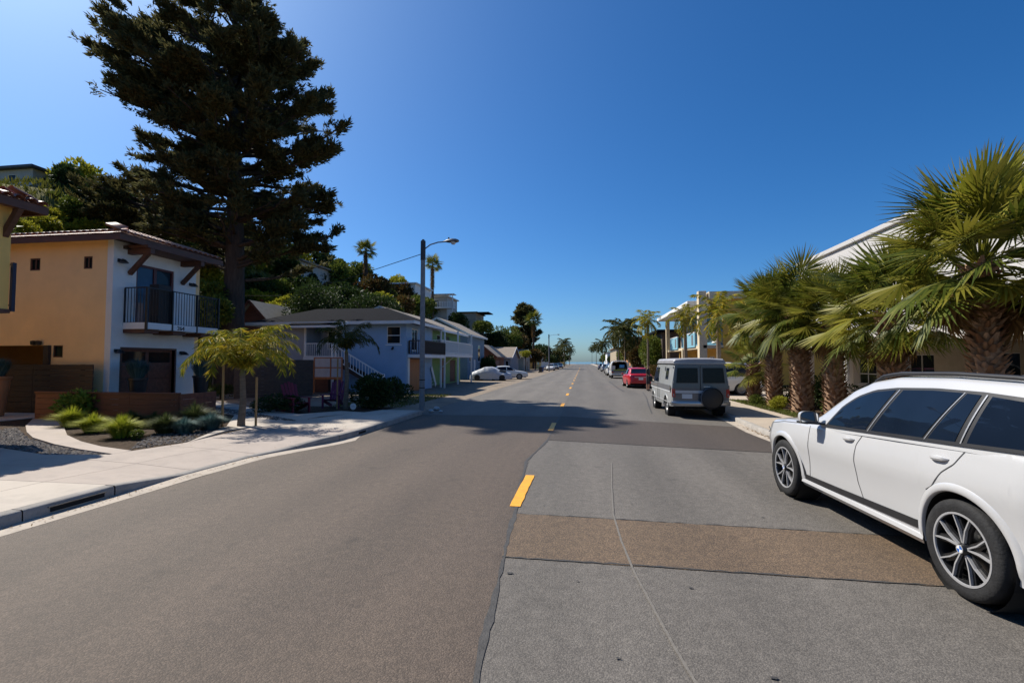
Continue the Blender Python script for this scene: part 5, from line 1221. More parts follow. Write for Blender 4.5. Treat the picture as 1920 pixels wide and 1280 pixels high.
px_house('hill_house', 'pale hillside house half hidden behind the cypress branches', 475, 565, 490, 530, 50, 7, m_pale, m_shinb, [(.35, .5, .3, .75), (.62, .75, .3, .75)])
h5, a, b = px_house('blue_shed', 'teal board shed with red roof edge right of the cypress trunk', 440, 488, 566, 625, 40, 5, mat('teal_boards', (.045, .095, .13), rough=.8, var=.2, stretch=(8, 8, .3), scale=2), mat('red_roof_edge', (.42, .06, .03), rough=.6), [(.75, .88, .25, .62)])
for k in range(9): MB().bx(-2.1+k*.26-.02, -2.1+k*.26+.02, -.03, -.001, 0, 8.5 if False else 4.0).build('batten', MATS['teal_boards'], h5)
p = AY(450, 605, 33); q = AY(500, 585, 33)
house('small_outbuilding', 'small outbuilding with pale sloping roof behind the yellow palm', p.x-.2, q.x, 33, 37, 0, p.z, m_woodr, ('y', mat('pale_roof', (.36, .31, .24), rough=.9), q.z+.9), m_woodr, cat='shed')
# ================================================================== RIGHT-HAND BUILDINGS
def build_white():
    X = 12.4
    t = thing('white_building', 'long white flat-roofed building with round columns behind the fan palms', 'building', (X, 4.0, .1))
    m_wb = mat('white_render', (.52, .50, .485), rough=.85, var=.05, scale=.6, bump=.1, bscale=60, dirt=((.48, .45, .42), .25, .5))
    m_low = mat('lower_wall_tan', (.26, .225, .18), rough=.9, var=.08)
    L = 26
    MB().bx(0, 16, 0, L, 2.55, 7.35).build('upper_wall', m_wb, t, bev=.02)
    MB().bx(-.12, 16.1, -.12, L+.12, 7.351, 7.56).build('parapet', m_wb, t, bev=.02)
    MB().bx(-1.1, .0, -.2, L+.2, 2.55, 3.2).build('canopy', m_wb, t, bev=.02)
    lw = MB(); ys_ = [2.2, 6.1, 10.0, 13.9, 17.8, 21.7]
    wall_with_holes(lw, '-x', 1.6, 0, L, 0, 2.548, .2, [(y, y+1.5, .75, 2.15) for y in ys_]+[(24, 25.1, 0, 2.1)]); lw.build('lower_wall', m_low, t)
    for y in ys_: window(t, '-x', 1.66, y+.03, y+1.47, .78, 2.12, mat('alu_frame', (.35, .34, .33), rough=.4), m_wgd, fw=.06, hm=(.35,), mull=(.5,) if y > 12 else ())
    MB().bx(1.62, 1.68, 24, 25.1, 0, 2.1).build('door', mat('door_teal', (.03, .06, .07)), t)
    for y in (.6, 4.3, 8.2, 12.1, 16.0, 19.9, 23.6):
        MB().lathe([(.001, 0), (.24, 0), (.24, .1), (.19, .14), (.19, 2.4), (.24, 2.45), (.24, 2.548), (.001, 2.548)], 20, 'z', c=(-.55, y, 0)).build('column', m_wb, t, smooth=True, ang=40, fix=True)
    MB().bx(-1.3, 1.6, -.2, L+.2, -.02, .06).build('walkway', m_concw, t)
    # blue and white hanging banner at the far end
    b = MB().bx(-1.6, -1.0, L+.6, L+.66, 2.0, 2.75).build('banner', mat('banner_blue', (.02, .06, .30), rough=.6), t); MB().bx(-1.6, -1.0, L+.57, L+.595, 2.0, 2.2).build('banner_band', m_whi, b)
build_white()

def build_apartment():
    X, Y0, L = 9.6, 40.8, 17.2
    t = thing('blue_apartment', 'two-storey apartment block with light blue balconies over a yellow ground floor', 'building', (X, Y0, .1))
    m_cr = mat('cream_stucco', (.62, .52, .36), rough=.9, var=.05); m_ye = mat('yellow_stucco', (.62, .36, .07), rough=.9, var=.06)
    m_lb = mat('light_blue_siding', (.20, .42, .52), rough=.7, var=.05); m_db = mat('deep_blue_wall', (.07, .20, .31), rough=.8)
    g = MB(); wall_with_holes(g, '-x', 1.3, 0, L, 0, 3.0, .2, [(2.0, 3.6, .9, 2.3), (5.4, 9.0, .2, 2.3), (11.5, 13.2, .9, 2.3)]); g.build('ground_floor_wall', m_ye, t)
    window(t, '-x', 1.36, 2.05, 3.55, .95, 2.25, m_whi, m_wgd, mull=(.5,)); window(t, '-x', 1.36, 11.55, 13.15, .95, 2.25, m_whi, m_wgd, mull=(.33, .66))
    MB().bx(1.4, 1.45, 5.4, 9.0, .2, 2.3).build('garage_door', mat('garage_grey', (.2, .2, .2)), t)
    s = MB(); wall_with_holes(s, '-y', 0, 1.5, 12, 0, 6.9, .2, [(3, 4.2, 3.9, 5.2), (3, 4.2, .9, 2.2), (6.5, 8, 3.9, 5.2)]); s.build('end_wall', m_ye, t)
    for a, z in ((3, 3.9), (3, .9)): window(t, '-y', .05, a+.03, a+1.17, z+.03, z+1.27, m_whi, m_wgd)
    window(t, '-y', .05, 6.53, 7.97, 3.93, 5.17, m_whi, m_wgd)
    MB().bx(1.5, 12, L-.2, L, 0, 6.9).build('far_wall', m_cr, t)
    MB().bx(1.5, 1.7, .2, L-.2, 3.0, 6.9).build('upper_wall', m_db, t)
    for a, b in ((1.5, 3.2), (5.2, 7.0), (9.8, 11.4), (13.8, 15.4)): window(t, '-x', 1.5, a, b, 3.6, 5.6, m_whi, m_wgd, mull=(.5,))
    MB().bx(-.05, 1.5, .0, L, 2.95, 3.2).build('balcony_slab', m_cr, t)
    for a, b in ((2.6, 7.6), (10.4, 14.6)):
        p = MB().bx(-.12, -.05, a, b, 3.1, 4.35).build('balcony_front', m_lb, t)
        for k in range(7): MB().bx(-.145, -.121, a, b, 3.12+k*.175, 3.12+k*.175+.165).build('siding_board', m_lb, p)
        MB().bx(-.16, -.03, a-.05, b+.05, 4.35, 4.42).build('handrail', m_whi, p)
        MB().bx(-.152, -.146, a+.6, a+1.3, 3.3, 4.2).build('towel', mat('towel_grey', (.12, .13, .14)), p)
    MB().bx(-.35, .25, 0, .7, 0, 7.6).build('end_pier', m_cr, t, bev=.02)
    MB().bx(-.15, .15, 7.9, 8.3, 0, 3.1).build('pier', m_cr, t); MB().bx(-.2, .2, L-.5, L-.1, 0, 6.6).build('pier', m_cr, t, bev=.02)
    MB().bx(.1, .3, .7, 1.6, 3.2, 6.6).build('blue_panel', m_lb, t)
    MB().bx(-1.0, 12.3, 1.2, L+1.0, 6.6, 6.95).build('roof', m_whi, t, bev=.03)
    MB().bx(.4, 12.3, -.3, 1.19, 6.902, 7.5).build('roof_step', m_cr, t)
    for y in (2, 5, 9, 12): MB().tube([(2, y, 6.95), (2, y, 7.6)], .06, 6).build('vent_pipe', m_gry, t)
build_apartment()
m_bd = mat('dark_brown_siding', (.07, .05, .04), rough=.8)
def rhouse(name, label, x0, x1, y0, y1, zt, wm, rm, wins):
    t = thing(name, label, 'building', (x0, y0, .1))
    L, W = y1-y0, x1-x0
    w = MB(); wall_with_holes(w, '-x', 0, 0, L, 0, zt, .2, [q for q in wins]); w.build('front_wall', wm, t)
    MB().bx(.201, W, 0, .2, 0, zt).build('end_wall', wm, t); MB().bx(.201, W, L-.2, L, 0, zt).build('far_wall', wm, t)
    for q in wins: window(t, '-x', .05, q[0]+.04, q[1]-.04, q[2]+.04, q[3]-.04, m_whi, m_wgd, mull=(.5,))
    MB().bx(-.7, W+.5, -.6, L+.6, zt+.002, zt+.3).build('roof', rm, t, bev=.02)
    return t
rhouse('dark_building', 'dark brown two-storey building beyond the blue apartments', 9.8, 20, 63, 82, 5.6, m_bd, m_shin, [(2, 4, .8, 2.2), (7, 9, .8, 2.2), (2, 4, 3.4, 4.8), (7, 9, 3.4, 4.8), (13, 15, 3.4, 4.8)])
rhouse('ochre_building', 'rust and ochre building behind the far right palms', 9.6, 20, 98, 120, 6.5, mat('rust_stucco', (.40, .19, .07), rough=.9), m_shinb, [(3, 5, .8, 2.2), (9, 11, .8, 2.2), (3, 5, 3.6, 5.2), (9, 11, 3.6, 5.2), (15, 17, 3.6, 5.2)])
rhouse('far_building', 'tan building at the far end of the right side', 9.8, 22, 150, 185, 6.0, mat('tan_stucco', (.38, .30, .2)), m_shinb, [(4, 7, 1, 2.4), (14, 17, 1, 2.4), (24, 27, 1, 2.4)])

# ================================================================== STREET FURNITURE AND SMALL THINGS
def street_lamp(name, label, loc, H, arm=1.0, r0=.13, r1=.10):
    t = thing(name, label, 'street lamp', loc)
    m_c = mat('lamp_post_concrete', (.20, .205, .215), rough=.75, var=.15, scale=8, bump=.2, bscale=60)
    MB().tube([(0, 0, 0), (0, 0, H*.5), (0, 0, H)], [r0, (r0+r1)/2, r1], 8).build('pole', m_c, t)
    MB().tube([(0, 0, H-.02), (0, 0, H+.05)], [r1*.8, r1*.5], 8).build('pole_cap', m_iron, t)
    MB().tube([(0, 0, H-.75), (0, 0, H-.02)], [r1*1.15, r1*1.12], 8).build('clamp_sleeve', mat('sleeve_dark', (.03, .03, .035), rough=.6), t)
    a = MB().tube([(r1, 0, H-.30), (r1+.2*arm, 0, H-.16), (r1+.5*arm, 0, H-.08), (r1+.75*arm, 0, H-.07)], .025, 8).build('arm', m_c, t, smooth=True)
    x = r1+.72*arm
    rows = []
    for q, w, h in ((0, .03, .03), (.08, .06, .05), (.2, .12, .085), (.35, .155, .10), (.5, .14, .085), (.58, .08, .05), (.61, .01, .01)):
        rows.append([(x+q, w*math.cos(s), H-.06+h*math.sin(s)*(1 if math.sin(s) > 0 else .6)) for s in np.linspace(0, 2*math.pi, 17)])
    hd = MB().grid(rows).build('lamp_head', mat('lamp_head_grey', (.16, .165, .17), rough=.45, metal=.4), t, smooth=True, fix=True)
    MB().lathe([(.001, -.13), (.06, -.12), (.11, -.06), (.115, -.03)], 16, 'z', c=(x+.38, 0, H-.06)).build('lens', m_lens, hd, smooth=True, fix=True)
    MB().tube([(x+.2, 0, H+.02), (x+.2, 0, H+.09)], .03, 8).build('photocell', m_blk, hd)
    for z in (1.15, .85): MB().lathe([(r0+.004, -.02), (r0+.008, -.02), (r0+.008, .02), (r0+.004, .02)], 8, 'z', c=(0, 0, z)).build('band', m_iron, t, fix=True)
    return t
street_lamp('street_lamp', 'grey street lamp post with cobra head at the near left corner', (-6.06, 17.55, .12), 6.45, 1.0, .108, .088)
street_lamp('street_lamp', 'distant dark street lamp post on the left side of the road', (-6.9, 96, .0), 7.4, 2.0)
w = MB().tube([(-6.1, 17.5, 6.05), (-12, 22.5, 6.02), (-20, 29, 6.3), (-30, 37, 7.6)], .014, 5).build('overhead_wire', m_iron); tag(w, 'thin overhead wire running from the lamp post toward the cypress', 'wire')

def adirondack(label, loc, rz, m):
    t = thing('garden_chair', label, 'chair', loc, rz, 'adirondack chairs in the shaded yard')
    for k in range(6): MB().beam((-.27+k*.108, .0-.02, .36), (-.27+k*.108, .52-.02, .24) if False else (-.27+k*.108, .5, .27), .09, .02).build('seat_slat', m, t)
    for k in range(5): MB().beam((-.22+k*.11, .48, .25), (-.26+k*.13, .82, 1.0+.05*(2-abs(k-2))), .10, .02, up=(0, 1, 0)).build('back_slat', m, t)
    for s in (-1, 1):
        MB().bx(s*.33-.05, s*.33+.05, -.12, .62, .52, .545).build('arm_rest', m, t); MB().bx(s*.32-.02, s*.32+.02, -.05, .05, 0, .52).build('leg', m, t); MB().beam((s*.29, -.05, .33), (s*.29, .75, .05), .03, .12).build('side_rail', m, t)
    MB().bx(-.3, .3, .58, .62, .5, .56).build('back_rail', m, t)
m_mag = mat('dark_red_slats', (.16, .012, .035), rough=.6, var=.15)
p = G(555, 775, .12); adirondack('dark red slatted garden chair seen from the side, left of the pair', (p[0], p[1]+.3, .118), R(65), m_mag)
p = G(607, 768, .12); adirondack('plum slatted garden chair facing the street, right of the pair', (p[0], p[1]+.5, .118), R(5), mat('plum_slats', (.12, .012, .07), rough=.6))
p = G(662, 772, .12); t = thing('yard_sign', 'small round white yard sign on a stake beside the second palm', 'sign', (p[0], p[1], .118))
MB().lathe([(.001, -.012), (.115, -.012), (.12, 0), (.115, .012), (.001, .012)], 24, 'y', c=(0, 0, .2)).build('disc', mat('sign_white', (.55, .55, .55), rough=.4), t, fix=True); MB().bx(-.012, .012, .013, .03, 0, .25).build('stake', m_iron, t); MB().bx(-.06, .06, -.0135, -.0125, .19, .215).build('print_line', m_gry, t)
# pale stones at the corner
for k, (u, v, s_) in enumerate(((808, 773, .11), (818, 769, .14), (826, 773, .08))):
    p = G(u, v); mb = MB(); rows = []
    for th in np.linspace(0.1, math.pi-.05, 6): rows.append([(s_*math.sin(th)*math.cos(f)*(1+.15*math.sin(3*f+k)), s_*.8*math.sin(th)*math.sin(f), s_*.6*(math.cos(th)+.9)) for f in np.linspace(0, 2*math.pi, 10)])
    o = mb.grid(rows).build('pale_stone', mat('pale_stone', (.45, .45, .46), rough=.8, var=.2), smooth=True, fix=True, loc=(p[0], p[1], .003)); tag(o, ['left of three pale stones behind the lamp post foot', 'largest of three pale stones behind the lamp post foot', 'smallest pale stone behind the lamp post foot'][k], 'stone', 'stones at the lamp post')

def bin_(label, loc, rz, m, group='wheeled bins on the left'):
    t = thing('wheeled_bin', label, 'bin', loc, rz, group)
    MB().add([(-.24, -.24, .08), (.24, -.24, .08), (.24, .24, .08), (-.24, .24, .08), (-.3, -.33, .98), (.3, -.33, .98), (.3, .33, .98), (-.3, .33, .98)], [(3, 2, 1, 0), (4, 5, 6, 7), (0, 1, 5, 4), (1, 2, 6, 5), (2, 3, 7, 6), (3, 0, 4, 7)]).build('body', m, t, bev=.02)
    MB().add([(-.32, -.36, .98), (.32, -.36, .98), (.32, .36, 1.0), (-.32, .36, 1.0), (-.30, -.34, 1.02), (.30, -.34, 1.02), (.28, .3, 1.08), (-.28, .3, 1.08)], [(3, 2, 1, 0), (4, 5, 6, 7), (0, 1, 5, 4), (1, 2, 6, 5), (2, 3, 7, 6), (3, 0, 4, 7)]).build('lid', m, t, bev=.015)
    for s in (-1, 1): MB().lathe([(.001, -.03), (.11, -.03), (.11, .03), (.001, .03)], 14, 'x', c=(s*.27, .28, .11)).build('wheel', m_blk, t, fix=True)
    MB().tube([(-.25, .38, .95), (.25, .38, .95)], .015, 6).build('handle', m_blk, t)
m_bb = mat('bin_blue', (.02, .06, .22), rough=.5); m_bg = mat('bin_green', (.02, .05, .03), rough=.5); m_bk = mat('bin_black', (.015, .015, .017), rough=.5)
p = G(918, 714); bin_('dark green wheeled bin by the slate-blue house', (p[0]-.9, p[1]+2, 0), R(90), m_bg)
bin_('blue wheeled bin next to the car under its cover', (p[0]+.4, p[1]+1.5, 0), R(90), m_bb)
bin_('black wheeled bin between the blue bin and the covered car', (p[0]+1.2, p[1]+1.0, 0), R(90), m_bk)
bin_('black wheeled bin far along the left verge, near the distant lamp post', (-7.6, 85, 0), R(90), m_bk)
bin_('blue wheeled bin far along the left verge, near the distant lamp post', (-7.6, 88, 0), R(90), m_bb)

# covered car and white sedan parked nose-out on the left shoulder
def covered_car():
    t = thing('covered_car', 'car under a silver-grey fabric cover on the left shoulder', 'car', (-9.6, 49.5, .004), R(-90))
    h = 2.15; top = [(-h, .55), (-h+.1, .78), (-h+.5, .95), (-1.2, 1.12), (-.6, 1.36), (.1, 1.40), (.5, 1.25), (1.0, .98), (1.6, .86), (h-.1, .72), (h, .5)]
    sp = dict(top=top, plan=[(-h, .55), (-h+.3, .84), (0, .92), (h-.5, .86), (h, .5)], floor=[(-h, .16), (h, .16)], arches=[], prof=[(0, 1.0), (.35, .98), (.6, .96), (.85, .78), (1, .62)], crown=.03, n=50)
    o = carbody(sp); o.v = [(x+.012*math.sin(y*14+z*9), y, z+.01*math.sin(y*11+x*5)) for x, y, z in o.v]
    o.build('fabric_cover', mat('silver_cover_cloth', (.40, .42, .46), rough=.55, var=.1, scale=4, bump=.5, bscale=9), t, smooth=True, ang=60, fix=True)
    for s in (-1, 1):
        for y in (-1.3, 1.3): MB().lathe([(.001, -.1), (.30, -.1), (.31, 0), (.30, .1), (.001, .1)], 20, 'x', c=(s*.8, y, .305)).build('wheel', m_tyre, t, fix=True)
covered_car()
build_saloon('parked_sedan', 'white sedan parked nose-out just behind the covered car', m_whp, (-8.6, 53.8, .004), R(-82), lowpoly=True)

# ------------------------------------------------------------------ person beside the red car
def person():
    t = thing('person', 'person in dark clothes standing by the kerb between the grey van and the red sedan', 'person', (4.2, 33.0, .004), R(60))
    me = bpy.data.meshes.new('body'); 
    V = [(0, 0, .95), (0, 0, 1.15), (0, .01, 1.38), (0, 0, 1.50), (0, -.02, 1.60), (0, -.03, 1.72), (.10, 0, .90), (.11, -.01, .50), (.11, .02, .09), (.11, -.13, .04), (-.10, 0, .90), (-.12, .02, .50), (-.13, .03, .09), (-.13, -.12, .04), (.19, 0, 1.40), (.24, .02, 1.12), (.23, -.12, .90), (-.19, 0, 1.40), (-.25, .0, 1.12), (-.2, -.18, 1.0)]
    Ed = [(0, 1), (1, 2), (2, 3), (3, 4), (4, 5), (0, 6), (6, 7), (7, 8), (8, 9), (0, 10), (10, 11), (11, 12), (12, 13), (2, 14), (14, 15), (15, 16), (2, 17), (17, 18), (18, 19)]
    rad = [.15, .14, .17, .06, .09, .085, .10, .07, .05, .04, .10, .07, .05, .04, .07, .05, .035, .07, .05, .035]
    me.from_pydata(V, Ed, []); o = bpy.data.objects.new('body', me); C.objects.link(o); o.parent = t
    md = o.modifiers.new('skin', 'SKIN')
    for i, r_ in enumerate(rad): me.skin_vertices[0].data[i].radius = (r_, r_*.8 if i < 3 else r_)
    me.skin_vertices[0].data[0].use_root = True
    sb = o.modifiers.new('sub', 'SUBSURF'); sb.levels = 2; sb.render_levels = 2
    me.materials.append(mat('skin_tone', (.32, .17, .11), rough=.6))
    bpy.context.view_layer.update()
    ev = bpy.data.meshes.new_from_object(o.evaluated_get(bpy.context.evaluated_depsgraph_get())); o.modifiers.clear(); o.data = ev
    ev.polygons.foreach_set('use_smooth', [True]*len(ev.polygons))
    ev.materials.clear()
    for m_ in (MATS['skin_tone'], mat('shirt_black', (.02, .02, .022), rough=.9), mat('shorts_charcoal', (.03, .03, .035), rough=.9), mat('hair_brown', (.03, .018, .01), rough=.7)): ev.materials.append(m_)
    for pl in ev.polygons:
        c = pl.center
        if c.z > 1.66 or (c.z > 1.58 and c.y > .02): pl.material_index = 3
        elif 1.02 < c.z < 1.5 and not (abs(c.x) > .2 and c.z < 1.18): pl.material_index = 1
        elif .48 < c.z <= 1.02 and abs(c.x) < .2: pl.material_index = 2
        elif c.z < .1: pl.material_index = 2
person()
# ================================================================== VEGETATION
m_bark = mat('cypress_bark', (0.060, 0.042, 0.032), rough=.95, var=.4, scale=3, bump=1.0, bscale=9, stretch=(3, 3, .5))
m_pbark = mat('palm_bark', (0.17, 0.13, 0.095), rough=.95, var=.3, scale=4, bump=.8, bscale=14, stretch=(1, 1, 5))
m_fibre = mat('palm_boot_brown', (0.20, 0.105, 0.055), rough=.9, var=.5, scale=7, hue=(.30, .19, .115))
l_cyp = leafmat('cypress_leaf', [(.050, .058, .024), (.088, .085, .033), (.13, .11, .042), (.07, .078, .034)], trans=.4, rough=.7, spec=.15)
l_cyp2 = leafmat('cypress_leaf_olive', [(.08, .075, .025), (.12, .10, .035), (.06, .065, .024)], trans=.3, rough=.7, spec=.15)
l_dark = leafmat('leaf_dark_green', [(.018, .035, .010), (.035, .060, .014), (.050, .075, .018), (.025, .045, .014)], trans=.25)
l_mid = leafmat('leaf_mid_green', [(.065, .10, .015), (.11, .145, .022), (.16, .18, .03), (.07, .09, .018)], trans=.3)
l_yel = leafmat('leaf_yellow_green', [(.20, .22, .018), (.29, .29, .025), (.37, .33, .035), (.16, .18, .018)], trans=.35)
l_rust = leafmat('leaf_rust', [(.12, .05, .018), (.10, .07, .02), (.06, .06, .018), (.15, .08, .02)], trans=.25)
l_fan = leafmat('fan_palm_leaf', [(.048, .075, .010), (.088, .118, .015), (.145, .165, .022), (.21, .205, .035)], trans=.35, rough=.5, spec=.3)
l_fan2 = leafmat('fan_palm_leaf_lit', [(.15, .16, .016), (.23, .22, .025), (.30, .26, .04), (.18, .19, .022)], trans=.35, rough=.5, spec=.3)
l_dead = leafmat('palm_leaf_dead', [(.16, .085, .03), (.22, .13, .05), (.12, .07, .03)], trans=.2)
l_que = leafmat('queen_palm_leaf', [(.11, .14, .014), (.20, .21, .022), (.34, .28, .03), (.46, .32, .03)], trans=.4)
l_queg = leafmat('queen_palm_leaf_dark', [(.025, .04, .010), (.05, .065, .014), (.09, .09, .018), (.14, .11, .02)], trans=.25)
l_gras = leafmat('grass_lime', [(.30, .34, .025), (.38, .40, .04), (.22, .28, .02), (.46, .42, .06)], trans=.35)
l_gras2 = leafmat('grass_dull', [(.045, .07, .02), (.07, .09, .03), (.10, .11, .04)], trans=.3)
l_bgr = leafmat('grass_blue', [(.05, .12, .11), (.09, .17, .16), (.16, .23, .22), (.04, .09, .09)], trans=.25)

# ------------------------------------------------------------------ big cypress
def build_cypress(name, label, loc, rows_px, m_leaf, scale, seed, nb, trunk_r, z_first, leafsz=1.0, zaxis=None, group=None, lean=0):
    """rows: (height, left reach, right reach) in metres; left/right along the camera's right vector"""
    rg = np.random.default_rng(seed); t = thing(name, label, 'tree', loc, 0, group)
    hs_, le, re = [np.array(q) for q in zip(*rows_px)]
    H = hs_.max()
    # trunk
    tp = [(0, 0, -1.0), (0, 0, 0)]+[(lean*q+.15*math.sin(q*5), .12*math.cos(q*4), H*q) for q in np.linspace(.08, .93, 12)]
    tr = [trunk_r*1.5, trunk_r*1.25]+[trunk_r*(1-.9*q**1.1) for q in np.linspace(.08, .93, 12)]
    MB().tube(tp, tr, 14).build('trunk', m_bark, t, smooth=True, ang=60)
    limbs = MB(); P, D, S = [], [], []
    rt2 = np.array([math.cos(YAW), math.sin(YAW), 0]); fw2 = np.array([-math.sin(YAW), math.cos(YAW), 0])
    for b in range(nb):
        f = rg.uniform(0, 1)**.85; z = z_first+(H*.985-z_first)*f
        phi = rg.uniform(0, 2*math.pi); c, s_ = math.cos(phi), math.sin(phi)
        L, Rr = np.interp(z, hs_, le), np.interp(z, hs_, re)
        side = Rr if c > 0 else L; dep = .5*(L+Rr)*.7
        reach = 1/math.sqrt((c/max(side, .3))**2+(s_/max(dep, .3))**2)*rg.uniform(.66, 1.0)
        d = rt2*c+fw2*s_
        rise = rg.uniform(-.05, .30)*reach*(.6+.8*f); z0 = max(z_first*.8, z-max(rise, 0)-.12*reach)
        axis = np.array([np.interp(z0/H, [0, 1], [0, lean]), 0, 0])
        pts = []
        for q in np.linspace(0, 1, 7):
            pts.append(axis+d*reach*q+np.array([0, 0, z0+(z-z0)*(q**1.5)])+rg.normal(size=3)*.12*q)
        pts = np.array(pts); r0 = min(.05+.018*reach, trunk_r*.35)
        limbs.tube([tuple(p) for p in pts], [r0*(1-.85*q) for q in np.linspace(0, 1, 7)], 5, cap=False)
        nn = int(4+reach*2.0)
        for q in np.linspace(.36, 1.0, nn):
            i = min(int(q*6), 5); p = pts[i]+(pts[i+1]-pts[i])*(q*6-i); dd = unit(pts[i+1]-pts[i])
            nsub = 4
            for k in range(nsub):
                yaw = rg.uniform(-1.25, 1.25); bl = rg.uniform(.5, 1.0)*(.55+.22*reach*(1.15-q))
                bd = np.array([dd[0]*math.cos(yaw)-dd[1]*math.sin(yaw), dd[0]*math.sin(yaw)+dd[1]*math.cos(yaw), dd[2]+rg.uniform(-.12, .32)]); bd = unit(bd)
                m = int(3+bl*4.5)
                qs = np.linspace(.15, 1, m)[:, None]
                P.append(p+bd*bl*qs+rg.normal(size=(m, 3))*.05); D.append(np.repeat(bd[None], m, 0)); S.append(np.full(m, 1.0))
    limbs.build('limbs', m_bark, t, smooth=True, ang=80)
    P = np.concatenate(P); D = np.concatenate(D)
    g_ = np.sin(P[:, 0]*1.15+P[:, 1]*.7+seed)*np.sin(P[:, 1]*1.05-P[:, 2]*.6)*np.sin(P[:, 2]*1.5+P[:, 0]*.5)
    keep = (g_ < -.01)|(rg.uniform(size=len(P)) < .07); P = P[keep]; D = D[keep]
    K = 8 if leafsz < 1 else 5
    P2 = np.repeat(P, K, 0)+rg.normal(size=(len(P)*K, 3))*.07; D2 = unit(np.repeat(D, K, 0)+rg.normal(size=(len(P)*K, 3))*np.array([.55, .55, .38])+np.array([0, 0, .10]))
    n = len(P2); V = leaf_quads(P2, D2, rg.uniform(.22, .55, n)*leafsz, rg.uniform(.07, .15, n)*leafsz)
    leaves_obj('crown', V, None, m_leaf, t)
    return t
kk = .03355
def rows_from(vals, base_z): return [(1.95+(678-v)*kk-base_z, (430-l)*kk, (r-430)*kk) for v, l, r in vals]
cyp = [(545, 400, 500), (520, 360, 690), (500, 345, 700), (470, 300, 640), (440, 300, 640), (400, 280, 635), (350, 255, 630), (300, 250, 640), (260, 240, 650), (220, 205, 645), (180, 185, 625), (140, 165, 605), (100, 150, 580), (60, 160, 550), (30, 225, 530), (0, 260, 505), (-25, 320, 480), (-50, 400, 450)]
build_cypress('cypress_tree', 'huge dark cypress with layered branches towering over the stucco house', (-22.0, 27.3, 1.0), sorted(rows_from(cyp, 1.0)), l_cyp, 1, 11, 235, .70, 7.2, leafsz=.8)
# lower olive cypress behind, left
k2 = .0398
rows2 = sorted([(1.95+(678-v)*k2-7, (270-l)*k2, (r-270)*k2) for v, l, r in [(450, 150, 400), (420, 135, 400), (390, 130, 380), (360, 150, 360), (335, 180, 330), (315, 230, 300)]])
build_cypress('cypress_tree', 'shorter olive-brown cypress spreading behind the roof of the stucco house', (-32.5, 31.5, 7.0), rows2, l_cyp2, 1, 5, 80, .4, .8, leafsz=.95)

# ------------------------------------------------------------------ broadleaf crowns
def crown_leaves(n, rx, ry, rz, leaf, seed, lumps=9, zoff=0):
    rg = np.random.default_rng(seed)
    cs = unit(rg.normal(size=(lumps, 3)))*rg.uniform(.35, .75, (lumps, 1)); cs[:, 2] = np.abs(cs[:, 2])*.9-.15; rs = rg.uniform(.32, .55, lumps)
    idx = rg.integers(0, lumps, n); u = unit(rg.normal(size=(n, 3))); rad = rg.uniform(.55, 1.05, n)**.5
    p = cs[idx]+u*(rs[idx]*rad)[:, None]
    P = p*np.array([rx, ry, rz])+np.array([0, 0, zoff]); D = unit(u+rg.normal(size=(n, 3))*.6+np.array([0, 0, .15]))
    return leaf_quads(P, D, rg.uniform(.7, 1.3, n)*leaf, rg.uniform(.7, 1.2, n)*leaf*.55)
def make_bush(name, label, cat, m_leaf, n, rx, rz, leaf, seed, group=None, trunk=True):
    t = thing(name, label, cat, (0, 0, 0), 0, group)
    leaves_obj('foliage', crown_leaves(n, rx, rx, rz, leaf, seed, zoff=rz*.62), None, m_leaf, t)
    s = MB(); rg = random.Random(seed)
    for k in range(4):
        a = rg.uniform(0, 6.28); s.tube([(0, 0, -.3), (.15*rx*math.cos(a), .15*rx*math.sin(a), rz*.4), (.5*rx*math.cos(a), .5*rx*math.sin(a), rz*.9)], [.05*rx, .035*rx, .012*rx], 5)
    s.build('stem', m_bark, t); return t
GRP = 'shrubs and trees covering the hillside'
LAB = {'dark': 'dark green leafy shrub in the greenery covering the hillside', 'mid': 'mid green leafy shrub in the greenery covering the hillside', 'yel': 'yellow-green shrub in the greenery covering the hillside', 'rust': 'rust-brown shrub in the greenery covering the hillside'}
protos = {}
for k, ml in (('dark', l_dark), ('mid', l_mid), ('yel', l_yel), ('rust', l_rust)):
    protos[k] = [make_bush('hillside_shrub', LAB[k], 'shrub', ml, 2600, 1.0, 1.0, .17, 31+i*7+len(k)*3, GRP) for i in range(2)]
used = set()
def shrub_label(kind, x, y):
    h_ = float(hill_h(x, y))/max(float(hill_h(-45, y)), .5); lv = 'low' if h_ < .4 else ('halfway up' if h_ < .75 else 'high')
    wh = 'behind the stucco house' if y < 33 else 'left of the blue house roof' if y < 44 else 'above the blue house roof' if y < 56 else 'below the white hillside house' if y < 74 else 'around the balconied hillside house' if y < 92 else 'at the far end of the hill'
    return {'dark': 'dark green', 'mid': 'mid green', 'yel': 'yellow-green', 'rust': 'rust-brown'}[kind]+' leafy shrub '+lv+' on the slope '+wh
def put_shrub(kind, x, y, z, s, sz=None):
    o = _put_shrub(kind, x, y, z, s, sz); o['label'] = shrub_label(kind, x, y); return o
def _put_shrub(kind, x, y, z, s, sz=None):
    pr = random.choice(protos[kind]); sc = (s, s*random.uniform(.85, 1.15), (sz or s)*random.uniform(.8, 1.1))
    if pr.name not in used:
        used.add(pr.name); pr.location = (x, y, z); pr.scale = sc; pr.rotation_euler = (0, 0, random.uniform(0, 6)); return pr
    return copy_tree(pr, (x, y, z), random.uniform(0, 6), scale=sc)
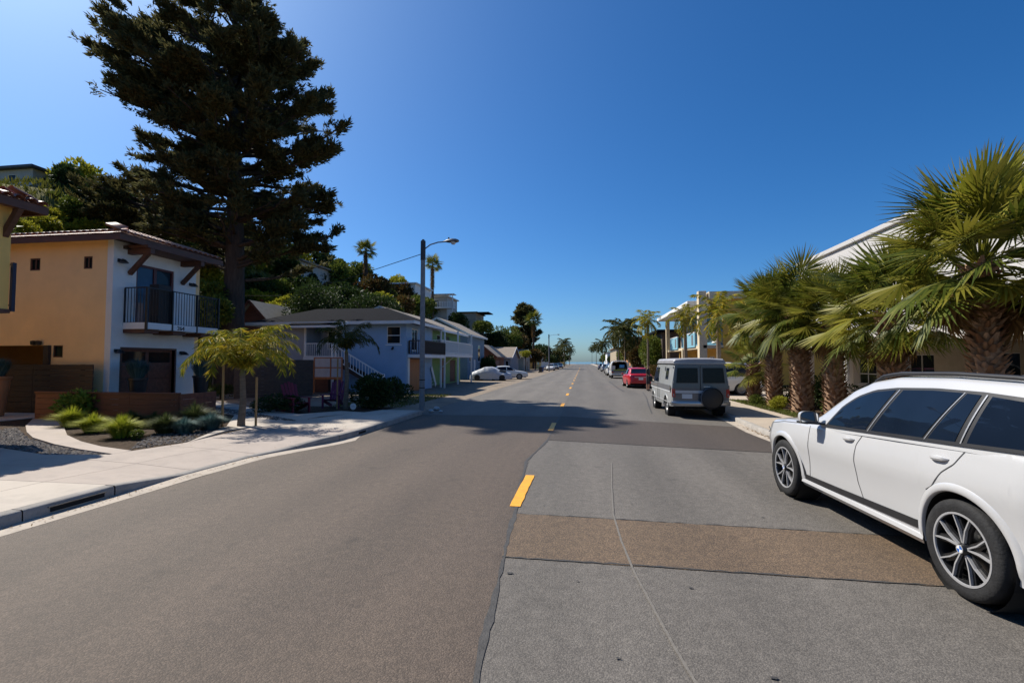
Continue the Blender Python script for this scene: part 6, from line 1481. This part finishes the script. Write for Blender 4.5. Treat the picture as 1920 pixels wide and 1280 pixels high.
# scatter over the slope
cnt = 0; tries = 0; pts_ = []
rs_ = random.Random(5)
while cnt < 190 and tries < 9000:
    tries += 1; y = rs_.uniform(17, 125); xb = float(np.interp(y, [20, 30, 60, 130], [-22, -23.5, -21, -20])); xc = float(np.interp(y, [0, 30, 75, 100, 130], [-42, -40, -31, -28, -27]))
    x = xb+(xc-xb)*rs_.uniform(-.02, 1.12)
    if y < 46 and x > -26 and y > 24: continue
    s = rs_.uniform(1.1, 2.6)*(1.0 if y < 80 else 1.25)
    if any((x-q[0])**2+(y-q[1])**2 < (.62*(s+q[2]))**2 for q in pts_): continue
    # keep clear of the hill houses' fronts
    z = float(hill_h(x, y))
    if 18 < y < 31 and x < -32.5: continue
    if (26 < y < 31 and -46 < x < -34) or (68 < y < 74 and -33 < x < -24 and z > 9): s *= .6
    if (80 < y < 86 and x < -22 and z > 8) or (94 < y < 100 and x < -20 and z > 7): s *= .55
    pts_.append((x, y, s)); cnt += 1
    kd = rs_.choices(['dark', 'mid', 'yel', 'rust'], [3, 3.2, 2.4, .9])[0]
    if y < 45 and x < -27 and z > 5: kd = rs_.choice(['yel', 'mid', 'mid', 'yel', 'dark'])
    put_shrub(kd, x, y, z-.25, s, s*1.1)
# a few named larger bushes in view
for u, v, Y, s, kd in ((520, 590, 38, 1.7, 'yel'), (545, 578, 40, 1.5, 'yel'), (590, 570, 46, 2.6, 'dark'), (640, 560, 48, 2.8, 'dark'), (560, 555, 46, 2.4, 'dark'), (690, 575, 50, 2.2, 'mid'), (720, 575, 52, 2.2, 'yel'), (755, 580, 56, 2.0, 'rust'), (700, 545, 60, 2.4, 'rust'), (785, 575, 62, 2.2, 'mid'), (860, 605, 80, 2.2, 'dark'), (905, 612, 92, 2.2, 'mid'),
        (475, 545, 42, 2.0, 'dark'), (480, 500, 46, 2.0, 'mid'), (385, 560, 26, 1.5, 'mid'), (395, 590, 25, 1.5, 'mid'), (375, 520, 28, 1.6, 'yel'), (640, 520, 58, 2.2, 'mid')):
    p = AY(u, v, Y); put_shrub(kd, p.x, p.y, p.z-s*.6, s)
for u, v, Y, s, kd in ((45, 392, 27.5, 1.1, 'yel'), (85, 405, 27, 1.2, 'yel'), (125, 400, 28, 1.2, 'mid'), (165, 415, 28, 1.2, 'yel'), (105, 375, 29, 1.0, 'mid'), (70, 425, 25.5, 1.2, 'yel'), (140, 430, 25.5, 1.2, 'mid'), (20, 415, 26, 1.2, 'mid'), (195, 425, 27, 1.1, 'yel')):
    p = AY(u, v, Y); put_shrub(kd, p.x, p.y, min(p.z-s*.6, float(hill_h(p.x, p.y))+.3), s)
# dry grass on the hill
def grass_patch(name, label, n, fx, h, w, m_leaf):
    rg = np.random.default_rng(3); P = np.array([fx(rg) for _ in range(n)]); D = rg.normal(size=(n, 3))*.35+np.array([0, 0, 1])
    o = leaves_obj(name, leaf_quads(P, D, rg.uniform(.6, 1.2, n)*h, w), None, m_leaf); o['kind'] = 'stuff'; o['label'] = label; return o
def hfx(rg):
    y = rg.uniform(18, 70); x = rg.uniform(-42, -22); return (x, y, float(hill_h(x, y))-.06)
grass_patch('hillside_grass', 'rough green and yellow grass on the hillside', 22000, hfx, .55, .09, leafmat('hill_grass', [(.12, .13, .02), (.18, .17, .03), (.07, .09, .015)], trans=.3))

# bigger free-standing trees
def broad_tree(name, label, loc, H, rx, rz, m_leaf, n, leaf, seed, trunk_r=.25, group=None):
    t = thing(name, label, 'tree', loc, 0, group); zc = H-rz*1.25
    leaves_obj('crown', crown_leaves(n, rx, rx, rz, leaf, seed, lumps=14, zoff=zc), None, m_leaf, t)
    rg = random.Random(seed); s = MB().tube([(0, 0, -.4), (.1, 0, zc*.5), (0, .1, zc)], [trunk_r*1.2, trunk_r, trunk_r*.7], 8); s.build('trunk', m_bark, t, smooth=True)
    l = MB()
    for k in range(7):
        a = k*.9+rg.uniform(-.3, .3); l.tube([(0, .05, zc*.75), (.4*rx*math.cos(a), .4*rx*math.sin(a), zc+rz*.1), (.75*rx*math.cos(a), .75*rx*math.sin(a), zc+rz*.45)], [trunk_r*.55, trunk_r*.3, trunk_r*.1], 5)
    l.build('limbs', m_bark, t); return t
broad_tree('leafy_tree', 'dark round tree rising behind the blue house roof, left of two', (-21.3, 36.2, .8), 8.6, 2.9, 2.6, l_dark, 9000, .2, 301)
broad_tree('leafy_tree', 'dark round tree rising behind the blue house roof, right of two', (-17.6, 39.0, .3), 8.8, 2.8, 2.7, l_dark, 9000, .2, 302)
p = AY(943, 660, 112); broad_tree('leafy_tree', 'broad olive-green tree behind the far left garages', (p.x, 112, 0), 11.5, 4.3, 3.6, l_mid, 9000, .42, 3)
p = AY(925, 660, 104); broad_tree('leafy_tree', 'dark round tree left of the olive-green one, above the brown garage', (p.x, 104, 0), 10.3, 3.6, 3.2, l_dark, 7000, .42, 8)
p = AY(968, 660, 118); broad_tree('leafy_tree', 'yellowish tree right of the olive-green one, below the tall conifer', (p.x, 118, 0), 10.5, 3.6, 3.2, l_yel if False else l_rust, 6000, .42, 9)
p = AY(985, 660, 135); rowsf = sorted([(z, w, w) for z, w in ((3, 4.2), (6, 4.6), (9, 4.3), (12, 3.6), (14.5, 2.8), (16.5, 2.0), (18, .8))])
build_cypress('conifer_tree', 'tall dark conifer standing above the far left trees', (p.x, 135, 0), rowsf, l_cyp, 1, 4, 70, .35, 3, leafsz=2.6)
p = AY(1012, 660, 150); broad_tree('leafy_tree', 'dark green tree right of the tall conifer', (p.x, 150, 0), 9.5, 3.6, 3.6, l_dark, 5000, .5, 12)
p = AY(985, 690, 95); broad_tree('clipped_tree', 'small bright green rounded tree by the grey garage', (p.x, 95, 0), 4.6, 1.3, 1.0, l_yel, 3000, .18, 14, .1)
# street-side bushes, left
for nm, lb, u, v, s, sz, ml, n, lf in (('yard_shrub', 'large dark shrub below the white stair railing', 690, 765, 1.15, 1.0, l_dark, 5200, .12), ('yard_shrub', 'dark shrub right of the stair foot', 728, 752, .9, .75, l_dark, 3500, .12),
        ('yard_shrub', 'low dark shrub left of the dark red chair', 505, 775, 1.0, .55, l_dark, 3500, .10), ('street_bush', 'large rounded dark bush in front of the slate-blue house', 908, 705, 1.3, 1.9, l_dark, 4500, .2), ('yard_shrub', 'low dark shrub at the foot of the drive, left of the staked palm', 400, 745, .8, .5, l_dark, 2500, .09)):
    p = G(u, v, .12); b = make_bush(nm, lb, 'shrub', ml, n, 1.0, 1.0, lf/s, 50+u, None); b.location = (p[0], p[1]+.6*s, .1); b.scale = (s, s, sz)

# ------------------------------------------------------------------ palms
def fan_mesh(seed, m_leaf, nseg=40, pet=.75, rad=.85, droop=.25):
    rg = np.random.default_rng(seed); segs = []
    P, D, Ln, Wd, Nn = [], [], [], [], []
    for k in range(nseg):
        a = (k/(nseg-1)-.5)*2*R(118)+rg.normal()*.02; d = np.array([math.cos(a), math.sin(a), -.10-.22*abs(math.sin(a))+rg.normal()*.03])
        ln = rad*(1-.16*abs(a)/R(118))*rg.uniform(.9, 1.06); tip = unit(d)*ln; dr = droop*rg.uniform(.3, 1.3)
        base = np.array([pet, 0, 0]); s = unit(np.cross(d, [0, 0, 1])); w = ln*.5*math.sin(R(118)*2/(nseg-1))*.9
        mid = base+unit(d)*ln*.52; tp = base+tip+np.array([0, 0, -dr*ln])
        fold = np.array([0, 0, .012])
        segs.append([base, mid+s*w*.5+fold, tp, mid-s*w*.5-fold])
    V = np.array(segs)
    me_o = leaves_obj('frond', V, None, m_leaf); me = me_o.data
    # petiole strip appended as quads
    return me_o
def petiole_quads(pet, w): return np.array([[[0, -w, 0], [0, w, 0], [pet, w*.5, 0], [pet, -w*.5, 0]], [[0, 0, -w*.6], [0, 0, w*.6], [pet, 0, w*.3], [pet, 0, -w*.3]]])
def fan_variant(seed, m_leaf, **kw):
    pet = kw.get('pet', .75); o = fan_mesh(seed, m_leaf, **kw); old = np.empty(len(o.data.vertices)*3); o.data.vertices.foreach_get('co', old)
    V = np.concatenate([old.reshape(-1, 4, 3), petiole_quads(pet, .022)]); bpy.data.objects.remove(o)
    o = leaves_obj('frond', V, None, m_leaf); me = o.data; bpy.data.objects.remove(o); return me
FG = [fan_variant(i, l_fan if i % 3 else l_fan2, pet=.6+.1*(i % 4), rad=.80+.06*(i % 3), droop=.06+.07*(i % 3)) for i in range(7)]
FD = [fan_variant(20+i, l_dead, pet=.5, rad=.6, droop=.5, nseg=18) for i in range(2)]
def frond_obj(me, t, loc, az, el, roll, sc):
    o = bpy.data.objects.new('frond', me); C.objects.link(o); o.parent = t; o.location = loc; o.scale = (sc,)*3
    M = Matrix.Rotation(az, 4, 'Z') @ Matrix.Rotation(-el, 4, 'Y') @ Matrix.Rotation(roll, 4, 'X'); o.rotation_euler = M.to_euler(); return o
def fan_palm(label, loc, H, r, nf, sc, seed, lean=(0, 0), group='fan palms along the right pavement', dead=13):
    rg = random.Random(seed); t = thing('fan_palm', label, 'palm', loc, 0, group)
    def ax(z): q = z/H; return (lean[0]*q*q, lean[1]*q*q)
    pts = [(*ax(max(z, 0)), z) for z in np.linspace(-.1, H, 9)]
    MB().tube(pts, [r*1.15, r*1.1]+[r*(1.0-.12*q) for q in np.linspace(0, 1, 7)], 12).build('trunk', m_fibre, t, smooth=True)
    # old leaf bases: spiral of wedge stubs
    sb = MB(); n = int(H*95)
    for k in range(n):
        z = H*k/n; a = k*2.39996+rg.uniform(-.15, .15); x, y = ax(z); c, s_ = math.cos(a), math.sin(a)
        rr = r*(1.0-.10*z/H); l = rg.uniform(.13, .24); w = rg.uniform(.05, .085); up = rg.uniform(.5, 1.2)
        b = Vector((x+c*rr*.93, y+s_*rr*.93, z)); o_ = Vector((c, s_, up)).normalized()*l; tn = Vector((-s_, c, 0))*w
        sb.add([b-tn, b+tn, b+o_+tn*.35, b+o_-tn*.35, b+Vector((c*.05, s_*.05, -.02))], [(0, 1, 2, 3), (0, 3, 4), (1, 4, 2), (3, 2, 4), (0, 4, 1)])
    so_ = sb.build('leaf_bases', leafmat('palm_boot', [(.13, .06, .03), (.22, .12, .065), (.32, .21, .14), (.17, .085, .04)], trans=0, rough=.85, spec=.2), t); so_['kind'] = 'stuff'
    x, y = ax(H)
    for k in range(nf):
        q = (k+.5)/nf; el = R(84-122*q**1.05)+rg.uniform(-.15, .15); az = k*2.39996+rg.uniform(-.25, .25)
        frond_obj(rg.choice(FG), t, (x+.12*math.cos(az), y+.12*math.sin(az), H+.15-.35*q), az, el, rg.uniform(-.5, .5), sc*rg.uniform(.85, 1.12))
    for k in range(dead):
        az = rg.uniform(0, 6.28); frond_obj(rg.choice(FD), t, (x+.2*math.cos(az), y+.2*math.sin(az), H-.25-rg.uniform(0, .25)), az, R(rg.uniform(-85, -45)), rg.uniform(-.6, .6), sc*rg.uniform(.7, 1))
    return t
fp = [('fan palm nearest the camera, its trunk above the white SUV roof', 8.15, 11.15, 3.85, .25, 60, 1.34), ('second fan palm from the right, trunk behind the SUV roof', 8.2, 14.25, 3.15, .27, 46, 1.2), ('third fan palm from the right, directly behind the SUV bonnet', 8.1, 17.2, 3.25, .28, 46, 1.18),
      ('stout fan palm in the middle of the row beside the driveway', 7.75, 18.75, 3.75, .31, 48, 1.22), ('fan palm with a lit lower trunk, second from the driveway', 7.6, 20.9, 3.8, .25, 46, 1.2)]
for i, (lb, x, y, H, r, nf, sc) in enumerate(fp): fan_palm(lb, (x, y, .12), H, r, nf, sc, 40+i, lean=(random.uniform(-.15, .1), random.uniform(-.1, .2)))
fan_palm('short young fan palm at the driveway end of the row', (7.5, 22.9, .12), 1.75, .24, 22, .95, 60, dead=3)

def feather_mesh(seed, L, el, droop, m_leaf, nl=42, ll=.42, w=.035, hang=.6):
    rg = np.random.default_rng(seed); n = 14; pts = [np.zeros(3)]; e = el
    for i in range(n): pts.append(pts[-1]+np.array([math.cos(e), 0, math.sin(e)])*L/n); e -= droop/n*(.5+1.0*i/n)
    pts = np.array(pts); P, D = [], []
    for k in range(nl):
        q = .12+.88*k/(nl-1); i = min(int(q*n), n-1); p = pts[i]+(pts[i+1]-pts[i])*(q*n-i); d = unit(pts[i+1]-pts[i])
        for s in (-1, 1):
            dd = d*.55+np.array([0, s*.8, 0])+np.array([0, 0, -hang*rg.uniform(.3, 1.4)])+rg.normal(size=3)*.15
            P.append(p); D.append(dd)
    P = np.array(P); D = np.array(D); m = len(P); q = np.repeat(np.linspace(0, 1, nl), 2)
    V = leaf_quads(P, D, ll*(1-.5*np.abs(q-.35))*rg.uniform(.8, 1.15, m), w*rg.uniform(.8, 1.2, m))
    rach = []
    for i in range(n):
        a, b = pts[i], pts[i+1]; t0 = .022*(1-i/n)+.004
        rach.append([a+[0, -t0, 0], a+[0, t0, 0], b+[0, t0, 0], b+[0, -t0, 0]]); rach.append([a+[0, 0, -t0], a+[0, 0, t0], b+[0, 0, t0], b+[0, 0, -t0]])
    V = np.concatenate([V, np.array(rach)])
    o = leaves_obj('frond', V, None, m_leaf); me = o.data; bpy.data.objects.remove(o); return me
def queen_palm(label, loc, H, r, L, nf, seed, m_leaf, parts=True, group=None, up=False, cls=None, name='feather_palm', low=False):
    rg = random.Random(seed); t = thing(name, label, 'palm', loc, 0, group)
    MB().tube([(0, 0, -.1), (0, 0, .15), (.03, .02, H*.5), (0, 0, H)], [r*1.25, r*1.1, r*.9, r*.75], 10).build('trunk', m_pbark, t, smooth=True)
    MB().tube([(0, 0, H-.05), (0, 0, H+.25*L*.3)], [r*.85, r*.4], 8).build('crownshaft', l_que if False else mat('palm_crownshaft', (.13, .12, .03), rough=.6), t, smooth=True)
    nv = 5; mes = cls or [feather_mesh(seed*10+i, L, R(87-7*i) if up else R(75-24*i), R(104+16*i) if up else R(95+12*i), m_leaf, nl=30 if low else 64, ll=(.20 if up else .28)*L, w=.014*L if not low else .038*L, hang=.9 if up else .6) for i in range(nv)]
    for k in range(nf):
        i = min(int(k/nf*nv), nv-1); az = k*2.39996+rg.uniform(-.3, .3)
        o = bpy.data.objects.new('frond', mes[i]); C.objects.link(o); o.parent = t; o.location = (0, 0, H+.12*L*.3); o.rotation_euler = (0, 0, az); o.scale = (rg.uniform(.85, 1.1),)*3
    return t, mes
tq, _ = queen_palm('young yellow-green feather palm tied between two timber stakes', (-9.56, 12.37, .118), 1.5, .095, 1.9, 28, 3, l_que, up=True)
for dx in (-.55, .42):
    st_ = MB().tube([(0, 0, -.1), (.0, .0, 1.75 if dx < 0 else 1.4)], .032, 8).build('tree_stake', mat('stake_pine', (.33, .20, .085), rough=.8, var=.2), loc=(-9.56+dx, 12.37+dx*.1, .118)); tag(st_, 'taller timber stake left of the young palm' if dx < 0 else 'shorter timber stake right of the young palm', 'stake', 'stakes of the young palm')
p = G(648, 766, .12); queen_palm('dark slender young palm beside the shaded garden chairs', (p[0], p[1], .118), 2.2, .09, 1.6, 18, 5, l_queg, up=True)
st_ = MB().tube([(0, 0, -.1), (0, 0, 1.95)], .03, 8).build('tree_stake', MATS['stake_pine'], loc=(p[0]-.33, p[1]-.05, .118)); tag(st_, 'thin timber stake beside the dark slender palm', 'stake')
clsA = None
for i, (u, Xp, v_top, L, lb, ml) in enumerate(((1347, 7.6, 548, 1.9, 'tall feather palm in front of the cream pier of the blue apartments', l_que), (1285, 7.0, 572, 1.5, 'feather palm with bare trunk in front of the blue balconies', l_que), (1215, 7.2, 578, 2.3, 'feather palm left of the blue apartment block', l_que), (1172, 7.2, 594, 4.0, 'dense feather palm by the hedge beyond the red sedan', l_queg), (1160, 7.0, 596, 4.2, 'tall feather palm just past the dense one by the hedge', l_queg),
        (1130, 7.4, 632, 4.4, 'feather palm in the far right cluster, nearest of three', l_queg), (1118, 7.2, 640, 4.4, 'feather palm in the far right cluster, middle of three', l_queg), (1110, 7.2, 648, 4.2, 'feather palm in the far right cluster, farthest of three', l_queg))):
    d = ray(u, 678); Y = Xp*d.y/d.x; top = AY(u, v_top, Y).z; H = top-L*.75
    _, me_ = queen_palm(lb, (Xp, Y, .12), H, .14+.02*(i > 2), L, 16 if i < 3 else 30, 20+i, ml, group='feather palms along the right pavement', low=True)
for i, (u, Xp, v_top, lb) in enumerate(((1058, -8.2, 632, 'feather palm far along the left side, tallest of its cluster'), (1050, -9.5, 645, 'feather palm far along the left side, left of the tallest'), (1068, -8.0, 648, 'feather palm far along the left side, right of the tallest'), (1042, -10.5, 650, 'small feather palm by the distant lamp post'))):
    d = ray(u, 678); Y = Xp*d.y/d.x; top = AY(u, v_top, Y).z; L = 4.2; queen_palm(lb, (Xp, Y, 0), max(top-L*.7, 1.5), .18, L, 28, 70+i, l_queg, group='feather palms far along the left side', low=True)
# tall fan palms on the skyline
def sky_palm(label, u, v_top, Y, H, sc, seed):
    p = AY(u, v_top, Y); t = thing('sky_palm', label, 'palm', (p.x, Y, p.z-H), 0, 'tall fan palms on the skyline'); rg = random.Random(seed)
    MB().tube([(0, 0, -3), (.05, 0, H*.5), (0, 0, H-sc)], [.32, .26, .2], 8).build('trunk', m_bark, t, smooth=True)
    for k in range(34):
        q = k/34; az = k*2.4; frond_obj(rg.choice(FG), t, (0, 0, H-sc*.9), az, R(85-120*q), rg.uniform(-.4, .4), sc*rg.uniform(.8, 1.1))
    for k in range(30):
        az = k*2.4; frond_obj(FD[k % 2], t, (.1*math.cos(az), .1*math.sin(az), H-sc-.12*k), az, R(-78), 0, sc*.8)
sky_palm('tall shaggy fan palm on the skyline at the tip of the cypress branch', 686, 456, 62, 9, 1.15, 1)
sky_palm('tall shaggy fan palm rising behind the street lamp post', 811, 484, 84, 12, 1.35, 2)
sky_palm('slender fan palm beside the far conifer', 1000, 588, 128, 13, 1.8, 3)
# hedges and bushes along the right
for nm, lb, x, y, s, sz, ml, n, lf, cat in (('clipped_hedge', 'rounded brown-green hedge beyond the red sedan', 8.0, 55, 1.5, 1.35, l_rust, 4200, .16, 'hedge'), ('street_bush', 'bright green bush at the foot of the hedge', 7.4, 60.5, .9, .7, l_yel, 2500, .14, 'shrub'), ('leafy_tree', 'dense leafy tree between the far feather palms and the apartments', 9.0, 66, 3.0, 4.0, l_mid, 11000, .26, 'tree'), ('street_bush', 'yellow-green bush right of the person', 7.9, 38.5, .9, .8, l_yel, 2600, .12, 'shrub'),
        ('leafy_tree', 'rust-tinged tree among the far right palms', 9.4, 92, 3.2, 4.2, l_rust, 6500, .32, 'tree'), ('street_bush', 'dark bush between the fan palm trunks near the driveway', 8.6, 20.6, .8, .8, l_dark, 3200, .10, 'shrub'), ('street_bush', 'olive bush at the foot of the fan palms by the SUV mirror', 8.4, 17.9, .6, .6, l_mid, 2600, .08, 'shrub'),
        ('street_bush', 'yellow-flecked low plant between the fan palm trunks', 7.4, 19.7, .42, .42, l_yel, 1800, .07, 'shrub'), ('street_bush', 'low green plant at the foot of the short young fan palm', 7.35, 22.1, .38, .3, l_mid, 1500, .07, 'shrub'), ('street_bush', 'dark bush behind the stout fan palm', 9.2, 19.6, .9, .9, l_dark, 3200, .1, 'shrub')):
    b = make_bush(nm, lb, cat, ml, n, 1.0, 1.0, lf/s, int(x*100+y)); b.location = (x, y, .1); b.scale = (s, s, sz)
def vfx(rg):
    y = rg.uniform(14.5, 24.2); return (rg.uniform(6.72, 7.4), y, .118)
grass_patch('verge_grass', 'thin grass along the verge under the fan palms', 2200, vfx, .12, .015, l_mid)
def sfx(rg):
    y = rg.uniform(19.5, 27.5); x = rg.uniform(-11.0, -7.6)+.0*y; return (x, y, .0)
grass_patch('shoulder_grass', 'patchy grass on the shoulder behind the lamp post', 6000, sfx, .11, .018, leafmat('grass_patchy', [(.10, .12, .02), (.15, .15, .03), (.06, .08, .015)], trans=.3))
def lfx(rg):
    return (rg.uniform(4.98, 6.0), rg.normal(13.6, .8), .152)
def leaf_litter():
    rg = np.random.default_rng(9); n = 260; P = np.stack([4.62+np.abs(rg.normal(size=n))*.18, rg.normal(13.4, .9, n), np.full(n, .016)], 1); D = np.stack([rg.normal(size=n), rg.normal(size=n), rg.uniform(0, .25, n)], 1)
    o = leaves_obj('leaf_litter', leaf_quads(P, D, .07, .03, N=np.tile([0, 0, 1.], (n, 1))+rg.normal(size=(n, 3))*.2), None, l_dead); o['kind'] = 'stuff'; o['label'] = 'dry leaf litter in the right gutter'
leaf_litter()

# ------------------------------------------------------------------ garden bed plants
def tuft(name, label, loc, n, h, spread, m_leaf, seed, group=None, w=.012, base=.08):
    rg = np.random.default_rng(seed); t = thing(name, label, 'grass', loc, 0, group); V = []
    a = rg.uniform(0, 6.283, n); r = rg.uniform(0, 1, n)**.6; lean = r*spread+rg.normal(size=n)*.06
    d = np.stack([np.cos(a), np.sin(a), np.zeros(n)], 1); b = d*(rg.uniform(0, base, n)*r)[:, None]; hh = h*rg.uniform(.65, 1.1, n)*(1-.25*r)
    m1 = b+d*(lean*.35*h)[:, None]+np.stack([np.zeros(n), np.zeros(n), hh*.6], 1); e = b+d*(lean*h*1.15)[:, None]+np.stack([np.zeros(n), np.zeros(n), hh*(1-.45*r*spread)], 1)
    s = np.stack([-np.sin(a), np.cos(a), np.zeros(n)], 1)*w/2
    V = np.concatenate([np.stack([b-s, b+s, m1+s, m1-s], 1), np.stack([m1-s, m1+s, e+s*.15, e-s*.15], 1)]); leaves_obj('blades', V, None, m_leaf, t); 
    MB().lathe([(.001, -.03), (base*.9, -.02), (base*.6, .05), (.001, .07)], 10, 'z').build('crown', m_soil, t, fix=True); return t
for i, (u, v, h, ml, lb) in enumerate(((135, 800, .42, l_gras, 'lime grass tuft nearest the leafy shrub, leftmost of three'), (175, 810, .36, l_gras, 'lime grass tuft in the middle of the three by the path'), (228, 820, .40, l_gras, 'lime grass tuft at the path corner, rightmost of three'), (310, 812, .38, l_gras2, 'dull green grass tuft in front of the planter wall'), (365, 800, .50, l_gras2, 'brownish grass tuft at the right end of the planter wall'), (395, 805, .34, l_bgr, 'blue-green tuft left of the staked palm'), (290, 800, .3, l_gras2, 'small dull grass tuft close to the planter wall'), (245, 800, .35, l_gras2, 'dull grass tuft behind the lime tufts'), (345, 812, .3, l_bgr, 'low blue-green tuft at the pebble bed edge'))):
    p = G(u, v, .12); tuft('grass_tuft', lb, (p[0], p[1], .118), 1300, h*1.5, .75, ml, 90+i, 'grass tufts in the planting bed', w=.016, base=.2)
p = G(258, 824, .12); b = make_bush('low_plant', 'small bright green plant at the edge of the path corner', 'shrub', l_mid, 700, 1, 1, .25, 77); b.location = (p[0], p[1], .11); b.scale = (.2, .2, .17)
p = G(105, 793, .12); b = make_bush('leafy_shrub', 'bushy bright green shrub beside the garden path', 'shrub', leafmat('leaf_fresh', [(.12, .20, .025), (.19, .27, .035), (.28, .33, .06), (.08, .14, .02)], trans=.4, rough=.45), 2600, 1, 1, .23, 78); b.location = (p[0], p[1]+.55, .08); b.scale = (.85, .7, .62)
def potted(label, loc, r, h, m, gh_, n, group=None):
    t = thing('potted_plant', label, 'pot plant', loc, 0, group)
    MB().lathe([(.001, 0), (r*.62, 0), (r*.72, h*.3), (r*.95, h*.92), (r*1.04, h*.94), (r*1.04, h), (r*.92, h), (r*.9, h*.93), (.001, h*.93)], 28, 'z').build('pot', m, t, smooth=True, ang=40, fix=True)
    rg = np.random.default_rng(int(n+r*100)); a = rg.uniform(0, 6.283, n); q = rg.uniform(0, 1, n)**.5; d = np.stack([np.cos(a), np.sin(a), np.zeros(n)], 1); z = np.array([0, 0, 1.])
    b = d*(q*r*.5)[:, None]+z*h*.95; hh = gh_*rg.uniform(.6, 1.1, n); m1 = b+d*(q*gh_*.30)[:, None]+z*(hh*.75)[:, None]; e = b+d*(q*gh_*.85)[:, None]+z*(hh*(1.05-.35*q))[:, None]
    s = np.stack([-np.sin(a), np.cos(a), np.zeros(n)], 1)*.008; leaves_obj('grass_blades', np.concatenate([np.stack([b-s, b+s, m1+s, m1-s], 1), np.stack([m1-s, m1+s, e+s*.15, e-s*.15], 1)]), None, l_bgr, t)
p = G(-14, 782, .12); potted('large terracotta urn of blue grass at the left edge', (p[0], p[1], .118), .42, 1.35, mat('terracotta', (.36, .15, .06), rough=.8, var=.15), .75, 900)
m_dp = mat('dark_glazed_pot', (.02, .018, .02), rough=.4)
potted('tall dark pot of blue grass left of the garage door', (-15.9, 15.2, .118), .30, 1.25, m_dp, .8, 600, 'dark pots flanking the garage')
potted('tall dark pot of blue grass right of the garage door', (-15.9, 18.1, .118), .30, 1.25, m_dp, .8, 600, 'dark pots flanking the garage')

# ------------------------------------------------------------------ greenery and roofs filling the far end of the street
fr = random.Random(21)
far_protos = [broad_tree('far_tree', 'x x x x', (0, -40, -30), 6.0, 2.6, 2.3, ml, 2600, .42, 200+i, .18, 'trees at the far end of the street') for i, ml in enumerate((l_dark, l_mid, l_rust))]
spots = [(-1, 160, 0), (-1, 182, 1), (-1, 205, 2), (-1, 232, 0), (-1, 262, 1), (-1, 300, 0), (1, 128, 1), (1, 142, 0), (1, 160, 2), (1, 184, 1), (1, 212, 0), (1, 245, 1), (1, 285, 0), (-1, 120, 2), (1, 108, 1)]
order = ['nearest', 'second', 'third', 'fourth', 'fifth', 'sixth', 'seventh', 'eighth']; seen_ = {}
used_far = set()
for sd, y, k in sorted(spots, key=lambda q: q[1]):
    n_ = seen_.get(sd, 0); seen_[sd] = n_+1
    lb = order[n_]+' of the small round trees lining the far '+('left' if sd < 0 else 'right')+' side'
    loc = (sd*(10.5+fr.uniform(0, 2.5)), y, 0); sc = fr.uniform(.85, 1.25)
    if k not in used_far:
        used_far.add(k); o = far_protos[k]; o.location = loc; o.scale = (sc,)*3; o['label'] = lb
    else: copy_tree(far_protos[k], loc, fr.uniform(0, 6), lb, sc)
house('far_house', 'low brown-roofed house closing the left side near the sea', -22, -11.5, 215, 235, 0, 4.0, m_stW, ('x', m_shinb, 6.2), None, wins=[('-y', -16, -14, 1.2, 2.6, m_whi, m_wgd)])
house('far_house', 'ochre house closing the left side just before the sea', -24, -11.5, 275, 300, 0, 5.0, m_stY, ('x', m_shinb, 7.2), None, wins=[('-y', -16, -14, 1.2, 2.6, m_whi, m_wgd)])
rhouse('far_building', 'white two-storey building nearest the sea on the right', 10.5, 22, 225, 255, 6.0, m_stW, m_shinb, [(4, 7, 1, 2.4), (14, 17, 1, 2.4)])

def pavement_litter():
    rg = np.random.default_rng(19); n = 320
    P = np.concatenate([np.stack([rg.uniform(-8.9, -6.3, n), rg.normal(12.3, 2.2, n), np.full(n, .160)], 1), np.stack([rg.normal(-6.62, .06, n), rg.uniform(-2, 10, n), np.full(n, .018)], 1)]); P = P[(P[:, 1] > -2) & (P[:, 1] < 16.5) & ((P[:, 1] > 11.6) | (P[:, 0] > -6.75) | (P[:, 0] < -8.2))]; m = len(P)
    D = np.stack([rg.normal(size=m), rg.normal(size=m), rg.uniform(0, .2, m)], 1)
    o = leaves_obj('leaf_litter', leaf_quads(P, D, rg.uniform(.02, .055, m), .016, N=np.tile([0, 0, 1.], (m, 1))+rg.normal(size=(m, 3))*.25), None, l_dead); o['kind'] = 'stuff'; o['label'] = 'dry leaf litter on the left pavement and in its gutter'
pavement_litter()
